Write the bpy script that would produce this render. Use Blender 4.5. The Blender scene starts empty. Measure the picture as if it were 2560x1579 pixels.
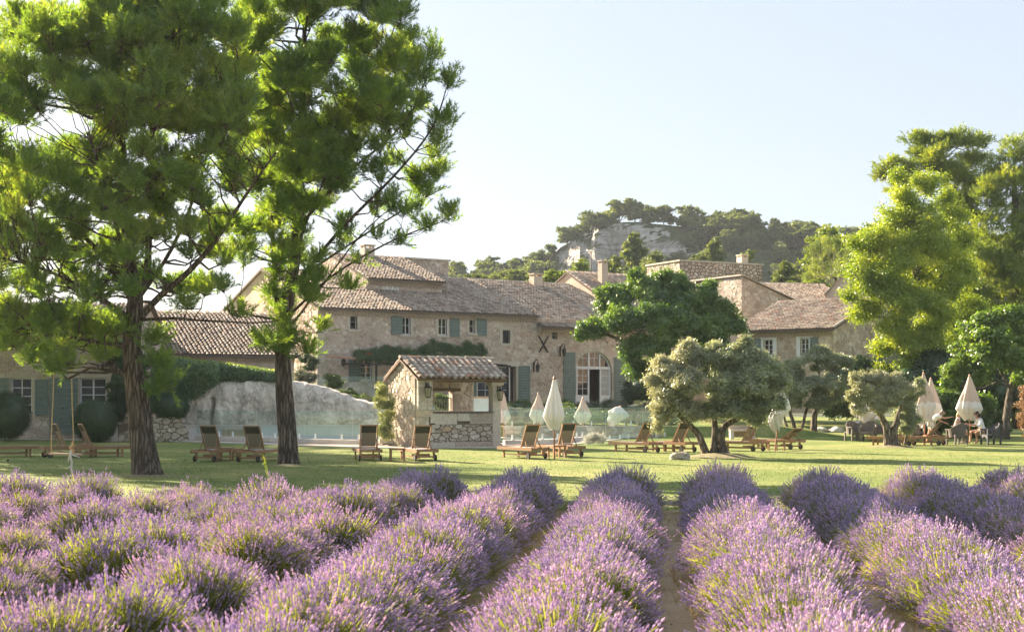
import bpy, math, random
import numpy as np
from mathutils import Vector, Matrix

R = math.radians
scene = bpy.context.scene
COL = scene.collection

# ---------------------------------------------------------------- camera
F = 3550.0; CX = 1280.0; HOR = 992.0; EYE = 1.95       # the photograph is 2560 x 1579
cam_d = bpy.data.cameras.new('camera'); cam = bpy.data.objects.new('camera', cam_d); COL.objects.link(cam)
cam.location = (0, 0, EYE); cam.rotation_euler = (R(90), 0, 0)
cam_d.sensor_width = 36; cam_d.sensor_fit = 'HORIZONTAL'; cam_d.lens = F/2560*36
cam_d.shift_y = (HOR-789.5)/2560
cam_d.clip_end = 5000; cam_d.clip_start = 0.1
cam_d.dof.use_dof = True; cam_d.dof.focus_distance = 48; cam_d.dof.aperture_fstop = 5.0
scene.camera = cam

# ---------------------------------------------------------------- light
SUN_EL = 23.0
L = Vector((0.70, -0.714, 0)).normalized()               # the way the light travels over the ground
world = bpy.data.worlds.new('World'); scene.world = world; world.use_nodes = True
wn = world.node_tree.nodes; wl = world.node_tree.links; wn.clear()
sky = wn.new('ShaderNodeTexSky'); sky.sky_type = 'NISHITA'; sky.sun_disc = False
sky.sun_elevation = R(SUN_EL)
sky.sun_rotation = math.atan2(-L.x, -L.y)
sky.air_density = 1.0; sky.dust_density = 2.2; sky.ozone_density = 1.6; sky.altitude = 100
bg = wn.new('ShaderNodeBackground'); bg.inputs['Strength'].default_value = 0.080
wo = wn.new('ShaderNodeOutputWorld')
veil = wn.new('ShaderNodeMix'); veil.data_type = 'RGBA'; veil.inputs[0].default_value = .87; veil.inputs[7].default_value = (1.52, 1.69, 1.98, 1)
wl.new(sky.outputs[0], veil.inputs[6]); wl.new(veil.outputs[2], bg.inputs['Color']); wl.new(bg.outputs[0], wo.inputs['Surface'])
sd = bpy.data.lights.new('sun', 'SUN'); sd.energy = 5.0; sd.angle = R(0.6); sd.color = (1.0, 0.82, 0.62)
so = bpy.data.objects.new('sun', sd); COL.objects.link(so)
dirv = Vector((L.x*math.cos(R(SUN_EL)), L.y*math.cos(R(SUN_EL)), -math.sin(R(SUN_EL))))
so.rotation_euler = dirv.to_track_quat('-Z', 'Y').to_euler(); so.location = (-60, 60, 50)
vs = scene.view_settings
vs.view_transform = 'Standard'; vs.look = 'None'; vs.gamma = 1.0; vs.exposure = 2.40; vs.use_curve_mapping = False
cy = scene.cycles
cy.max_bounces = 6; cy.diffuse_bounces = 3; cy.glossy_bounces = 2; cy.transmission_bounces = 4
cy.transparent_max_bounces = 12; cy.sample_clamp_indirect = 6; cy.caustics_reflective = False; cy.caustics_refractive = False
cy.use_denoising = True

# ---------------------------------------------------------------- names, labels
def tag(o, label=None, cat=None, group=None, kind=None):
    if label: o['label'] = label
    if cat: o['category'] = cat
    if group: o['group'] = group
    if kind: o['kind'] = kind
    return o
def empty(name, loc=(0, 0, 0), rz=0.0, parent=None):
    o = bpy.data.objects.new(name, None); COL.objects.link(o); o.location = loc; o.rotation_euler = (0, 0, rz)
    o.empty_display_size = .2
    if parent: o.parent = parent
    return o
def thing(name, label, cat, loc=(0, 0, 0), rz=0.0, group=None):
    return tag(empty(name, loc, rz), label, cat, group)
KIDS = {}
def link(name, me, parent=None, mat=None):
    o = bpy.data.objects.new(name, me); COL.objects.link(o)
    if mat is not None and not me.materials: me.materials.append(mat)
    if parent: o.parent = parent; KIDS.setdefault(parent.name, []).append(o)
    return o
def mesh(name, V, Fc, mat=None, smooth=False):
    """V: n x 3; Fc: list of index lists, or an int array m x k"""
    me = bpy.data.meshes.new(name)
    V = np.asarray(V, dtype=np.float32).reshape(-1, 3)
    if isinstance(Fc, np.ndarray):
        m, k = Fc.shape
        flat = Fc.astype(np.int32).ravel(); starts = np.arange(0, m*k, k, dtype=np.int32)
        tot = np.full(m, k, dtype=np.int32)
    else:
        m = len(Fc); tot = np.array([len(f) for f in Fc], dtype=np.int32)
        flat = np.array([i for f in Fc for i in f], dtype=np.int32)
        starts = np.concatenate([[0], np.cumsum(tot)[:-1]]).astype(np.int32) if m else np.zeros(0, np.int32)
    me.vertices.add(len(V)); me.vertices.foreach_set('co', V.ravel())
    me.loops.add(len(flat)); me.loops.foreach_set('vertex_index', flat)
    me.polygons.add(m); me.polygons.foreach_set('loop_start', starts)
    try: me.polygons.foreach_set('loop_total', tot)
    except Exception: pass
    me.polygons.foreach_set('use_smooth', np.full(m, bool(smooth)))
    me.update(calc_edges=True)
    if mat is not None: me.materials.append(mat)
    return me
def copy_tree(o, parent=None):
    c = o.copy(); COL.objects.link(c)
    if parent: c.parent = parent
    KIDS[c.name] = []
    for k in KIDS.get(o.name, []):
        kc = copy_tree(k, c); KIDS[c.name].append(kc)
    return c

class MB:
    """collects boxes, tubes and polygons and builds ONE mesh"""
    def __init__(s): s.v = []; s.f = []
    def add(s, vs_, fs):
        b = len(s.v); s.v += [tuple(p) for p in vs_]; s.f += [[i+b for i in f] for f in fs]; return s
    def box(s, x0, x1, y0, y1, z0, z1, m=None):
        v = [(x0, y0, z0), (x1, y0, z0), (x1, y1, z0), (x0, y1, z0), (x0, y0, z1), (x1, y0, z1), (x1, y1, z1), (x0, y1, z1)]
        if m is not None: v = [tuple(m @ Vector(p)) for p in v]
        return s.add(v, [[0, 3, 2, 1], [4, 5, 6, 7], [0, 1, 5, 4], [1, 2, 6, 5], [2, 3, 7, 6], [3, 0, 4, 7]])
    def bar(s, a, b, w, h, up=(0, 0, 1)):
        """a straight bar of section w x h from a to b"""
        a = Vector(a); b = Vector(b); d = (b-a); l = d.length
        if l < 1e-6: return s
        d /= l; u = Vector(up); x = d.cross(u)
        if x.length < 1e-4: x = d.cross(Vector((1, 0, 0)))
        x.normalize(); z = x.cross(d)
        v = []
        for t in (a, b):
            for sx, sz in ((-1, -1), (1, -1), (1, 1), (-1, 1)): v.append(tuple(t + x*(sx*w/2) + z*(sz*h/2)))
        return s.add(v, [[0, 1, 2, 3], [7, 6, 5, 4], [0, 4, 5, 1], [1, 5, 6, 2], [2, 6, 7, 3], [3, 7, 4, 0]])
    def tube(s, pts, rad, n=8, cap=True):
        pts = [Vector(p) for p in pts]
        if not hasattr(rad, '__len__'): rad = [rad]*len(pts)
        base = len(s.v); prev = None
        for i, p in enumerate(pts):
            d = (pts[min(i+1, len(pts)-1)] - pts[max(i-1, 0)]).normalized()
            x = d.cross(Vector((0, 0, 1))) if prev is None else (prev - d*prev.dot(d))
            if x.length < 1e-3: x = d.cross(Vector((1, 0, 0)))
            x.normalize(); prev = x; y = d.cross(x)
            for k in range(n):
                a = 2*math.pi*k/n; s.v.append(tuple(p + (x*math.cos(a)+y*math.sin(a))*rad[i]))
        for i in range(len(pts)-1):
            for k in range(n):
                a = base+i*n+k; b = base+i*n+(k+1) % n
                s.f.append([a, b, b+n, a+n])
        if cap:
            s.f.append([base+k for k in range(n)][::-1]); s.f.append([base+(len(pts)-1)*n+k for k in range(n)])
        return s
    def lathe(s, prof, n=12, c=(0, 0, 0), m=None):
        base = len(s.v)
        for r, z in prof:
            for k in range(n):
                a = 2*math.pi*k/n; p = Vector((c[0]+r*math.cos(a), c[1]+r*math.sin(a), c[2]+z))
                if m is not None: p = m @ p
                s.v.append(tuple(p))
        for i in range(len(prof)-1):
            for k in range(n):
                a = base+i*n+k; b = base+i*n+(k+1) % n; s.f.append([a, b, b+n, a+n])
        s.f.append([base+k for k in range(n)][::-1]); s.f.append([base+(len(prof)-1)*n+k for k in range(n)])
        return s
    def build(s, name, mat, parent=None, smooth=False):
        return link(name, mesh(name, s.v, s.f, mat, smooth), parent)

# ---------------------------------------------------------------- picture -> place (used only to read off real sizes)
def at(u, v, D): return Vector(((u-CX)/F*D, D, EYE+(HOR-v)/F*D))
def gd(v, z=0.0): return F*(EYE-z)/(v-HOR)                # depth of the point at height z that shows at row v
def ground(u, v): D = gd(v); return Vector(((u-CX)/F*D, D, 0))

# ---------------------------------------------------------------- materials
MATS = {}
def newmat(name):
    m = bpy.data.materials.new(name); m.use_nodes = True; m.node_tree.nodes.clear(); MATS[name] = m
    return m, m.node_tree.nodes, m.node_tree.links
def ramp(n, stops):
    r = n.new('ShaderNodeValToRGB'); e = r.color_ramp.elements
    e[0].position = stops[0][0]; e[0].color = (*stops[0][1], 1)
    e[1].position = stops[-1][0]; e[1].color = (*stops[-1][1], 1)
    for p, c in stops[1:-1]:
        x = e.new(p); x.color = (*c, 1)
    return r
def noise(n, l, scale, detail=4, rough=.6, vec=None, dist=0.0):
    t = n.new('ShaderNodeTexNoise'); t.inputs['Scale'].default_value = scale; t.inputs['Detail'].default_value = detail
    t.inputs['Roughness'].default_value = rough; t.inputs['Distortion'].default_value = dist
    if vec is not None: l.new(vec, t.inputs['Vector'])
    return t
def mixc(n, l, a, b, f, mode='MIX'):
    m = n.new('ShaderNodeMix'); m.data_type = 'RGBA'; m.blend_type = mode
    for sock, val in ((m.inputs[0], f), (m.inputs[6], a), (m.inputs[7], b)):
        if hasattr(val, 'is_output'): l.new(val, sock)
        elif isinstance(val, (int, float)): sock.default_value = val
        else: sock.default_value = (*val, 1)
    return m.outputs[2]
def math_(n, l, op, a, b=None, clamp=False):
    m = n.new('ShaderNodeMath'); m.operation = op; m.use_clamp = clamp
    for i, val in enumerate((a, b)):
        if val is None: continue
        if hasattr(val, 'is_output'): l.new(val, m.inputs[i])
        else: m.inputs[i].default_value = val
    return m.outputs[0]
def rnd(n, l):
    """one random number per object and loose piece"""
    g = n.new('ShaderNodeNewGeometry'); o = n.new('ShaderNodeObjectInfo')
    a = math_(n, l, 'ADD', g.outputs['Random Per Island'], o.outputs['Random'])
    return math_(n, l, 'FRACT', a)
def finish(m, n, l, col, rough=.85, bump=None, bstr=.3, bdist=.02, metal=0, spec=.3):
    p = n.new('ShaderNodeBsdfPrincipled'); o = n.new('ShaderNodeOutputMaterial')
    if hasattr(col, 'is_output'): l.new(col, p.inputs['Base Color'])
    else: p.inputs['Base Color'].default_value = (*col, 1)
    p.inputs['Roughness'].default_value = rough; p.inputs['Metallic'].default_value = metal
    p.inputs['Specular IOR Level'].default_value = spec
    if bump is not None:
        b = n.new('ShaderNodeBump'); b.inputs['Strength'].default_value = bstr; b.inputs['Distance'].default_value = bdist
        l.new(bump, b.inputs['Height']); l.new(b.outputs[0], p.inputs['Normal'])
    l.new(p.outputs[0], o.inputs['Surface'])
    return m
def pos(n):
    return n.new('ShaderNodeNewGeometry').outputs['Position']
def objco(n):
    return n.new('ShaderNodeTexCoord').outputs['Object']
def m_stone(name, stops, dark=.75):
    m, n, l = newmat(name)
    r = ramp(n, stops); l.new(rnd(n, l), r.inputs[0])
    P = pos(n)
    a = noise(n, l, 9, 5, .65, P); b = noise(n, l, 55, 3, .6, P); c = noise(n, l, .55, 3, .6, P)
    f = ramp(n, [(.3, (dark,)*3), (.7, (1.12,)*3)]); l.new(a.outputs[0], f.inputs[0])
    col = mixc(n, l, r.outputs[0], f.outputs[0], 1.0, 'MULTIPLY')
    g = ramp(n, [(.42, (1, 1, 1)), (.68, (.74, .72, .70))]); l.new(c.outputs[0], g.inputs[0])
    col = mixc(n, l, col, g.outputs[0], .7, 'MULTIPLY')
    return finish(m, n, l, col, .93, math_(n, l, 'ADD', a.outputs[0], b.outputs[0]), .6, .015, spec=.15)
def m_flat(name, c, rough=.8, var=.12, scale=6, metal=0, spec=.3, stretch=None, rand=.0, bstr=.15):
    m, n, l = newmat(name)
    P = objco(n)
    if stretch:
        mp = n.new('ShaderNodeMapping'); mp.inputs['Scale'].default_value = stretch; l.new(P, mp.inputs[0]); P = mp.outputs[0]
    a = noise(n, l, scale, 5, .6, P)
    f = ramp(n, [(.3, tuple(x*(1-var) for x in c)), (.7, tuple(min(1, x*(1+var)) for x in c))]); l.new(a.outputs[0], f.inputs[0])
    col = f.outputs[0]
    if rand:
        rr = ramp(n, [(0, (1-rand,)*3), (1, (1+rand,)*3)]); l.new(rnd(n, l), rr.inputs[0])
        col = mixc(n, l, col, rr.outputs[0], 1.0, 'MULTIPLY')
    return finish(m, n, l, col, rough, a.outputs[0], bstr, .01, metal, spec)
def m_leaf(name, stops, trans=.4, tcol=(1.25, 1.2, .5), gloss=.06, clump=1.2, vary=.45, sheen_rough=.45):
    m, n, l = newmat(name)
    r = ramp(n, stops); P = objco(n)
    cl = noise(n, l, clump, 3, .6, P)
    k = math_(n, l, 'ADD', math_(n, l, 'MULTIPLY', rnd(n, l), vary), math_(n, l, 'MULTIPLY', math_(n, l, 'SUBTRACT', cl.outputs[0], .5), 1.6))
    k = math_(n, l, 'ADD', k, .5-vary/2)
    l.new(k, r.inputs[0])
    d = n.new('ShaderNodeBsdfDiffuse'); l.new(r.outputs[0], d.inputs[0])
    t = n.new('ShaderNodeBsdfTranslucent'); l.new(mixc(n, l, r.outputs[0], tcol, 1.0, 'MULTIPLY'), t.inputs[0])
    x = n.new('ShaderNodeMixShader'); x.inputs[0].default_value = trans; l.new(d.outputs[0], x.inputs[1]); l.new(t.outputs[0], x.inputs[2])
    g = n.new('ShaderNodeBsdfGlossy'); g.inputs['Roughness'].default_value = sheen_rough; g.inputs[0].default_value = (.9, .95, .9, 1)
    y = n.new('ShaderNodeMixShader'); y.inputs[0].default_value = gloss; l.new(x.outputs[0], y.inputs[1]); l.new(g.outputs[0], y.inputs[2])
    o = n.new('ShaderNodeOutputMaterial'); l.new(y.outputs[0], o.inputs['Surface'])
    return m

STONE = m_stone('limestone_rubble', [(0, (.47, .365, .29)), (.3, (.58, .475, .39)), (.6, (.66, .56, .47)), (.85, (.75, .67, .575)), (1, (.60, .42, .31))])
PALE = m_stone('pale_limestone', [(0, (.42, .36, .29)), (.4, (.54, .475, .39)), (.75, (.64, .58, .49)), (.95, (.70, .645, .56)), (1, (.60, .46, .31))])
DRESSED = m_stone('dressed_limestone', [(0, (.52, .455, .365)), (.5, (.60, .535, .44)), (1, (.66, .60, .51))], .86)
MORTAR = m_stone('lime_mortar', [(0, (.57, .46, .38)), (1, (.61, .50, .42))], .85)
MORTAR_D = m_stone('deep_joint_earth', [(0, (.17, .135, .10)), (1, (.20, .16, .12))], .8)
RENDER = m_stone('pink_lime_render', [(0, (.60, .50, .40)), (1, (.62, .52, .42))], .85)
TILE = m_stone('canal_tile', [(0, (.28, .225, .175)), (.25, (.40, .325, .255)), (.5, (.49, .41, .33)), (.75, (.57, .49, .40)), (.9, (.52, .36, .26)), (1, (.66, .58, .48))], .65)
TILE_L = m_stone('pale_canal_tile', [(0, (.34, .28, .23)), (.3, (.47, .39, .32)), (.6, (.56, .48, .395)), (.85, (.64, .565, .47)), (1, (.52, .30, .21))], .7)
TILE_D = m_flat('roof_bed', (.16, .13, .105), .95)
SHUT = m_flat('blue_green_paint', (.155, .205, .19), .55, .10, 5, rand=.06)
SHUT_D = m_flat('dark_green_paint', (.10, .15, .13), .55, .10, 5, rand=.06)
WHITE = m_flat('white_paint', (.72, .73, .74), .5, .05, 4)
IRON = m_flat('dark_iron', (.035, .032, .03), .55, .2, 20, .4)
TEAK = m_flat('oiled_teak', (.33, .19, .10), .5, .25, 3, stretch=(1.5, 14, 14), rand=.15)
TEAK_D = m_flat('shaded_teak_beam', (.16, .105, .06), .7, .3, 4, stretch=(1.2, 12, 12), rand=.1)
DARKROOM = m_flat('unlit_room_dark', (.10, .09, .07), .9)
COPE = m_stone('pool_coping', [(0, (.60, .56, .51)), (1, (.68, .645, .59))], .93)
BARK = None
def bark(name, c1, c2, sx=26, sz=3.2, b=.9):
    m, n, l = newmat(name)
    mp = n.new('ShaderNodeMapping'); mp.inputs['Scale'].default_value = (sx, sx, sz); l.new(objco(n), mp.inputs[0])
    v = n.new('ShaderNodeTexVoronoi'); v.feature = 'DISTANCE_TO_EDGE'; v.inputs['Scale'].default_value = .45
    nz = noise(n, l, 1.2, 4, .6, mp.outputs[0], .5)
    add = n.new('ShaderNodeVectorMath'); l.new(mp.outputs[0], add.inputs[0])
    sc = n.new('ShaderNodeVectorMath'); sc.operation = 'SCALE'; sc.inputs['Scale'].default_value = 1.6; l.new(nz.outputs[1], sc.inputs[0]); l.new(sc.outputs[0], add.inputs[1])
    l.new(add.outputs[0], v.inputs['Vector'])
    h = ramp(n, [(0, (0, 0, 0)), (.32, (1, 1, 1))]); l.new(v.outputs['Distance'], h.inputs[0])
    col = mixc(n, l, c1, c2, h.outputs[0])
    q = noise(n, l, .8, 4, .7, mp.outputs[0]); qf = ramp(n, [(.3, (.65,)*3), (.7, (1.25,)*3)]); l.new(q.outputs[0], qf.inputs[0])
    col = mixc(n, l, col, qf.outputs[0], 1, 'MULTIPLY')
    return finish(m, n, l, col, .95, h.outputs[0], b, .05, spec=.1)
BARK = bark('pine_bark', (.055, .042, .034), (.25, .205, .165))
BARK_O = bark('olive_bark', (.09, .075, .055), (.33, .28, .215), 18, 4)
BARK_L = bark('grey_bark', (.08, .07, .055), (.26, .225, .175), 16, 4)

def m_glass(name, mixf=.82, tint=(.93, .98, .96), gl=(.8, .9, .9), rough=.02):
    m, n, l = newmat(name)
    t = n.new('ShaderNodeBsdfTransparent'); t.inputs[0].default_value = (*tint, 1)
    g = n.new('ShaderNodeBsdfGlossy'); g.inputs['Roughness'].default_value = rough; g.inputs[0].default_value = (*gl, 1)
    d = n.new('ShaderNodeBsdfDiffuse'); d.inputs[0].default_value = (.75, .82, .80, 1)
    a = n.new('ShaderNodeMixShader'); a.inputs[0].default_value = .45; l.new(g.outputs[0], a.inputs[1]); l.new(d.outputs[0], a.inputs[2])
    x = n.new('ShaderNodeMixShader'); x.inputs[0].default_value = 1-mixf; l.new(t.outputs[0], x.inputs[1]); l.new(a.outputs[0], x.inputs[2])
    o = n.new('ShaderNodeOutputMaterial'); l.new(x.outputs[0], o.inputs['Surface'])
    return m
FENCE = m_glass('fence_glass', .91)
EDGE = m_flat('glass_edge_green', (.38, .52, .46), .2, .02)
def m_pane(name):
    m, n, l = newmat(name)
    p = n.new('ShaderNodeBsdfPrincipled'); p.inputs['Base Color'].default_value = (.012, .014, .012, 1)
    p.inputs['Roughness'].default_value = .06; p.inputs['Specular IOR Level'].default_value = .6
    t = n.new('ShaderNodeBsdfTransparent'); t.inputs[0].default_value = (.8, .85, .82, 1)
    x = n.new('ShaderNodeMixShader'); x.inputs[0].default_value = .6; l.new(t.outputs[0], x.inputs[1]); l.new(p.outputs[0], x.inputs[2])
    o = n.new('ShaderNodeOutputMaterial'); l.new(x.outputs[0], o.inputs['Surface'])
    return m
PANE = m_pane('window_glass')
# ================================================================ kits
rng = np.random.default_rng(7)
random.seed(7)

def clip_poly(P, a, b, c):
    """keep the part of polygon P where a*x+b*y<=c"""
    out = []; n = len(P)
    for i in range(n):
        p = P[i]; q = P[(i+1) % n]
        dp = a*p[0]+b*p[1]-c; dq = a*q[0]+b*q[1]-c
        if dp <= 0: out.append(p)
        if (dp < 0 < dq) or (dq < 0 < dp):
            t = dp/(dp-dq); out.append((p[0]+(q[0]-p[0])*t, p[1]+(q[1]-p[1])*t))
    return out
def poly_area(P):
    return .5*sum(P[i][0]*P[(i+1) % len(P)][1]-P[(i+1) % len(P)][0]*P[i][1] for i in range(len(P)))
def rubble(poly, sx, sz, seed=1, holes=(), big=.3, gap=.012):
    """random rubble masonry: weighted cells packed into a convex polygon (counter-clockwise), holes = (x0,x1,z0,z1)"""
    rg = random.Random(seed)
    xs = [p[0] for p in poly]; zs = [p[1] for p in poly]
    x0, x1, z0, z1 = min(xs), max(xs), min(zs), max(zs)
    nx = max(1, int(round((x1-x0)/sx))); nz = max(1, int(round((z1-z0)/sz)))
    sx = (x1-x0)/nx; sz = (z1-z0)/nz; asp = sx/sz
    S = {}
    for j in range(-2, nz+2):
        off = rg.uniform(-.4, .4)
        for i in range(-2, nx+2):
            w = (rg.random()**2.2)*big*sx*sx
            S[i, j] = (x0+(i+.5+off+rg.uniform(-.36, .36))*sx, (z0+(j+.5+rg.uniform(-.36, .36))*sz)*asp, w)
    edges = []
    n = len(poly)
    for i in range(n):
        p, q = poly[i], poly[(i+1) % n]; a = (q[1]-p[1]); b = -(q[0]-p[0]); ln = math.hypot(a, b) or 1
        edges.append((a/ln, b/ln, (a*p[0]+b*p[1])/ln))
    out = []
    for j in range(-1, nz+1):
        for i in range(-1, nx+1):
            sxx, szz, w = S[i, j]
            P = [(sxx-2*sx, szz-2*sx), (sxx+2*sx, szz-2*sx), (sxx+2*sx, szz+2*sx), (sxx-2*sx, szz+2*sx)]
            for dj in (-1, 0, 1, -2, 2):
                for di in (-1, 0, 1, -2, 2):
                    if di == 0 and dj == 0: continue
                    o = S.get((i+di, j+dj))
                    if o is None: continue
                    a = 2*(o[0]-sxx); b = 2*(o[1]-szz); c = o[0]**2+o[1]**2-o[2]-(sxx**2+szz**2-w)
                    P = clip_poly(P, a, b, c)
                    if len(P) < 3: break
                if len(P) < 3: break
            if len(P) < 3: continue
            P = [(p[0], p[1]/asp) for p in P]
            for a, b, c in edges:
                P = clip_poly(P, a, b, c)
                if len(P) < 3: break
            if len(P) < 3: continue
            cx = sum(p[0] for p in P)/len(P); cz = sum(p[1] for p in P)/len(P); dead = False
            for hx0, hx1, hz0, hz1 in holes:
                if hx0 < cx < hx1 and hz0 < cz < hz1: dead = True; break
                cand = [(cx-hx1, (-1, 0, -hx1)), (hx0-cx, (1, 0, hx0)), (cz-hz1, (0, -1, -hz1)), (hz0-cz, (0, 1, hz0))]
                inx = min(p[0] for p in P) < hx1 and max(p[0] for p in P) > hx0 and min(p[1] for p in P) < hz1 and max(p[1] for p in P) > hz0
                if inx:
                    P = clip_poly(P, *max(cand)[1])
                    if len(P) < 3: dead = True; break
            if dead or abs(poly_area(P)) < .0012: continue
            # drop near-duplicate corners
            Q = []
            for p in P:
                if not Q or math.hypot(p[0]-Q[-1][0], p[1]-Q[-1][1]) > .012: Q.append(p)
            if len(Q) > 2 and math.hypot(Q[0][0]-Q[-1][0], Q[0][1]-Q[-1][1]) < .012: Q.pop()
            if len(Q) >= 3: out.append(Q)
    return out
def stone_geo(P, gap, proud, rg, mapf):
    """a dressed-off stone: cell polygon shrunk by the joint, corners cut, face proud and bevelled"""
    n = len(P); cx = sum(p[0] for p in P)/n; cz = sum(p[1] for p in P)/n
    r = math.sqrt(abs(poly_area(P)))/2
    k = max(.5, 1-gap/max(r, .02))
    C = []
    for i in range(n):                                     # round the corners
        p = P[i]; a = P[i-1]; b = P[(i+1) % n]
        C.append((p[0]+(a[0]-p[0])*.22, p[1]+(a[1]-p[1])*.22)); C.append((p[0]+(b[0]-p[0])*.22, p[1]+(b[1]-p[1])*.22))
    h = proud*rg.uniform(.6, 1.3); tx = rg.uniform(-.12, .12); tz = rg.uniform(-.12, .12)
    base = [(cx+(p[0]-cx)*k, cz+(p[1]-cz)*k) for p in C]
    k2 = k*.86 if r > .07 else k*.78
    top = [(cx+(p[0]-cx)*k2, cz+(p[1]-cz)*k2) for p in C]
    m = len(C)
    V = [mapf(p[0], p[1], -.02) for p in base]+[mapf(p[0], p[1], h*.6) for p in base]+[mapf(p[0], p[1], h+tx*(p[0]-cx)+tz*(p[1]-cz)) for p in top]
    Fs = []
    for q in range(2):
        for i in range(m):
            a = q*m+i; b = q*m+(i+1) % m; Fs.append([a, b, b+m, a+m])
    Fs.append([2*m+i for i in range(m)])
    return V, Fs
def masonry(parent, cells, mapf, mat, keep=0, gap=.013, proud=.03, seed=3, name='stone', rest='small_stones', flip=False):
    """the largest `keep` stones as parts, the rest joined as one stuff part"""
    rg = random.Random(seed); cells = sorted(cells, key=lambda p: -abs(poly_area(p)))
    mb = MB()
    for i, P in enumerate(cells):
        V, Fs = stone_geo(P, gap, proud, rg, mapf)
        if flip: Fs = [f[::-1] for f in Fs]
        if i < keep: link(name, mesh(name, V, Fs, mat), parent)
        else: mb.add(V, Fs)
    if mb.v:
        o = mb.build(rest, mat, parent); o['kind'] = 'stuff'

class Frame:
    """a building's own axes: x along the front, y into the building, z up"""
    def __init__(s, ox, oy, deg): s.ox, s.oy, s.th = ox, oy, R(deg); s.c = math.cos(s.th); s.s = math.sin(s.th)
    def x(s, u, y=0.0):
        k = (u-CX)/F
        return (k*(s.oy+y*s.c)-s.ox+y*s.s)/(s.c-k*s.s)
    def D(s, x, y=0.0): return s.oy+x*s.s+y*s.c
    def z(s, v, x, y=0.0): return EYE+(HOR-v)/F*s.D(x, y)
    def y(s, u, x=0.0):                                   # local depth, on a wall x = const, that shows at column u
        k = (u-CX)/F
        return (s.ox+x*s.c-k*(s.oy+x*s.s))/(k*s.c+s.s)
def front_map(y=0.0): return lambda a, z, d: (a, y-d, z)
def left_map(x=0.0): return lambda a, z, d: (x-d, -a, z)    # a runs from the back (negative) ... a=-y
def right_map(x=0.0): return lambda a, z, d: (x+d, a, z)
def wall_grid(x0, x1, z0, z1, holes, mapf, depth=.3):
    """a wall face with rectangular openings and their reveals"""
    mb = MB(); xs = sorted({x0, x1, *[min(max(h[i], x0), x1) for h in holes for i in (0, 1)]}); zs = sorted({z0, z1, *[min(max(h[i], z0), z1) for h in holes for i in (2, 3)]})
    for i in range(len(xs)-1):
        for j in range(len(zs)-1):
            cx = (xs[i]+xs[i+1])/2; cz = (zs[j]+zs[j+1])/2
            if any(h[0] < cx < h[1] and h[2] < cz < h[3] for h in holes): continue
            mb.add([mapf(xs[i], zs[j], 0), mapf(xs[i+1], zs[j], 0), mapf(xs[i+1], zs[j+1], 0), mapf(xs[i], zs[j+1], 0)], [[0, 1, 2, 3]])
    for a, b, c, d in holes:
        for (p, q) in (((a, c), (a, d)), ((a, d), (b, d)), ((b, d), (b, c)), ((b, c), (a, c))):
            mb.add([mapf(p[0], p[1], 0), mapf(q[0], q[1], 0), mapf(q[0], q[1], -depth), mapf(p[0], p[1], -depth)], [[0, 1, 2, 3]])
    return mb
def surround(parent, x0, x1, z0, z1, y=0.0, w=.16, sill=True, mat=None, proud=.035):
    """dressed stone lintel, jambs and sill round an opening on a front wall"""
    m = mat or DRESSED
    MB().box(x0-w, x1+w, y-proud, y+.12, z1, z1+w*1.25).build('lintel', m, parent)
    MB().box(x0-w, x0, y-proud+.003, y+.12, z0, z1).build('jamb', m, parent)
    MB().box(x1, x1+w, y-proud+.003, y+.12, z0, z1).build('jamb', m, parent)
    if sill: MB().box(x0-w*.8, x1+w*.8, y-proud-.05, y+.12, z0-w*.8, z0).build('sill', m, parent)
def window(parent, x0, x1, z0, z1, y=.16, cols=2, rows=3, fr=.06, bar=.025, mat=None, leaves=2, curtain=False, pane=None):
    """frame with leaves and glazing bars (one part) and its panes (sub-parts)"""
    mat = mat or WHITE; f = MB(); yy0, yy1 = y-.03, y+.03
    f.box(x0, x0+fr, yy0, yy1, z0, z1); f.box(x1-fr, x1, yy0, yy1, z0, z1)
    f.box(x0+fr, x1-fr, yy0, yy1, z0, z0+fr*1.2); f.box(x0+fr, x1-fr, yy0, yy1, z1-fr, z1)
    xi0, xi1, zi0, zi1 = x0+fr, x1-fr, z0+fr*1.2, z1-fr
    lw = (xi1-xi0)/leaves; panes = []
    for k in range(leaves):
        a = xi0+k*lw; b = a+lw
        if k: f.box(a-fr*.5, a+fr*.5, yy0-.01, yy1+.01, zi0, zi1)
        aa = a+(fr*.5 if k else 0); bb = b-(fr*.5 if k < leaves-1 else 0); cw = (bb-aa)/cols; rh = (zi1-zi0)/rows
        for i in range(1, cols): f.box(aa+i*cw-bar/2, aa+i*cw+bar/2, yy0+.01, yy1-.01, zi0, zi1)
        for j in range(1, rows): f.box(aa, bb, yy0+.012, yy1-.012, zi0+j*rh-bar/2, zi0+j*rh+bar/2)
        for i in range(cols):
            for j in range(rows): panes.append((aa+i*cw, aa+(i+1)*cw, zi0+j*rh, zi0+(j+1)*rh))
    o = f.build('window', mat, parent)
    for a, b, c, d in panes:
        MB().box(a+.004, b-.004, y-.004, y+.004, c+.004, d-.004).build('pane', pane or PANE, o)
    return o
def shutter(parent, x0, x1, z0, z1, y=-.06, mat=None, board=.17, brace=True, rot=None):
    """a boarded shutter folded flat on the wall: every board a sub-part"""
    mat = mat or SHUT
    s_ = MB()
    w = x1-x0
    for bx in (x0+.12*w, x1-.16*w): s_.box(bx, bx+.045, y+.012, y+.035, z0+.03, z1-.03)
    s_.box(x0+.42*w, x0+.5*w, y-.045, y-.012, z0+(z1-z0)*.46, z0+(z1-z0)*.48)
    o = s_.build('shutter', IRON, parent)
    n = max(2, round((z1-z0)/board)); h = (z1-z0)/n
    for i in range(n):
        MB().box(x0, x1, y-.016, y+.014, z0+i*h+.006, z0+(i+1)*h-.006).build('board', mat, o)
    return o
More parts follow.
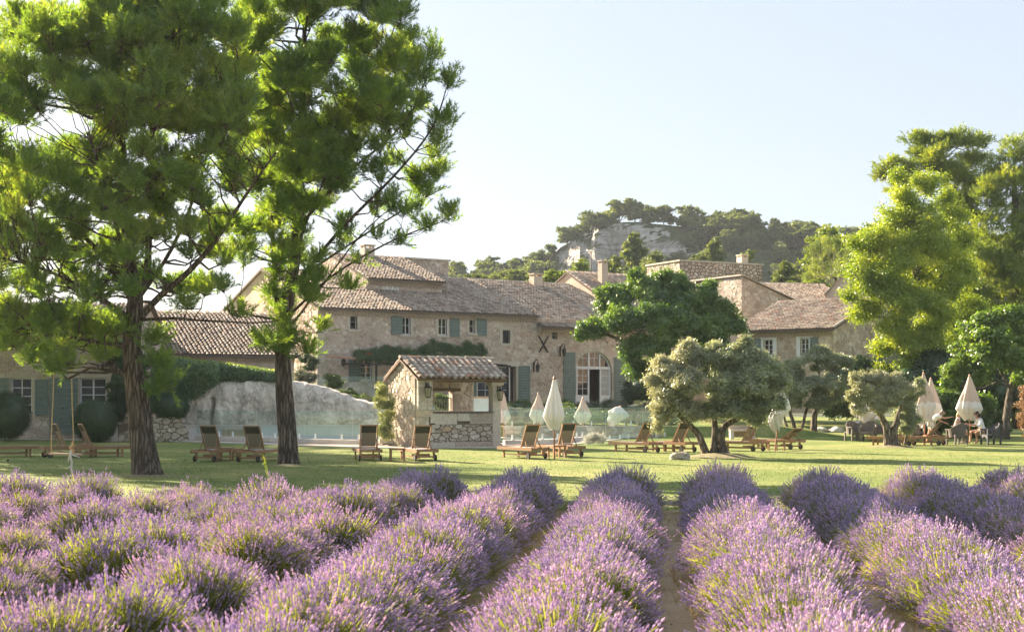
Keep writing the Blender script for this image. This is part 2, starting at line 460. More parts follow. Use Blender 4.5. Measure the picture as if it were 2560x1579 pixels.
def tile_unit(L_=.46, r0=.085, r1=.068, n=6, th=.014):
    """a convex canal tile: x across, y up the slope, z out"""
    V = []; Fs = []
    for (yy, r) in ((0, r0), (L_, r1)):
        for rr in (r, r-th):
            for k in range(n+1):
                a = math.pi*k/n; V.append((-rr*math.cos(a), yy, rr*math.sin(a)*.85))
    m = n+1
    for k in range(n):
        Fs.append([k, k+1, 2*m+k+1, 2*m+k])                 # outside
        Fs.append([m+k, k+0, k+1, m+k+1][::-1])             # lower rim
    return np.array(V), Fs
def roof_field(parent, O, ax, up, W, S, pitch=.22, expo=.34, mat=None, skip=None, seed=5, name='roof_tile', each=False, lift=.03, unit=None, jit=.012, groupname='roof_tiles', chan=True):
    """tiles on the slope that starts at O; ax = unit vector along the eave, up = unit vector up the slope"""
    rg = random.Random(seed); O = Vector(O); ax = Vector(ax).normalized(); up = Vector(up).normalized(); nr = ax.cross(up).normalized()
    if nr.z < 0: nr = -nr
    TV, TF = unit or tile_unit()
    V = []; Fs = []; nc = int(W/pitch); nr_ = int(S/expo)+1; mb = MB()
    allv = []; allf = []; base = 0
    for i in range(nc+1):
        wob = rg.uniform(-.01, .01)
        for j in range(nr_):
            a = (i+.5)*W/(nc+1); s_ = j*expo
            if skip and skip(a, s_): continue
            yaw = rg.gauss(0, .03); tilt = .055+rg.uniform(-.01, .02); da = rg.gauss(0, jit)+wob; ds = rg.gauss(0, jit)
            if s_+.46 > S+.12: ds -= (s_+.46-S-.12)*.6
            cyw, syw = math.cos(yaw), math.sin(yaw)
            X = TV[:, 0]*cyw-TV[:, 1]*syw+a+da; Y = TV[:, 0]*syw+TV[:, 1]*cyw+s_+ds-.06; Z = TV[:, 2]+lift+(.46-TV[:, 1])*tilt
            P = np.outer(X, ax)+np.outer(Y, up)+np.outer(Z, nr)+np.array(O)
            if each: link(name, mesh(name, P, TF, mat or TILE), parent)
            else:
                allv.append(P); allf += [[q+base for q in f] for f in TF]; base += len(P)
    if not each and allv:
        o = link(groupname, mesh(groupname, np.concatenate(allv), allf, mat or TILE), parent); o['kind'] = 'stuff'
def ngon(mb, pts): mb.add(pts, [list(range(len(pts)))]); return mb

# ---------------------------------------------------------------- foliage
def bases(dirs, roll=None):
    d = dirs/np.linalg.norm(dirs, axis=1, keepdims=True)
    ref = np.where(np.abs(d[:, 2:3]) < .95, np.array([[0, 0, 1.]]), np.array([[1., 0, 0]]))
    x = np.cross(ref, d); x /= np.linalg.norm(x, axis=1, keepdims=True); y = np.cross(d, x)
    if roll is None: roll = rng.uniform(0, 2*np.pi, len(d))
    c = np.cos(roll)[:, None]; s_ = np.sin(roll)[:, None]
    return np.stack([x*c+y*s_, -x*s_+y*c, d], axis=2)         # columns
def scatter(T, TF, P, dirs, scale, roll=None):
    """copies of template T (n x 3, along z) at P along dirs"""
    B = bases(dirs, roll)
    V = np.einsum('nij,kj->nki', B, T)*np.asarray(scale).reshape(-1, 1, 1)+P[:, None, :]
    n, k = V.shape[:2]
    Fc = (TF[None, :, :]+(np.arange(n)*k)[:, None, None]).reshape(-1, TF.shape[1])
    return V.reshape(-1, 3), Fc
def t_needles(k=34, shoot=.30, ln=.13, w=.0075, spread=.9, seed=1):
    rg = np.random.default_rng(seed); V = []; Fc = []
    for i in range(k):
        z = shoot*(i/k)**.9; a = rg.uniform(0, 2*np.pi); s_ = spread*(1-.55*i/k)*rg.uniform(.8, 1.2)
        d = np.array([math.cos(a)*s_, math.sin(a)*s_, 1.0]); d /= np.linalg.norm(d); q = np.cross(d, [math.sin(a), -math.cos(a), .3]); q /= np.linalg.norm(q)
        p = np.array([0, 0, z]); l = ln*rg.uniform(.75, 1.15)
        b = len(V); V += [p-q*w/2, p+q*w/2, p+d*l]; Fc.append([b, b+1, b+2])
    return np.array(V), np.array(Fc)
def t_leaves(k=12, rad=.16, lx=.03, ly=.07, seed=1, up=.5, fold=.0):
    rg = np.random.default_rng(seed); V = []; Fc = []
    for i in range(k):
        p = rg.normal(0, 1, 3); p *= rad*rg.uniform(.3, 1)/np.linalg.norm(p)
        nrm = rg.normal(0, 1, 3)+np.array([0, 0, up*2]); nrm /= np.linalg.norm(nrm)
        d = np.cross(nrm, rg.normal(0, 1, 3)); d /= np.linalg.norm(d); q = np.cross(nrm, d)
        s_ = rg.uniform(.7, 1.25); b = len(V)
        V += [p-d*ly*.5*s_-q*lx*.42*s_, p-d*ly*.12*s_+q*lx*.8*s_, p+d*ly*.62*s_]; Fc.append([b, b+1, b+2])
    return np.array(V), np.array(Fc)
def crown_pts(blobs, n, sub=10, subr=.34, seed=1, shell=.62, flat=.75):
    """points and outward directions over clumps that fill ellipsoids (c, r) - gaps stay between the clumps"""
    rg = np.random.default_rng(seed); P = []; Dn = []
    vol = np.array([b[1][0]*b[1][1]*b[1][2] for b in blobs])**(2/3.); vol /= vol.sum()
    for (c, r), w in zip(blobs, vol):
        c = np.array(c, float); r = np.array(r, float); m = max(4, int(n*w))
        ns = max(3, int(sub))
        d = rg.normal(0, 1, (ns, 3)); d /= np.linalg.norm(d, axis=1, keepdims=True)
        cc = c+d*r*rg.uniform(shell, 1.0, (ns, 1))*(1-subr*.5)
        rad = r.mean()*subr*rg.uniform(.6, 1.35, ns)
        idx = rg.integers(0, ns, m)
        q = rg.normal(0, 1, (m, 3)); q /= np.linalg.norm(q, axis=1, keepdims=True); q[:, 2] = np.abs(q[:, 2])*.9-.28*rg.random(m)
        k = rg.uniform(.25, 1.15, (m, 1))
        P.append(cc[idx]+q*rad[idx][:, None]*k*np.array([1.15, 1.15, flat])); Dn.append(q+d[idx]*.6)
    return np.concatenate(P), np.concatenate(Dn)
def foliage(name, T, P, Dn, mat, parent, smin=.8, smax=1.25, seed=1, jitter=.45):
    rg = np.random.default_rng(seed)
    Dn = Dn/np.linalg.norm(Dn, axis=1, keepdims=True)+rg.normal(0, jitter, Dn.shape)
    V, Fc = scatter(T[0], T[1], P, Dn, rg.uniform(smin, smax, len(P)))
    return link(name, mesh(name, V, Fc, mat), parent)
def wiggle(a, b, n, amp, rg, sag=0.0):
    a = np.array(a, float); b = np.array(b, float); L_ = np.linalg.norm(b-a); o = rg.normal(0, amp*L_, (n, 3)); out = []
    for i in range(n+1):
        t = i/n; p = a+(b-a)*t
        if 0 < i < n: p = p+o[i-1]*.6
        p[2] -= sag*L_*math.sin(math.pi*t); out.append(p)
    return out
def taper(r0, r1, n): return [r0+(r1-r0)*(i/(n-1)) for i in range(n)]
hz = MB().box(-140, 260, -40, 460, -1.1, 62).build('haze', None); hz['kind'] = 'stuff'; hz['label'] = 'thin summer evening haze over the whole valley'
m, n, l = newmat('haze_air'); pv_ = n.new('ShaderNodeVolumePrincipled'); pv_.inputs['Color'].default_value = (.80, .90, 1.0, 1); pv_.inputs['Density'].default_value = .00016; pv_.inputs['Anisotropy'].default_value = .2
o_ = n.new('ShaderNodeOutputMaterial'); l.new(pv_.outputs[0], o_.inputs['Volume']); hz.data.materials.append(m)
# ================================================================ ground
def m_lawn():
    m, n, l = newmat('lawn_grass'); P = pos(n)
    a = noise(n, l, .22, 4, .55, P); b = noise(n, l, 2.2, 5, .65, P); c = noise(n, l, 45, 3, .7, P)
    r = ramp(n, [(.32, (.11, .165, .045)), (.47, (.18, .225, .065)), (.58, (.27, .285, .105)), (.72, (.38, .34, .17))])
    k = math_(n, l, 'ADD', math_(n, l, 'MULTIPLY', a.outputs[0], .55), math_(n, l, 'MULTIPLY', b.outputs[0], .45)); l.new(k, r.inputs[0])
    f = ramp(n, [(.3, (.72,)*3), (.7, (1.25,)*3)]); l.new(c.outputs[0], f.inputs[0])
    return finish(m, n, l, mixc(n, l, r.outputs[0], f.outputs[0], 1, 'MULTIPLY'), .9, c.outputs[0], .9, .03, spec=.1)
LAWN = m_lawn()
def m_soil():
    m, n, l = newmat('dry_soil'); P = pos(n)
    a = noise(n, l, 1.3, 5, .65, P); b = noise(n, l, 18, 5, .7, P)
    r = ramp(n, [(.3, (.27, .20, .13)), (.5, (.45, .35, .23)), (.7, (.56, .46, .33))]); l.new(math_(n, l, 'ADD', math_(n, l, 'MULTIPLY', a.outputs[0], .5), math_(n, l, 'MULTIPLY', b.outputs[0], .5)), r.inputs[0])
    return finish(m, n, l, r.outputs[0], .95, b.outputs[0], .9, .05, spec=.1)
SOIL = m_soil()
def m_rockface(name, c0, c1, c2, sc=.6, st=(1, 1, .45), b=.9, bd=.25, crack=0):
    m, n, l = newmat(name); P = objco(n)
    mp = n.new('ShaderNodeMapping'); mp.inputs['Scale'].default_value = st; l.new(P, mp.inputs[0])
    a = noise(n, l, sc, 8, .62, mp.outputs[0], .6); c = noise(n, l, sc*7, 5, .65, mp.outputs[0])
    r = ramp(n, [(.28, c0), (.48, c1), (.70, c2)]); l.new(math_(n, l, 'ADD', math_(n, l, 'MULTIPLY', a.outputs[0], .7), math_(n, l, 'MULTIPLY', c.outputs[0], .3)), r.inputs[0])
    if crack:
        w = n.new('ShaderNodeVectorMath'); l.new(mp.outputs[0], w.inputs[0]); l.new(c.outputs[1], w.inputs[1])
        v = n.new('ShaderNodeTexVoronoi'); v.feature = 'DISTANCE_TO_EDGE'; v.inputs['Scale'].default_value = crack; l.new(w.outputs[0], v.inputs['Vector'])
        k = ramp(n, [(0, (.35, .31, .27)), (.045, (1, 1, 1))]); l.new(v.outputs['Distance'], k.inputs[0])
        st = noise(n, l, 2.2, 4, .7, None); m3 = n.new('ShaderNodeMapping'); m3.inputs['Scale'].default_value = (1, 1, .16); l.new(P, m3.inputs[0]); l.new(m3.outputs[0], st.inputs['Vector'])
        sr = ramp(n, [(.40, (.70, .68, .65)), (.56, (1.05, 1.05, 1.05))]); l.new(st.outputs[0], sr.inputs[0])
        col = mixc(n, l, mixc(n, l, r.outputs[0], k.outputs[0], .8, 'MULTIPLY'), sr.outputs[0], .5, 'MULTIPLY')
        return finish(m, n, l, col, .95, math_(n, l, 'ADD', math_(n, l, 'ADD', a.outputs[0], c.outputs[0]), k.outputs[0]), b, bd, spec=.1)
    return finish(m, n, l, r.outputs[0], .95, math_(n, l, 'ADD', a.outputs[0], c.outputs[0]), b, bd, spec=.1)
ROCK = m_rockface('pale_rock', (.38, .34, .28), (.68, .63, .56), (.80, .76, .69), 1.7, (1, 1, .55), .55, .12, 1.1)
CLIFF = m_rockface('cliff_rock', (.17, .155, .14), (.40, .37, .335), (.56, .525, .475), .10, (1, 1, .35), 1.0, 1.6)
SCRUB = m_flat('scrub_ground', (.05, .065, .03), .95, .4, .2)

def sheet(name, pts, z, mat, kind='structure'):
    me = mesh(name, [(p[0], p[1], p[2] if len(p) > 2 else z) for p in pts], [list(range(len(pts)))], mat)
    return tag(link(name, me), kind=kind)
sheet('ground', [(-3000, -300), (3000, -300), (3000, 3500), (-3000, 3500)], -.012, SCRUB)
sheet('lawn', [(-90, 24.4), (90, 24.4), (90, 140), (-90, 140)], -.004, LAWN)
sheet('lavender_field_soil', [(-60, -20), (60, -20), (60, 24.4), (-60, 24.4)], .0, SOIL)

# raised ground the farmhouse stands on, behind the pool walls
def grid_mesh(name, xs, ys, zf, mat, kind='structure', smooth=True):
    nx, ny = len(xs), len(ys); V = [(x, y, zf(x, y)) for y in ys for x in xs]
    Fc = [[j*nx+i, j*nx+i+1, (j+1)*nx+i+1, (j+1)*nx+i] for j in range(ny-1) for i in range(nx-1)]
    return tag(link(name, mesh(name, V, Fc, mat, smooth)), kind=kind)
def hn(x, y, s_=1.0, seed=0):
    from mathutils import noise as mn
    return mn.fractal(Vector((x*s_+seed, y*s_, seed*.7)), 1.0, 2.0, 5)
def terr(x, y):
    front = 70.0+max(0, -x-2)*.0
    t = max(0, min(1, (y-front)/11.0)); t = t*t*(3-2*t)
    base = .5+.95*t if y > 69.5 else -.3
    edge = max(0, min(1, (17-x)/4)); edgl = max(0, min(1, (x+15)/1.5))
    return base*edge*edgl-.05*(1-edge*edgl)+.03*hn(x, y, .4)*edge
grid_mesh('terrace_ground', np.linspace(-17, 18, 60), np.linspace(69.2, 120, 80), terr, LAWN)

# pool surround: paving with joints between real slabs, low coping wall, water, plastered bench
edge_uv = [(-60, 1097), (260, 1100.5), (480, 1105), (620, 1109.5), (760, 1115), (880, 1118), (1010, 1120.5), (1270, 1119), (1400, 1114), (1480, 1106.5), (1560, 1097.5), (1660, 1091), (1760, 1086.5)]
EDGE_PTS = [ground(u, v) for u, v in edge_uv]
pp = [(p.x, p.y) for p in EDGE_PTS]
PAVE = m_stone('paving_limestone', [(0, (.56, .52, .46)), (1, (.62, .58, .52))], .9)
pav = tag(link('pool_paving', mesh('pool_paving', [(x, y, .008) for x, y in pp]+[(pp[-1][0], 74, .008), (pp[0][0], 74, .008)], [list(range(len(pp)+2))], MORTAR)), kind='structure')
SL = MB(); k = 0
for i in range(len(pp)-1):
    a = Vector((*pp[i], 0)); b = Vector((*pp[i+1], 0)); d = b-a; n_ = max(1, int(d.length/.75)); u_ = d.normalized(); nrm = Vector((-u_.y, u_.x, 0))
    if nrm.y < 0: nrm = -nrm
    for q in range(n_):
        p = a+d*(q/n_); r_ = a+d*((q+1)/n_); w = .62
        g = u_*.008
        q4 = [p+g, r_-g, r_-g+nrm*w, p+g+nrm*w]
        h = .03
        V = [(x.x, x.y, .0) for x in q4]+[(x.x, x.y, h) for x in q4]
        Fs = [[4, 5, 6, 7], [0, 1, 5, 4], [1, 2, 6, 5], [2, 3, 7, 6], [3, 0, 4, 7]]
        link('paving_slab', mesh('paving_slab', V, Fs, PAVE), pav); k += 1

# ---------------------------------------------------------------- wooded hill with its cliff
HD = 330.0
prof = [(1060, 700), (1150, 702), (1200, 690), (1260, 675), (1330, 660), (1365, 640), (1400, 606), (1450, 580), (1500, 562), (1560, 548), (1620, 546), (1680, 556), (1740, 562), (1800, 560), (1860, 566), (1920, 574), (1980, 584), (2050, 600), (2110, 612), (2200, 625), (2300, 635), (2450, 620), (2700, 650)]
pu = np.array([p[0] for p in prof], float); pv = np.array([p[1] for p in prof], float)
def crest(x):
    u = CX+F*x/HD; v = np.interp(u, pu, pv)+10; return EYE+(HOR-v)/F*HD
def cliff_amt(x):
    u = CX+F*x/HD; return float(np.interp(u, [1330, 1400, 1500, 1640, 1700, 1760], [0, .8, 1, 1, .25, 0]))
def hillz(x, y):
    c = crest(x); ca = cliff_amt(x); t = (y-200.0)/(HD-200.0)
    if y >= HD: return c+(y-HD)*.02+hn(x, y, .03, 3)*2
    t = max(0, t); zz = c*(t**1.35)
    if ca > 0:
        tt = max(0, min(1, (t-.90)/.10)); cl = c*(.42*min(1, t/.90)**1.1+.58*(tt**.45 if tt > 0 else 0)); zz = zz*(1-ca)+cl*ca
    return zz+hn(x, y, .05, 9)*1.6*min(1, t*3)*(1-.7*min(1, max(0, t-.85)/.15))
hx = np.linspace(-26, 150, 190); hy = np.concatenate([np.linspace(175, 300, 34), np.linspace(302, 330, 48), np.linspace(331, 420, 10)])
def m_hill():
    m, n, l = newmat('hillside'); g = n.new('ShaderNodeNewGeometry'); sp = n.new('ShaderNodeSeparateXYZ'); l.new(g.outputs['True Normal'], sp.inputs[0])
    P = g.outputs['Position']; a = noise(n, l, .12, 6, .6, P)
    mp = n.new('ShaderNodeMapping'); mp.inputs['Scale'].default_value = (1, 1, .3); l.new(P, mp.inputs[0])
    b = noise(n, l, .5, 8, .68, mp.outputs[0], .8)
    hz = noise(n, l, .9, 5, .6, None, .3); mp2 = n.new('ShaderNodeMapping'); mp2.inputs['Scale'].default_value = (.06, .06, .8); l.new(P, mp2.inputs[0]); l.new(mp2.outputs[0], hz.inputs['Vector'])
    rock = ramp(n, [(.3, (.26, .235, .21)), (.47, (.54, .50, .45)), (.65, (.70, .66, .60))]); l.new(b.outputs[0], rock.inputs[0])
    hr = ramp(n, [(.38, (.6, .58, .56)), (.5, (1.1, 1.1, 1.1))]); l.new(hz.outputs[0], hr.inputs[0])
    rk = mixc(n, l, rock.outputs[0], hr.outputs[0], .8, 'MULTIPLY')
    gr = ramp(n, [(.35, (.05, .085, .03)), (.7, (.12, .14, .055))]); l.new(a.outputs[0], gr.inputs[0])
    k = math_(n, l, 'ADD', sp.outputs[2], math_(n, l, 'MULTIPLY', math_(n, l, 'SUBTRACT', a.outputs[0], .5), .5))
    kr = ramp(n, [(.62, (0, 0, 0)), (.74, (1, 1, 1))]); l.new(k, kr.inputs[0])
    return finish(m, n, l, mixc(n, l, rk, gr.outputs[0], kr.outputs[0]), .95, b.outputs[0], 1, 2.2, spec=.1)
V = []; nxh = len(hx)
for y in hy:
    for x in hx:
        z = hillz(x, y); ca = cliff_amt(x); j = 0
        if ca > 0 and 312 < y < HD: j = hn(x, z, .09, 5)*4.5*ca+hn(x*2.2, z*.5, .12, 8)*2.5*ca
        V.append((x+j*.25, y+j, z))
hill = tag(link('wooded_hill', mesh('wooded_hill', V, [[j*nxh+i, j*nxh+i+1, (j+1)*nxh+i+1, (j+1)*nxh+i] for j in range(len(hy)-1) for i in range(nxh-1)], m_hill(), False)), kind='structure')
# ================================================================ the farmhouse, range by range
def lantern_wall(loc, rz=0, label='', s_=1.0, parent=None):
    t = thing('wall_lantern', label, 'lantern', loc, rz)
    MB().bar((0, 0, .02), (0, -.22, .02), .03*s_, .03*s_).bar((0, -.01, -.12), (0, -.01, .10), .06*s_, .02).build('bracket', IRON, t)
    MB().lathe([(.02, .0), (.12*s_, -.08*s_), (.13*s_, -.10*s_)], 6, (0, -.22, 0)).lathe([(.035*s_, .03*s_), (.02, .07*s_)], 6, (0, -.22, 0)).build('cap', IRON, t)
    f = MB()
    for k in range(6):
        a = math.pi*2*k/6; f.bar((.115*s_*math.cos(a), -.22+.115*s_*math.sin(a), -.10*s_), (.07*s_*math.cos(a), -.22+.07*s_*math.sin(a), -.38*s_), .014, .014)
    f.lathe([(.075*s_, -.40*s_), (.075*s_, -.37*s_)], 6, (0, -.22, 0)).build('cage', IRON, t)
    MB().lathe([(.065*s_, -.37*s_), (.105*s_, -.11*s_)], 6, (0, -.22, 0)).build('glass', LGLASS, t)
    return t
LGLASS = m_flat('lantern_glass', (.32, .30, .20), .15, .15, 10)

FM = Frame(-11.2, 82.0, 33.06)
farm = thing('farmhouse', 'long stone farmhouse with canal tile roof, blue green shutters and an arched glass door', 'farmhouse', (FM.ox, FM.oy, 0), FM.th)
XE = 23.4; ZG = 1.3; ZE = 6.98; SLP = .345
def P_(u, v, y=0.0): x = FM.x(u, y); return x, FM.z(v, x, y)
def hole(u0, v0, u1, v1, y=0.0):
    x0 = FM.x(u0, y); x1 = FM.x(u1, y); xm = (x0+x1)/2
    return (x0, x1, FM.z(v1, xm, y), FM.z(v0, xm, y))
h_bar = hole(875, 785, 893, 823); h_w1 = hole(1005, 790, 1026, 836); h_w2 = hole(1096, 795, 1117, 837); h_w3 = hole(1173, 798, 1187, 832)
h_sl = hole(1256, 825, 1275, 858); h_sb = hole(1380, 826, 1394, 848); h_fd = hole(1192, 915, 1290, 1016); h_ar = hole(1438, 877, 1530, 1008); h_lw = hole(902, 900, 930, 950)
ax0, ax1, az0, az1 = h_ar; arx = (ax0+ax1)/2; arr = (ax1-ax0)/2; zsp = az1-arr*.92
h_arr = (ax0, ax1, az0, az1)
holes = [h_bar, h_w1, h_w2, h_w3, h_sl, h_sb, h_fd, h_ar, h_lw]
XS = FM.x(1341); ZL = FM.z(819, FM.x(1400), -.35)        # where the eave steps down
wallp = wall_grid(0, XE, ZG, ZE, holes, front_map(0), .32)
# spandrels of the arch, down to the opening
for sgn in (-1, 1):
    pts = [(arx+sgn*arr*math.cos(a), zsp+arr*.92*math.sin(a)) for a in [math.pi/2*i/8 for i in range(9)]]
    cor = (arx+sgn*arr, az1)
    for i in range(8):
        (a, b), (c, d) = pts[i], pts[i+1]
        wallp.add([(a, .0, b), (c, 0, d), (cor[0], 0, cor[1])], [[0, 1, 2]])
        wallp.add([(a, 0, b), (a, .32, b), (c, .32, d), (c, 0, d)], [[0, 1, 2, 3]])
# side and back walls, floor
DB = 16.0
def gable(mb, x, prof_, off=0):
    return ngon(mb, [(x, y, z) for y, z in prof_])
ZR = ZE+SLP*8.3
gable(wallp, 0, [(0, ZG), (0, ZE), (8, ZR), (DB, ZE), (DB, ZG)]); gable(wallp, XE, [(0, ZG), (0, ZE), (8, ZR), (DB, ZE), (DB, ZG)])
wallp.add([(0, DB, ZG), (XE, DB, ZG), (XE, DB, ZE), (0, DB, ZE)], [[0, 1, 2, 3]])
wallp.add([(0, 5, ZG), (XE, 5, ZG), (XE, 5, ZE), (0, 5, ZE)], [[0, 1, 2, 3]])
wall = wallp.build('wall', MORTAR, farm)
cells = rubble([(0, ZG), (XE, ZG), (XE, ZE), (0, ZE)], .27, .20, 11, [(a-.18, b+.18, c-.16, d+.2) for a, b, c, d in holes[:7]]+[(ax0-.3, ax1+.3, az0, az1+.1), (h_lw[0]-.1, h_lw[1]+.1, h_lw[2], h_lw[3]+.15)], .9)
masonry(wall, cells, front_map(0), STONE, 290, .019, .02, 5)
cs = rubble([(-8, ZG), (-.35, ZG), (-.35, ZE+.1), (-8, ZR-.1)], .30, .24, 12, [], .9)
masonry(wall, cs, left_map(0), STONE, 0, .014, .026, 6, rest='side_stones', flip=True)
# dressed corner stones with a slight batter
rg = random.Random(4); z = ZG; k = 0
while z < ZE-.1:
    h = rg.uniform(.28, .42); w1, w2 = (.62, .34) if k % 2 else (.36, .6); e = .05+.10*max(0, (4.0-z)/3)
    MB().box(-e, w1, -e, w2, z+.006, min(ZE-.02, z+h)-.006).build('corner_stone', DRESSED, farm); z += h; k += 1
for hh in (h_w1, h_w2, h_w3, h_sl, h_bar): surround(farm, *hh, w=.2)
surround(farm, *h_fd, w=.26, sill=False); surround(farm, *h_lw, w=.18)
MB().box(h_sb[0]-.5, h_sb[1]+.55, -.05, .1, h_sb[3], h_sb[3]+.2).build('lintel', DRESSED, farm)
# voussoirs
nv = 15
for i in range(nv):
    a0 = math.pi*(i/nv)+.008; a1 = math.pi*((i+1)/nv)-.008; r0, r1 = arr*1.0, arr*1.2
    pts = [(arx+r*math.cos(a), zsp+r*.92*math.sin(a)) for r, a in ((r0, a0), (r1, a0), (r1, a1), (r0, a1))]
    V = [(p[0], -.04, p[1]) for p in pts]+[(p[0], .1, p[1]) for p in pts]
    link('arch_stone', mesh('arch_stone', V, [[0, 1, 2, 3], [0, 4, 5, 1], [1, 5, 6, 2], [2, 6, 7, 3], [3, 7, 4, 0]], DRESSED), farm)
for sx0, sx1 in ((ax0-.3, ax0), (ax1, ax1+.3)):
    z = az0
    while z < zsp-.05:
        h = min(.42, zsp-z); MB().box(sx0, sx1, -.04, .1, z+.006, z+h-.006).build('jamb', DRESSED, farm); z += h
# windows and shutters
window(farm, *h_w1, cols=1, rows=2, y=.14, leaves=2, fr=.05); window(farm, *h_w2, cols=1, rows=2, y=.14, leaves=2, fr=.05); window(farm, *h_w3, cols=1, rows=2, y=.2, leaves=1, fr=.04)
window(farm, *h_lw, cols=1, rows=3, y=.14, leaves=2); window(farm, h_fd[0]+.1, h_fd[1]-.32, h_fd[2], h_fd[3], cols=2, rows=5, y=.22, leaves=2, fr=.08)
for hh, nb in ((h_bar, 3), (h_sb, 2)):
    b = MB()
    for i in range(nb):
        x = hh[0]+(hh[1]-hh[0])*(i+1)/(nb+1); b.bar((x, .06, hh[2]-.05), (x, .06, hh[3]+.05), .025, .025)
    for zf_ in (.3, .75): b.bar((hh[0]-.06, .045, hh[2]+(hh[3]-hh[2])*zf_), (hh[1]+.06, .045, hh[2]+(hh[3]-hh[2])*zf_), .02, .03, (0, 1, 0))
    b.build('window_bars', IRON, farm)
    window(farm, *hh, cols=1, rows=2, y=.2, leaves=1, fr=.04)
MB().bar(((h_sl[0]+h_sl[1])/2, .1, h_sl[2]), ((h_sl[0]+h_sl[1])/2, .1, h_sl[3]), .03, .03).build('window_bars', IRON, farm)
MB().box(h_sl[0], h_sl[1], .18, .2, h_sl[2], h_sl[3]).build('pane', PANE, farm)
for (u0, v0, u1, v1) in ((977, 790, 1005, 836), (1123, 795, 1148, 842), (1191, 796, 1216, 839)):
    a, b, c, d = hole(u0, v0, u1, v1); shutter(farm, a, b, c, d)
for (u0, v0, u1, v1) in ((1295, 914, 1324, 1020), (1176, 914, 1190, 1018), (1408, 880, 1437, 1012), (1533, 893, 1562, 1010), (871, 899, 901, 954)):
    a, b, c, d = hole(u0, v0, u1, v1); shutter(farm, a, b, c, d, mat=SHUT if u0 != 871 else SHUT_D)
# glazed arch: white frame, leaves, dark open doorway
A = MB(); wy0, wy1 = .16, .24
def arch_z(x): t = max(0, 1-((x-arx)/arr)**2); return zsp+arr*.92*math.sqrt(t)
W_ = ax1-ax0; ztr = FM.z(919, arx)
A.box(ax0, ax1, wy0-.02, wy1, ztr-.09, ztr+.09)
fx = [ax0, ax0+W_*.055, ax0+W_*.42, ax0+W_*.70, ax1-W_*.08]
for x, w in ((ax0+.05, .07), (ax0+W_*.085, .12), (ax0+W_*.40, .12), (ax0+W_*.725, .12), (ax1-.08, .16)):
    A.box(x-w/2, x+w/2, wy0, wy1-.01, az0, min(ztr, arch_z(x)) if x < ax1 else ztr)
for x, w in ((ax0+W_*.085, .12), (ax0+W_*.405, .14), (ax0+W_*.70, .12)):
    A.box(x-w/2, x+w/2, wy0-.012, wy1-.014, ztr+.09, arch_z(x)-.03)
for i in range(18):                                    # curved head
    a0 = math.pi*i/18; a1 = math.pi*(i+1)/18
    A.bar((arx+(arr-.05)*math.cos(a0), .2, zsp+(arr-.05)*.92*math.sin(a0)), (arx+(arr-.05)*math.cos(a1), .2, zsp+(arr-.05)*.92*math.sin(a1)), .09, .10, (0, 1, 0))
for x in (ax0+W_*.245, ax0+W_*.555): A.box(x-.014, x+.014, wy0+.02, wy1-.02, ztr+.09, arch_z(x)-.05)
A.box(ax0+.1, ax1-.3, wy0+.022, wy1-.022, ztr+.62, ztr+.65)
A.box(ax0+W_*.243-.014, ax0+W_*.243+.014, wy0+.02, wy1-.02, az0+.5, ztr-.09)
zl0 = az0+.55
for q in range(1, 4):
    zz = zl0+(ztr-.09-zl0)*q/4
    A.box(ax0+.08, ax0+W_*.40, wy0+.022, wy1-.022, zz-.014, zz+.014); A.box(ax0+W_*.725, ax1-.1, wy0+.022, wy1-.022, zz-.014, zz+.014)
A.box(ax0+.08, ax0+W_*.40, wy0+.005, wy1-.006, az0, zl0); A.box(ax0+W_*.725, ax1-.1, wy0+.005, wy1-.006, az0, zl0)
door = A.build('arched_door', WHITE, farm)
CURT = m_flat('net_curtain', (.42, .43, .42), .9)
def pane(x0, x1, z0, z1, y=.2, mt=None): MB().box(x0, x1, y-.004, y+.004, z0, z1).build('pane', mt or PANE, door)
for q in range(4):
    z0 = zl0+(ztr-.09-zl0)*q/4+.016; z1 = zl0+(ztr-.09-zl0)*(q+1)/4-.016
    pane(ax0+.09, ax0+W_*.06, z0, z1); pane(ax0+W_*.115, ax0+W_*.238, z0, z1); pane(ax0+W_*.25, ax0+W_*.37, z0, z1); pane(ax0+W_*.755, ax1-.17, z0, z1, mt=CURT)
for x0, x1 in ((.12, .235), (.255, .365), (.44, .545), (.565, .665), (.74, .86)):
    pane(ax0+W_*x0, ax0+W_*x1, ztr+.10, ztr+.61)
    m_ = min(arch_z(ax0+W_*x0), arch_z(ax0+W_*x1))-.06
    if m_ > ztr+.7: pane(ax0+W_*x0, ax0+W_*x1, ztr+.66, m_)
MB().box(ax0+W_*.44, ax0+W_*.70, 1.2, 1.24, az0, ztr-.1).build('dark_room_panel', DARKROOM, farm)  # thin dark panel: shade of the unlit room put into its colour
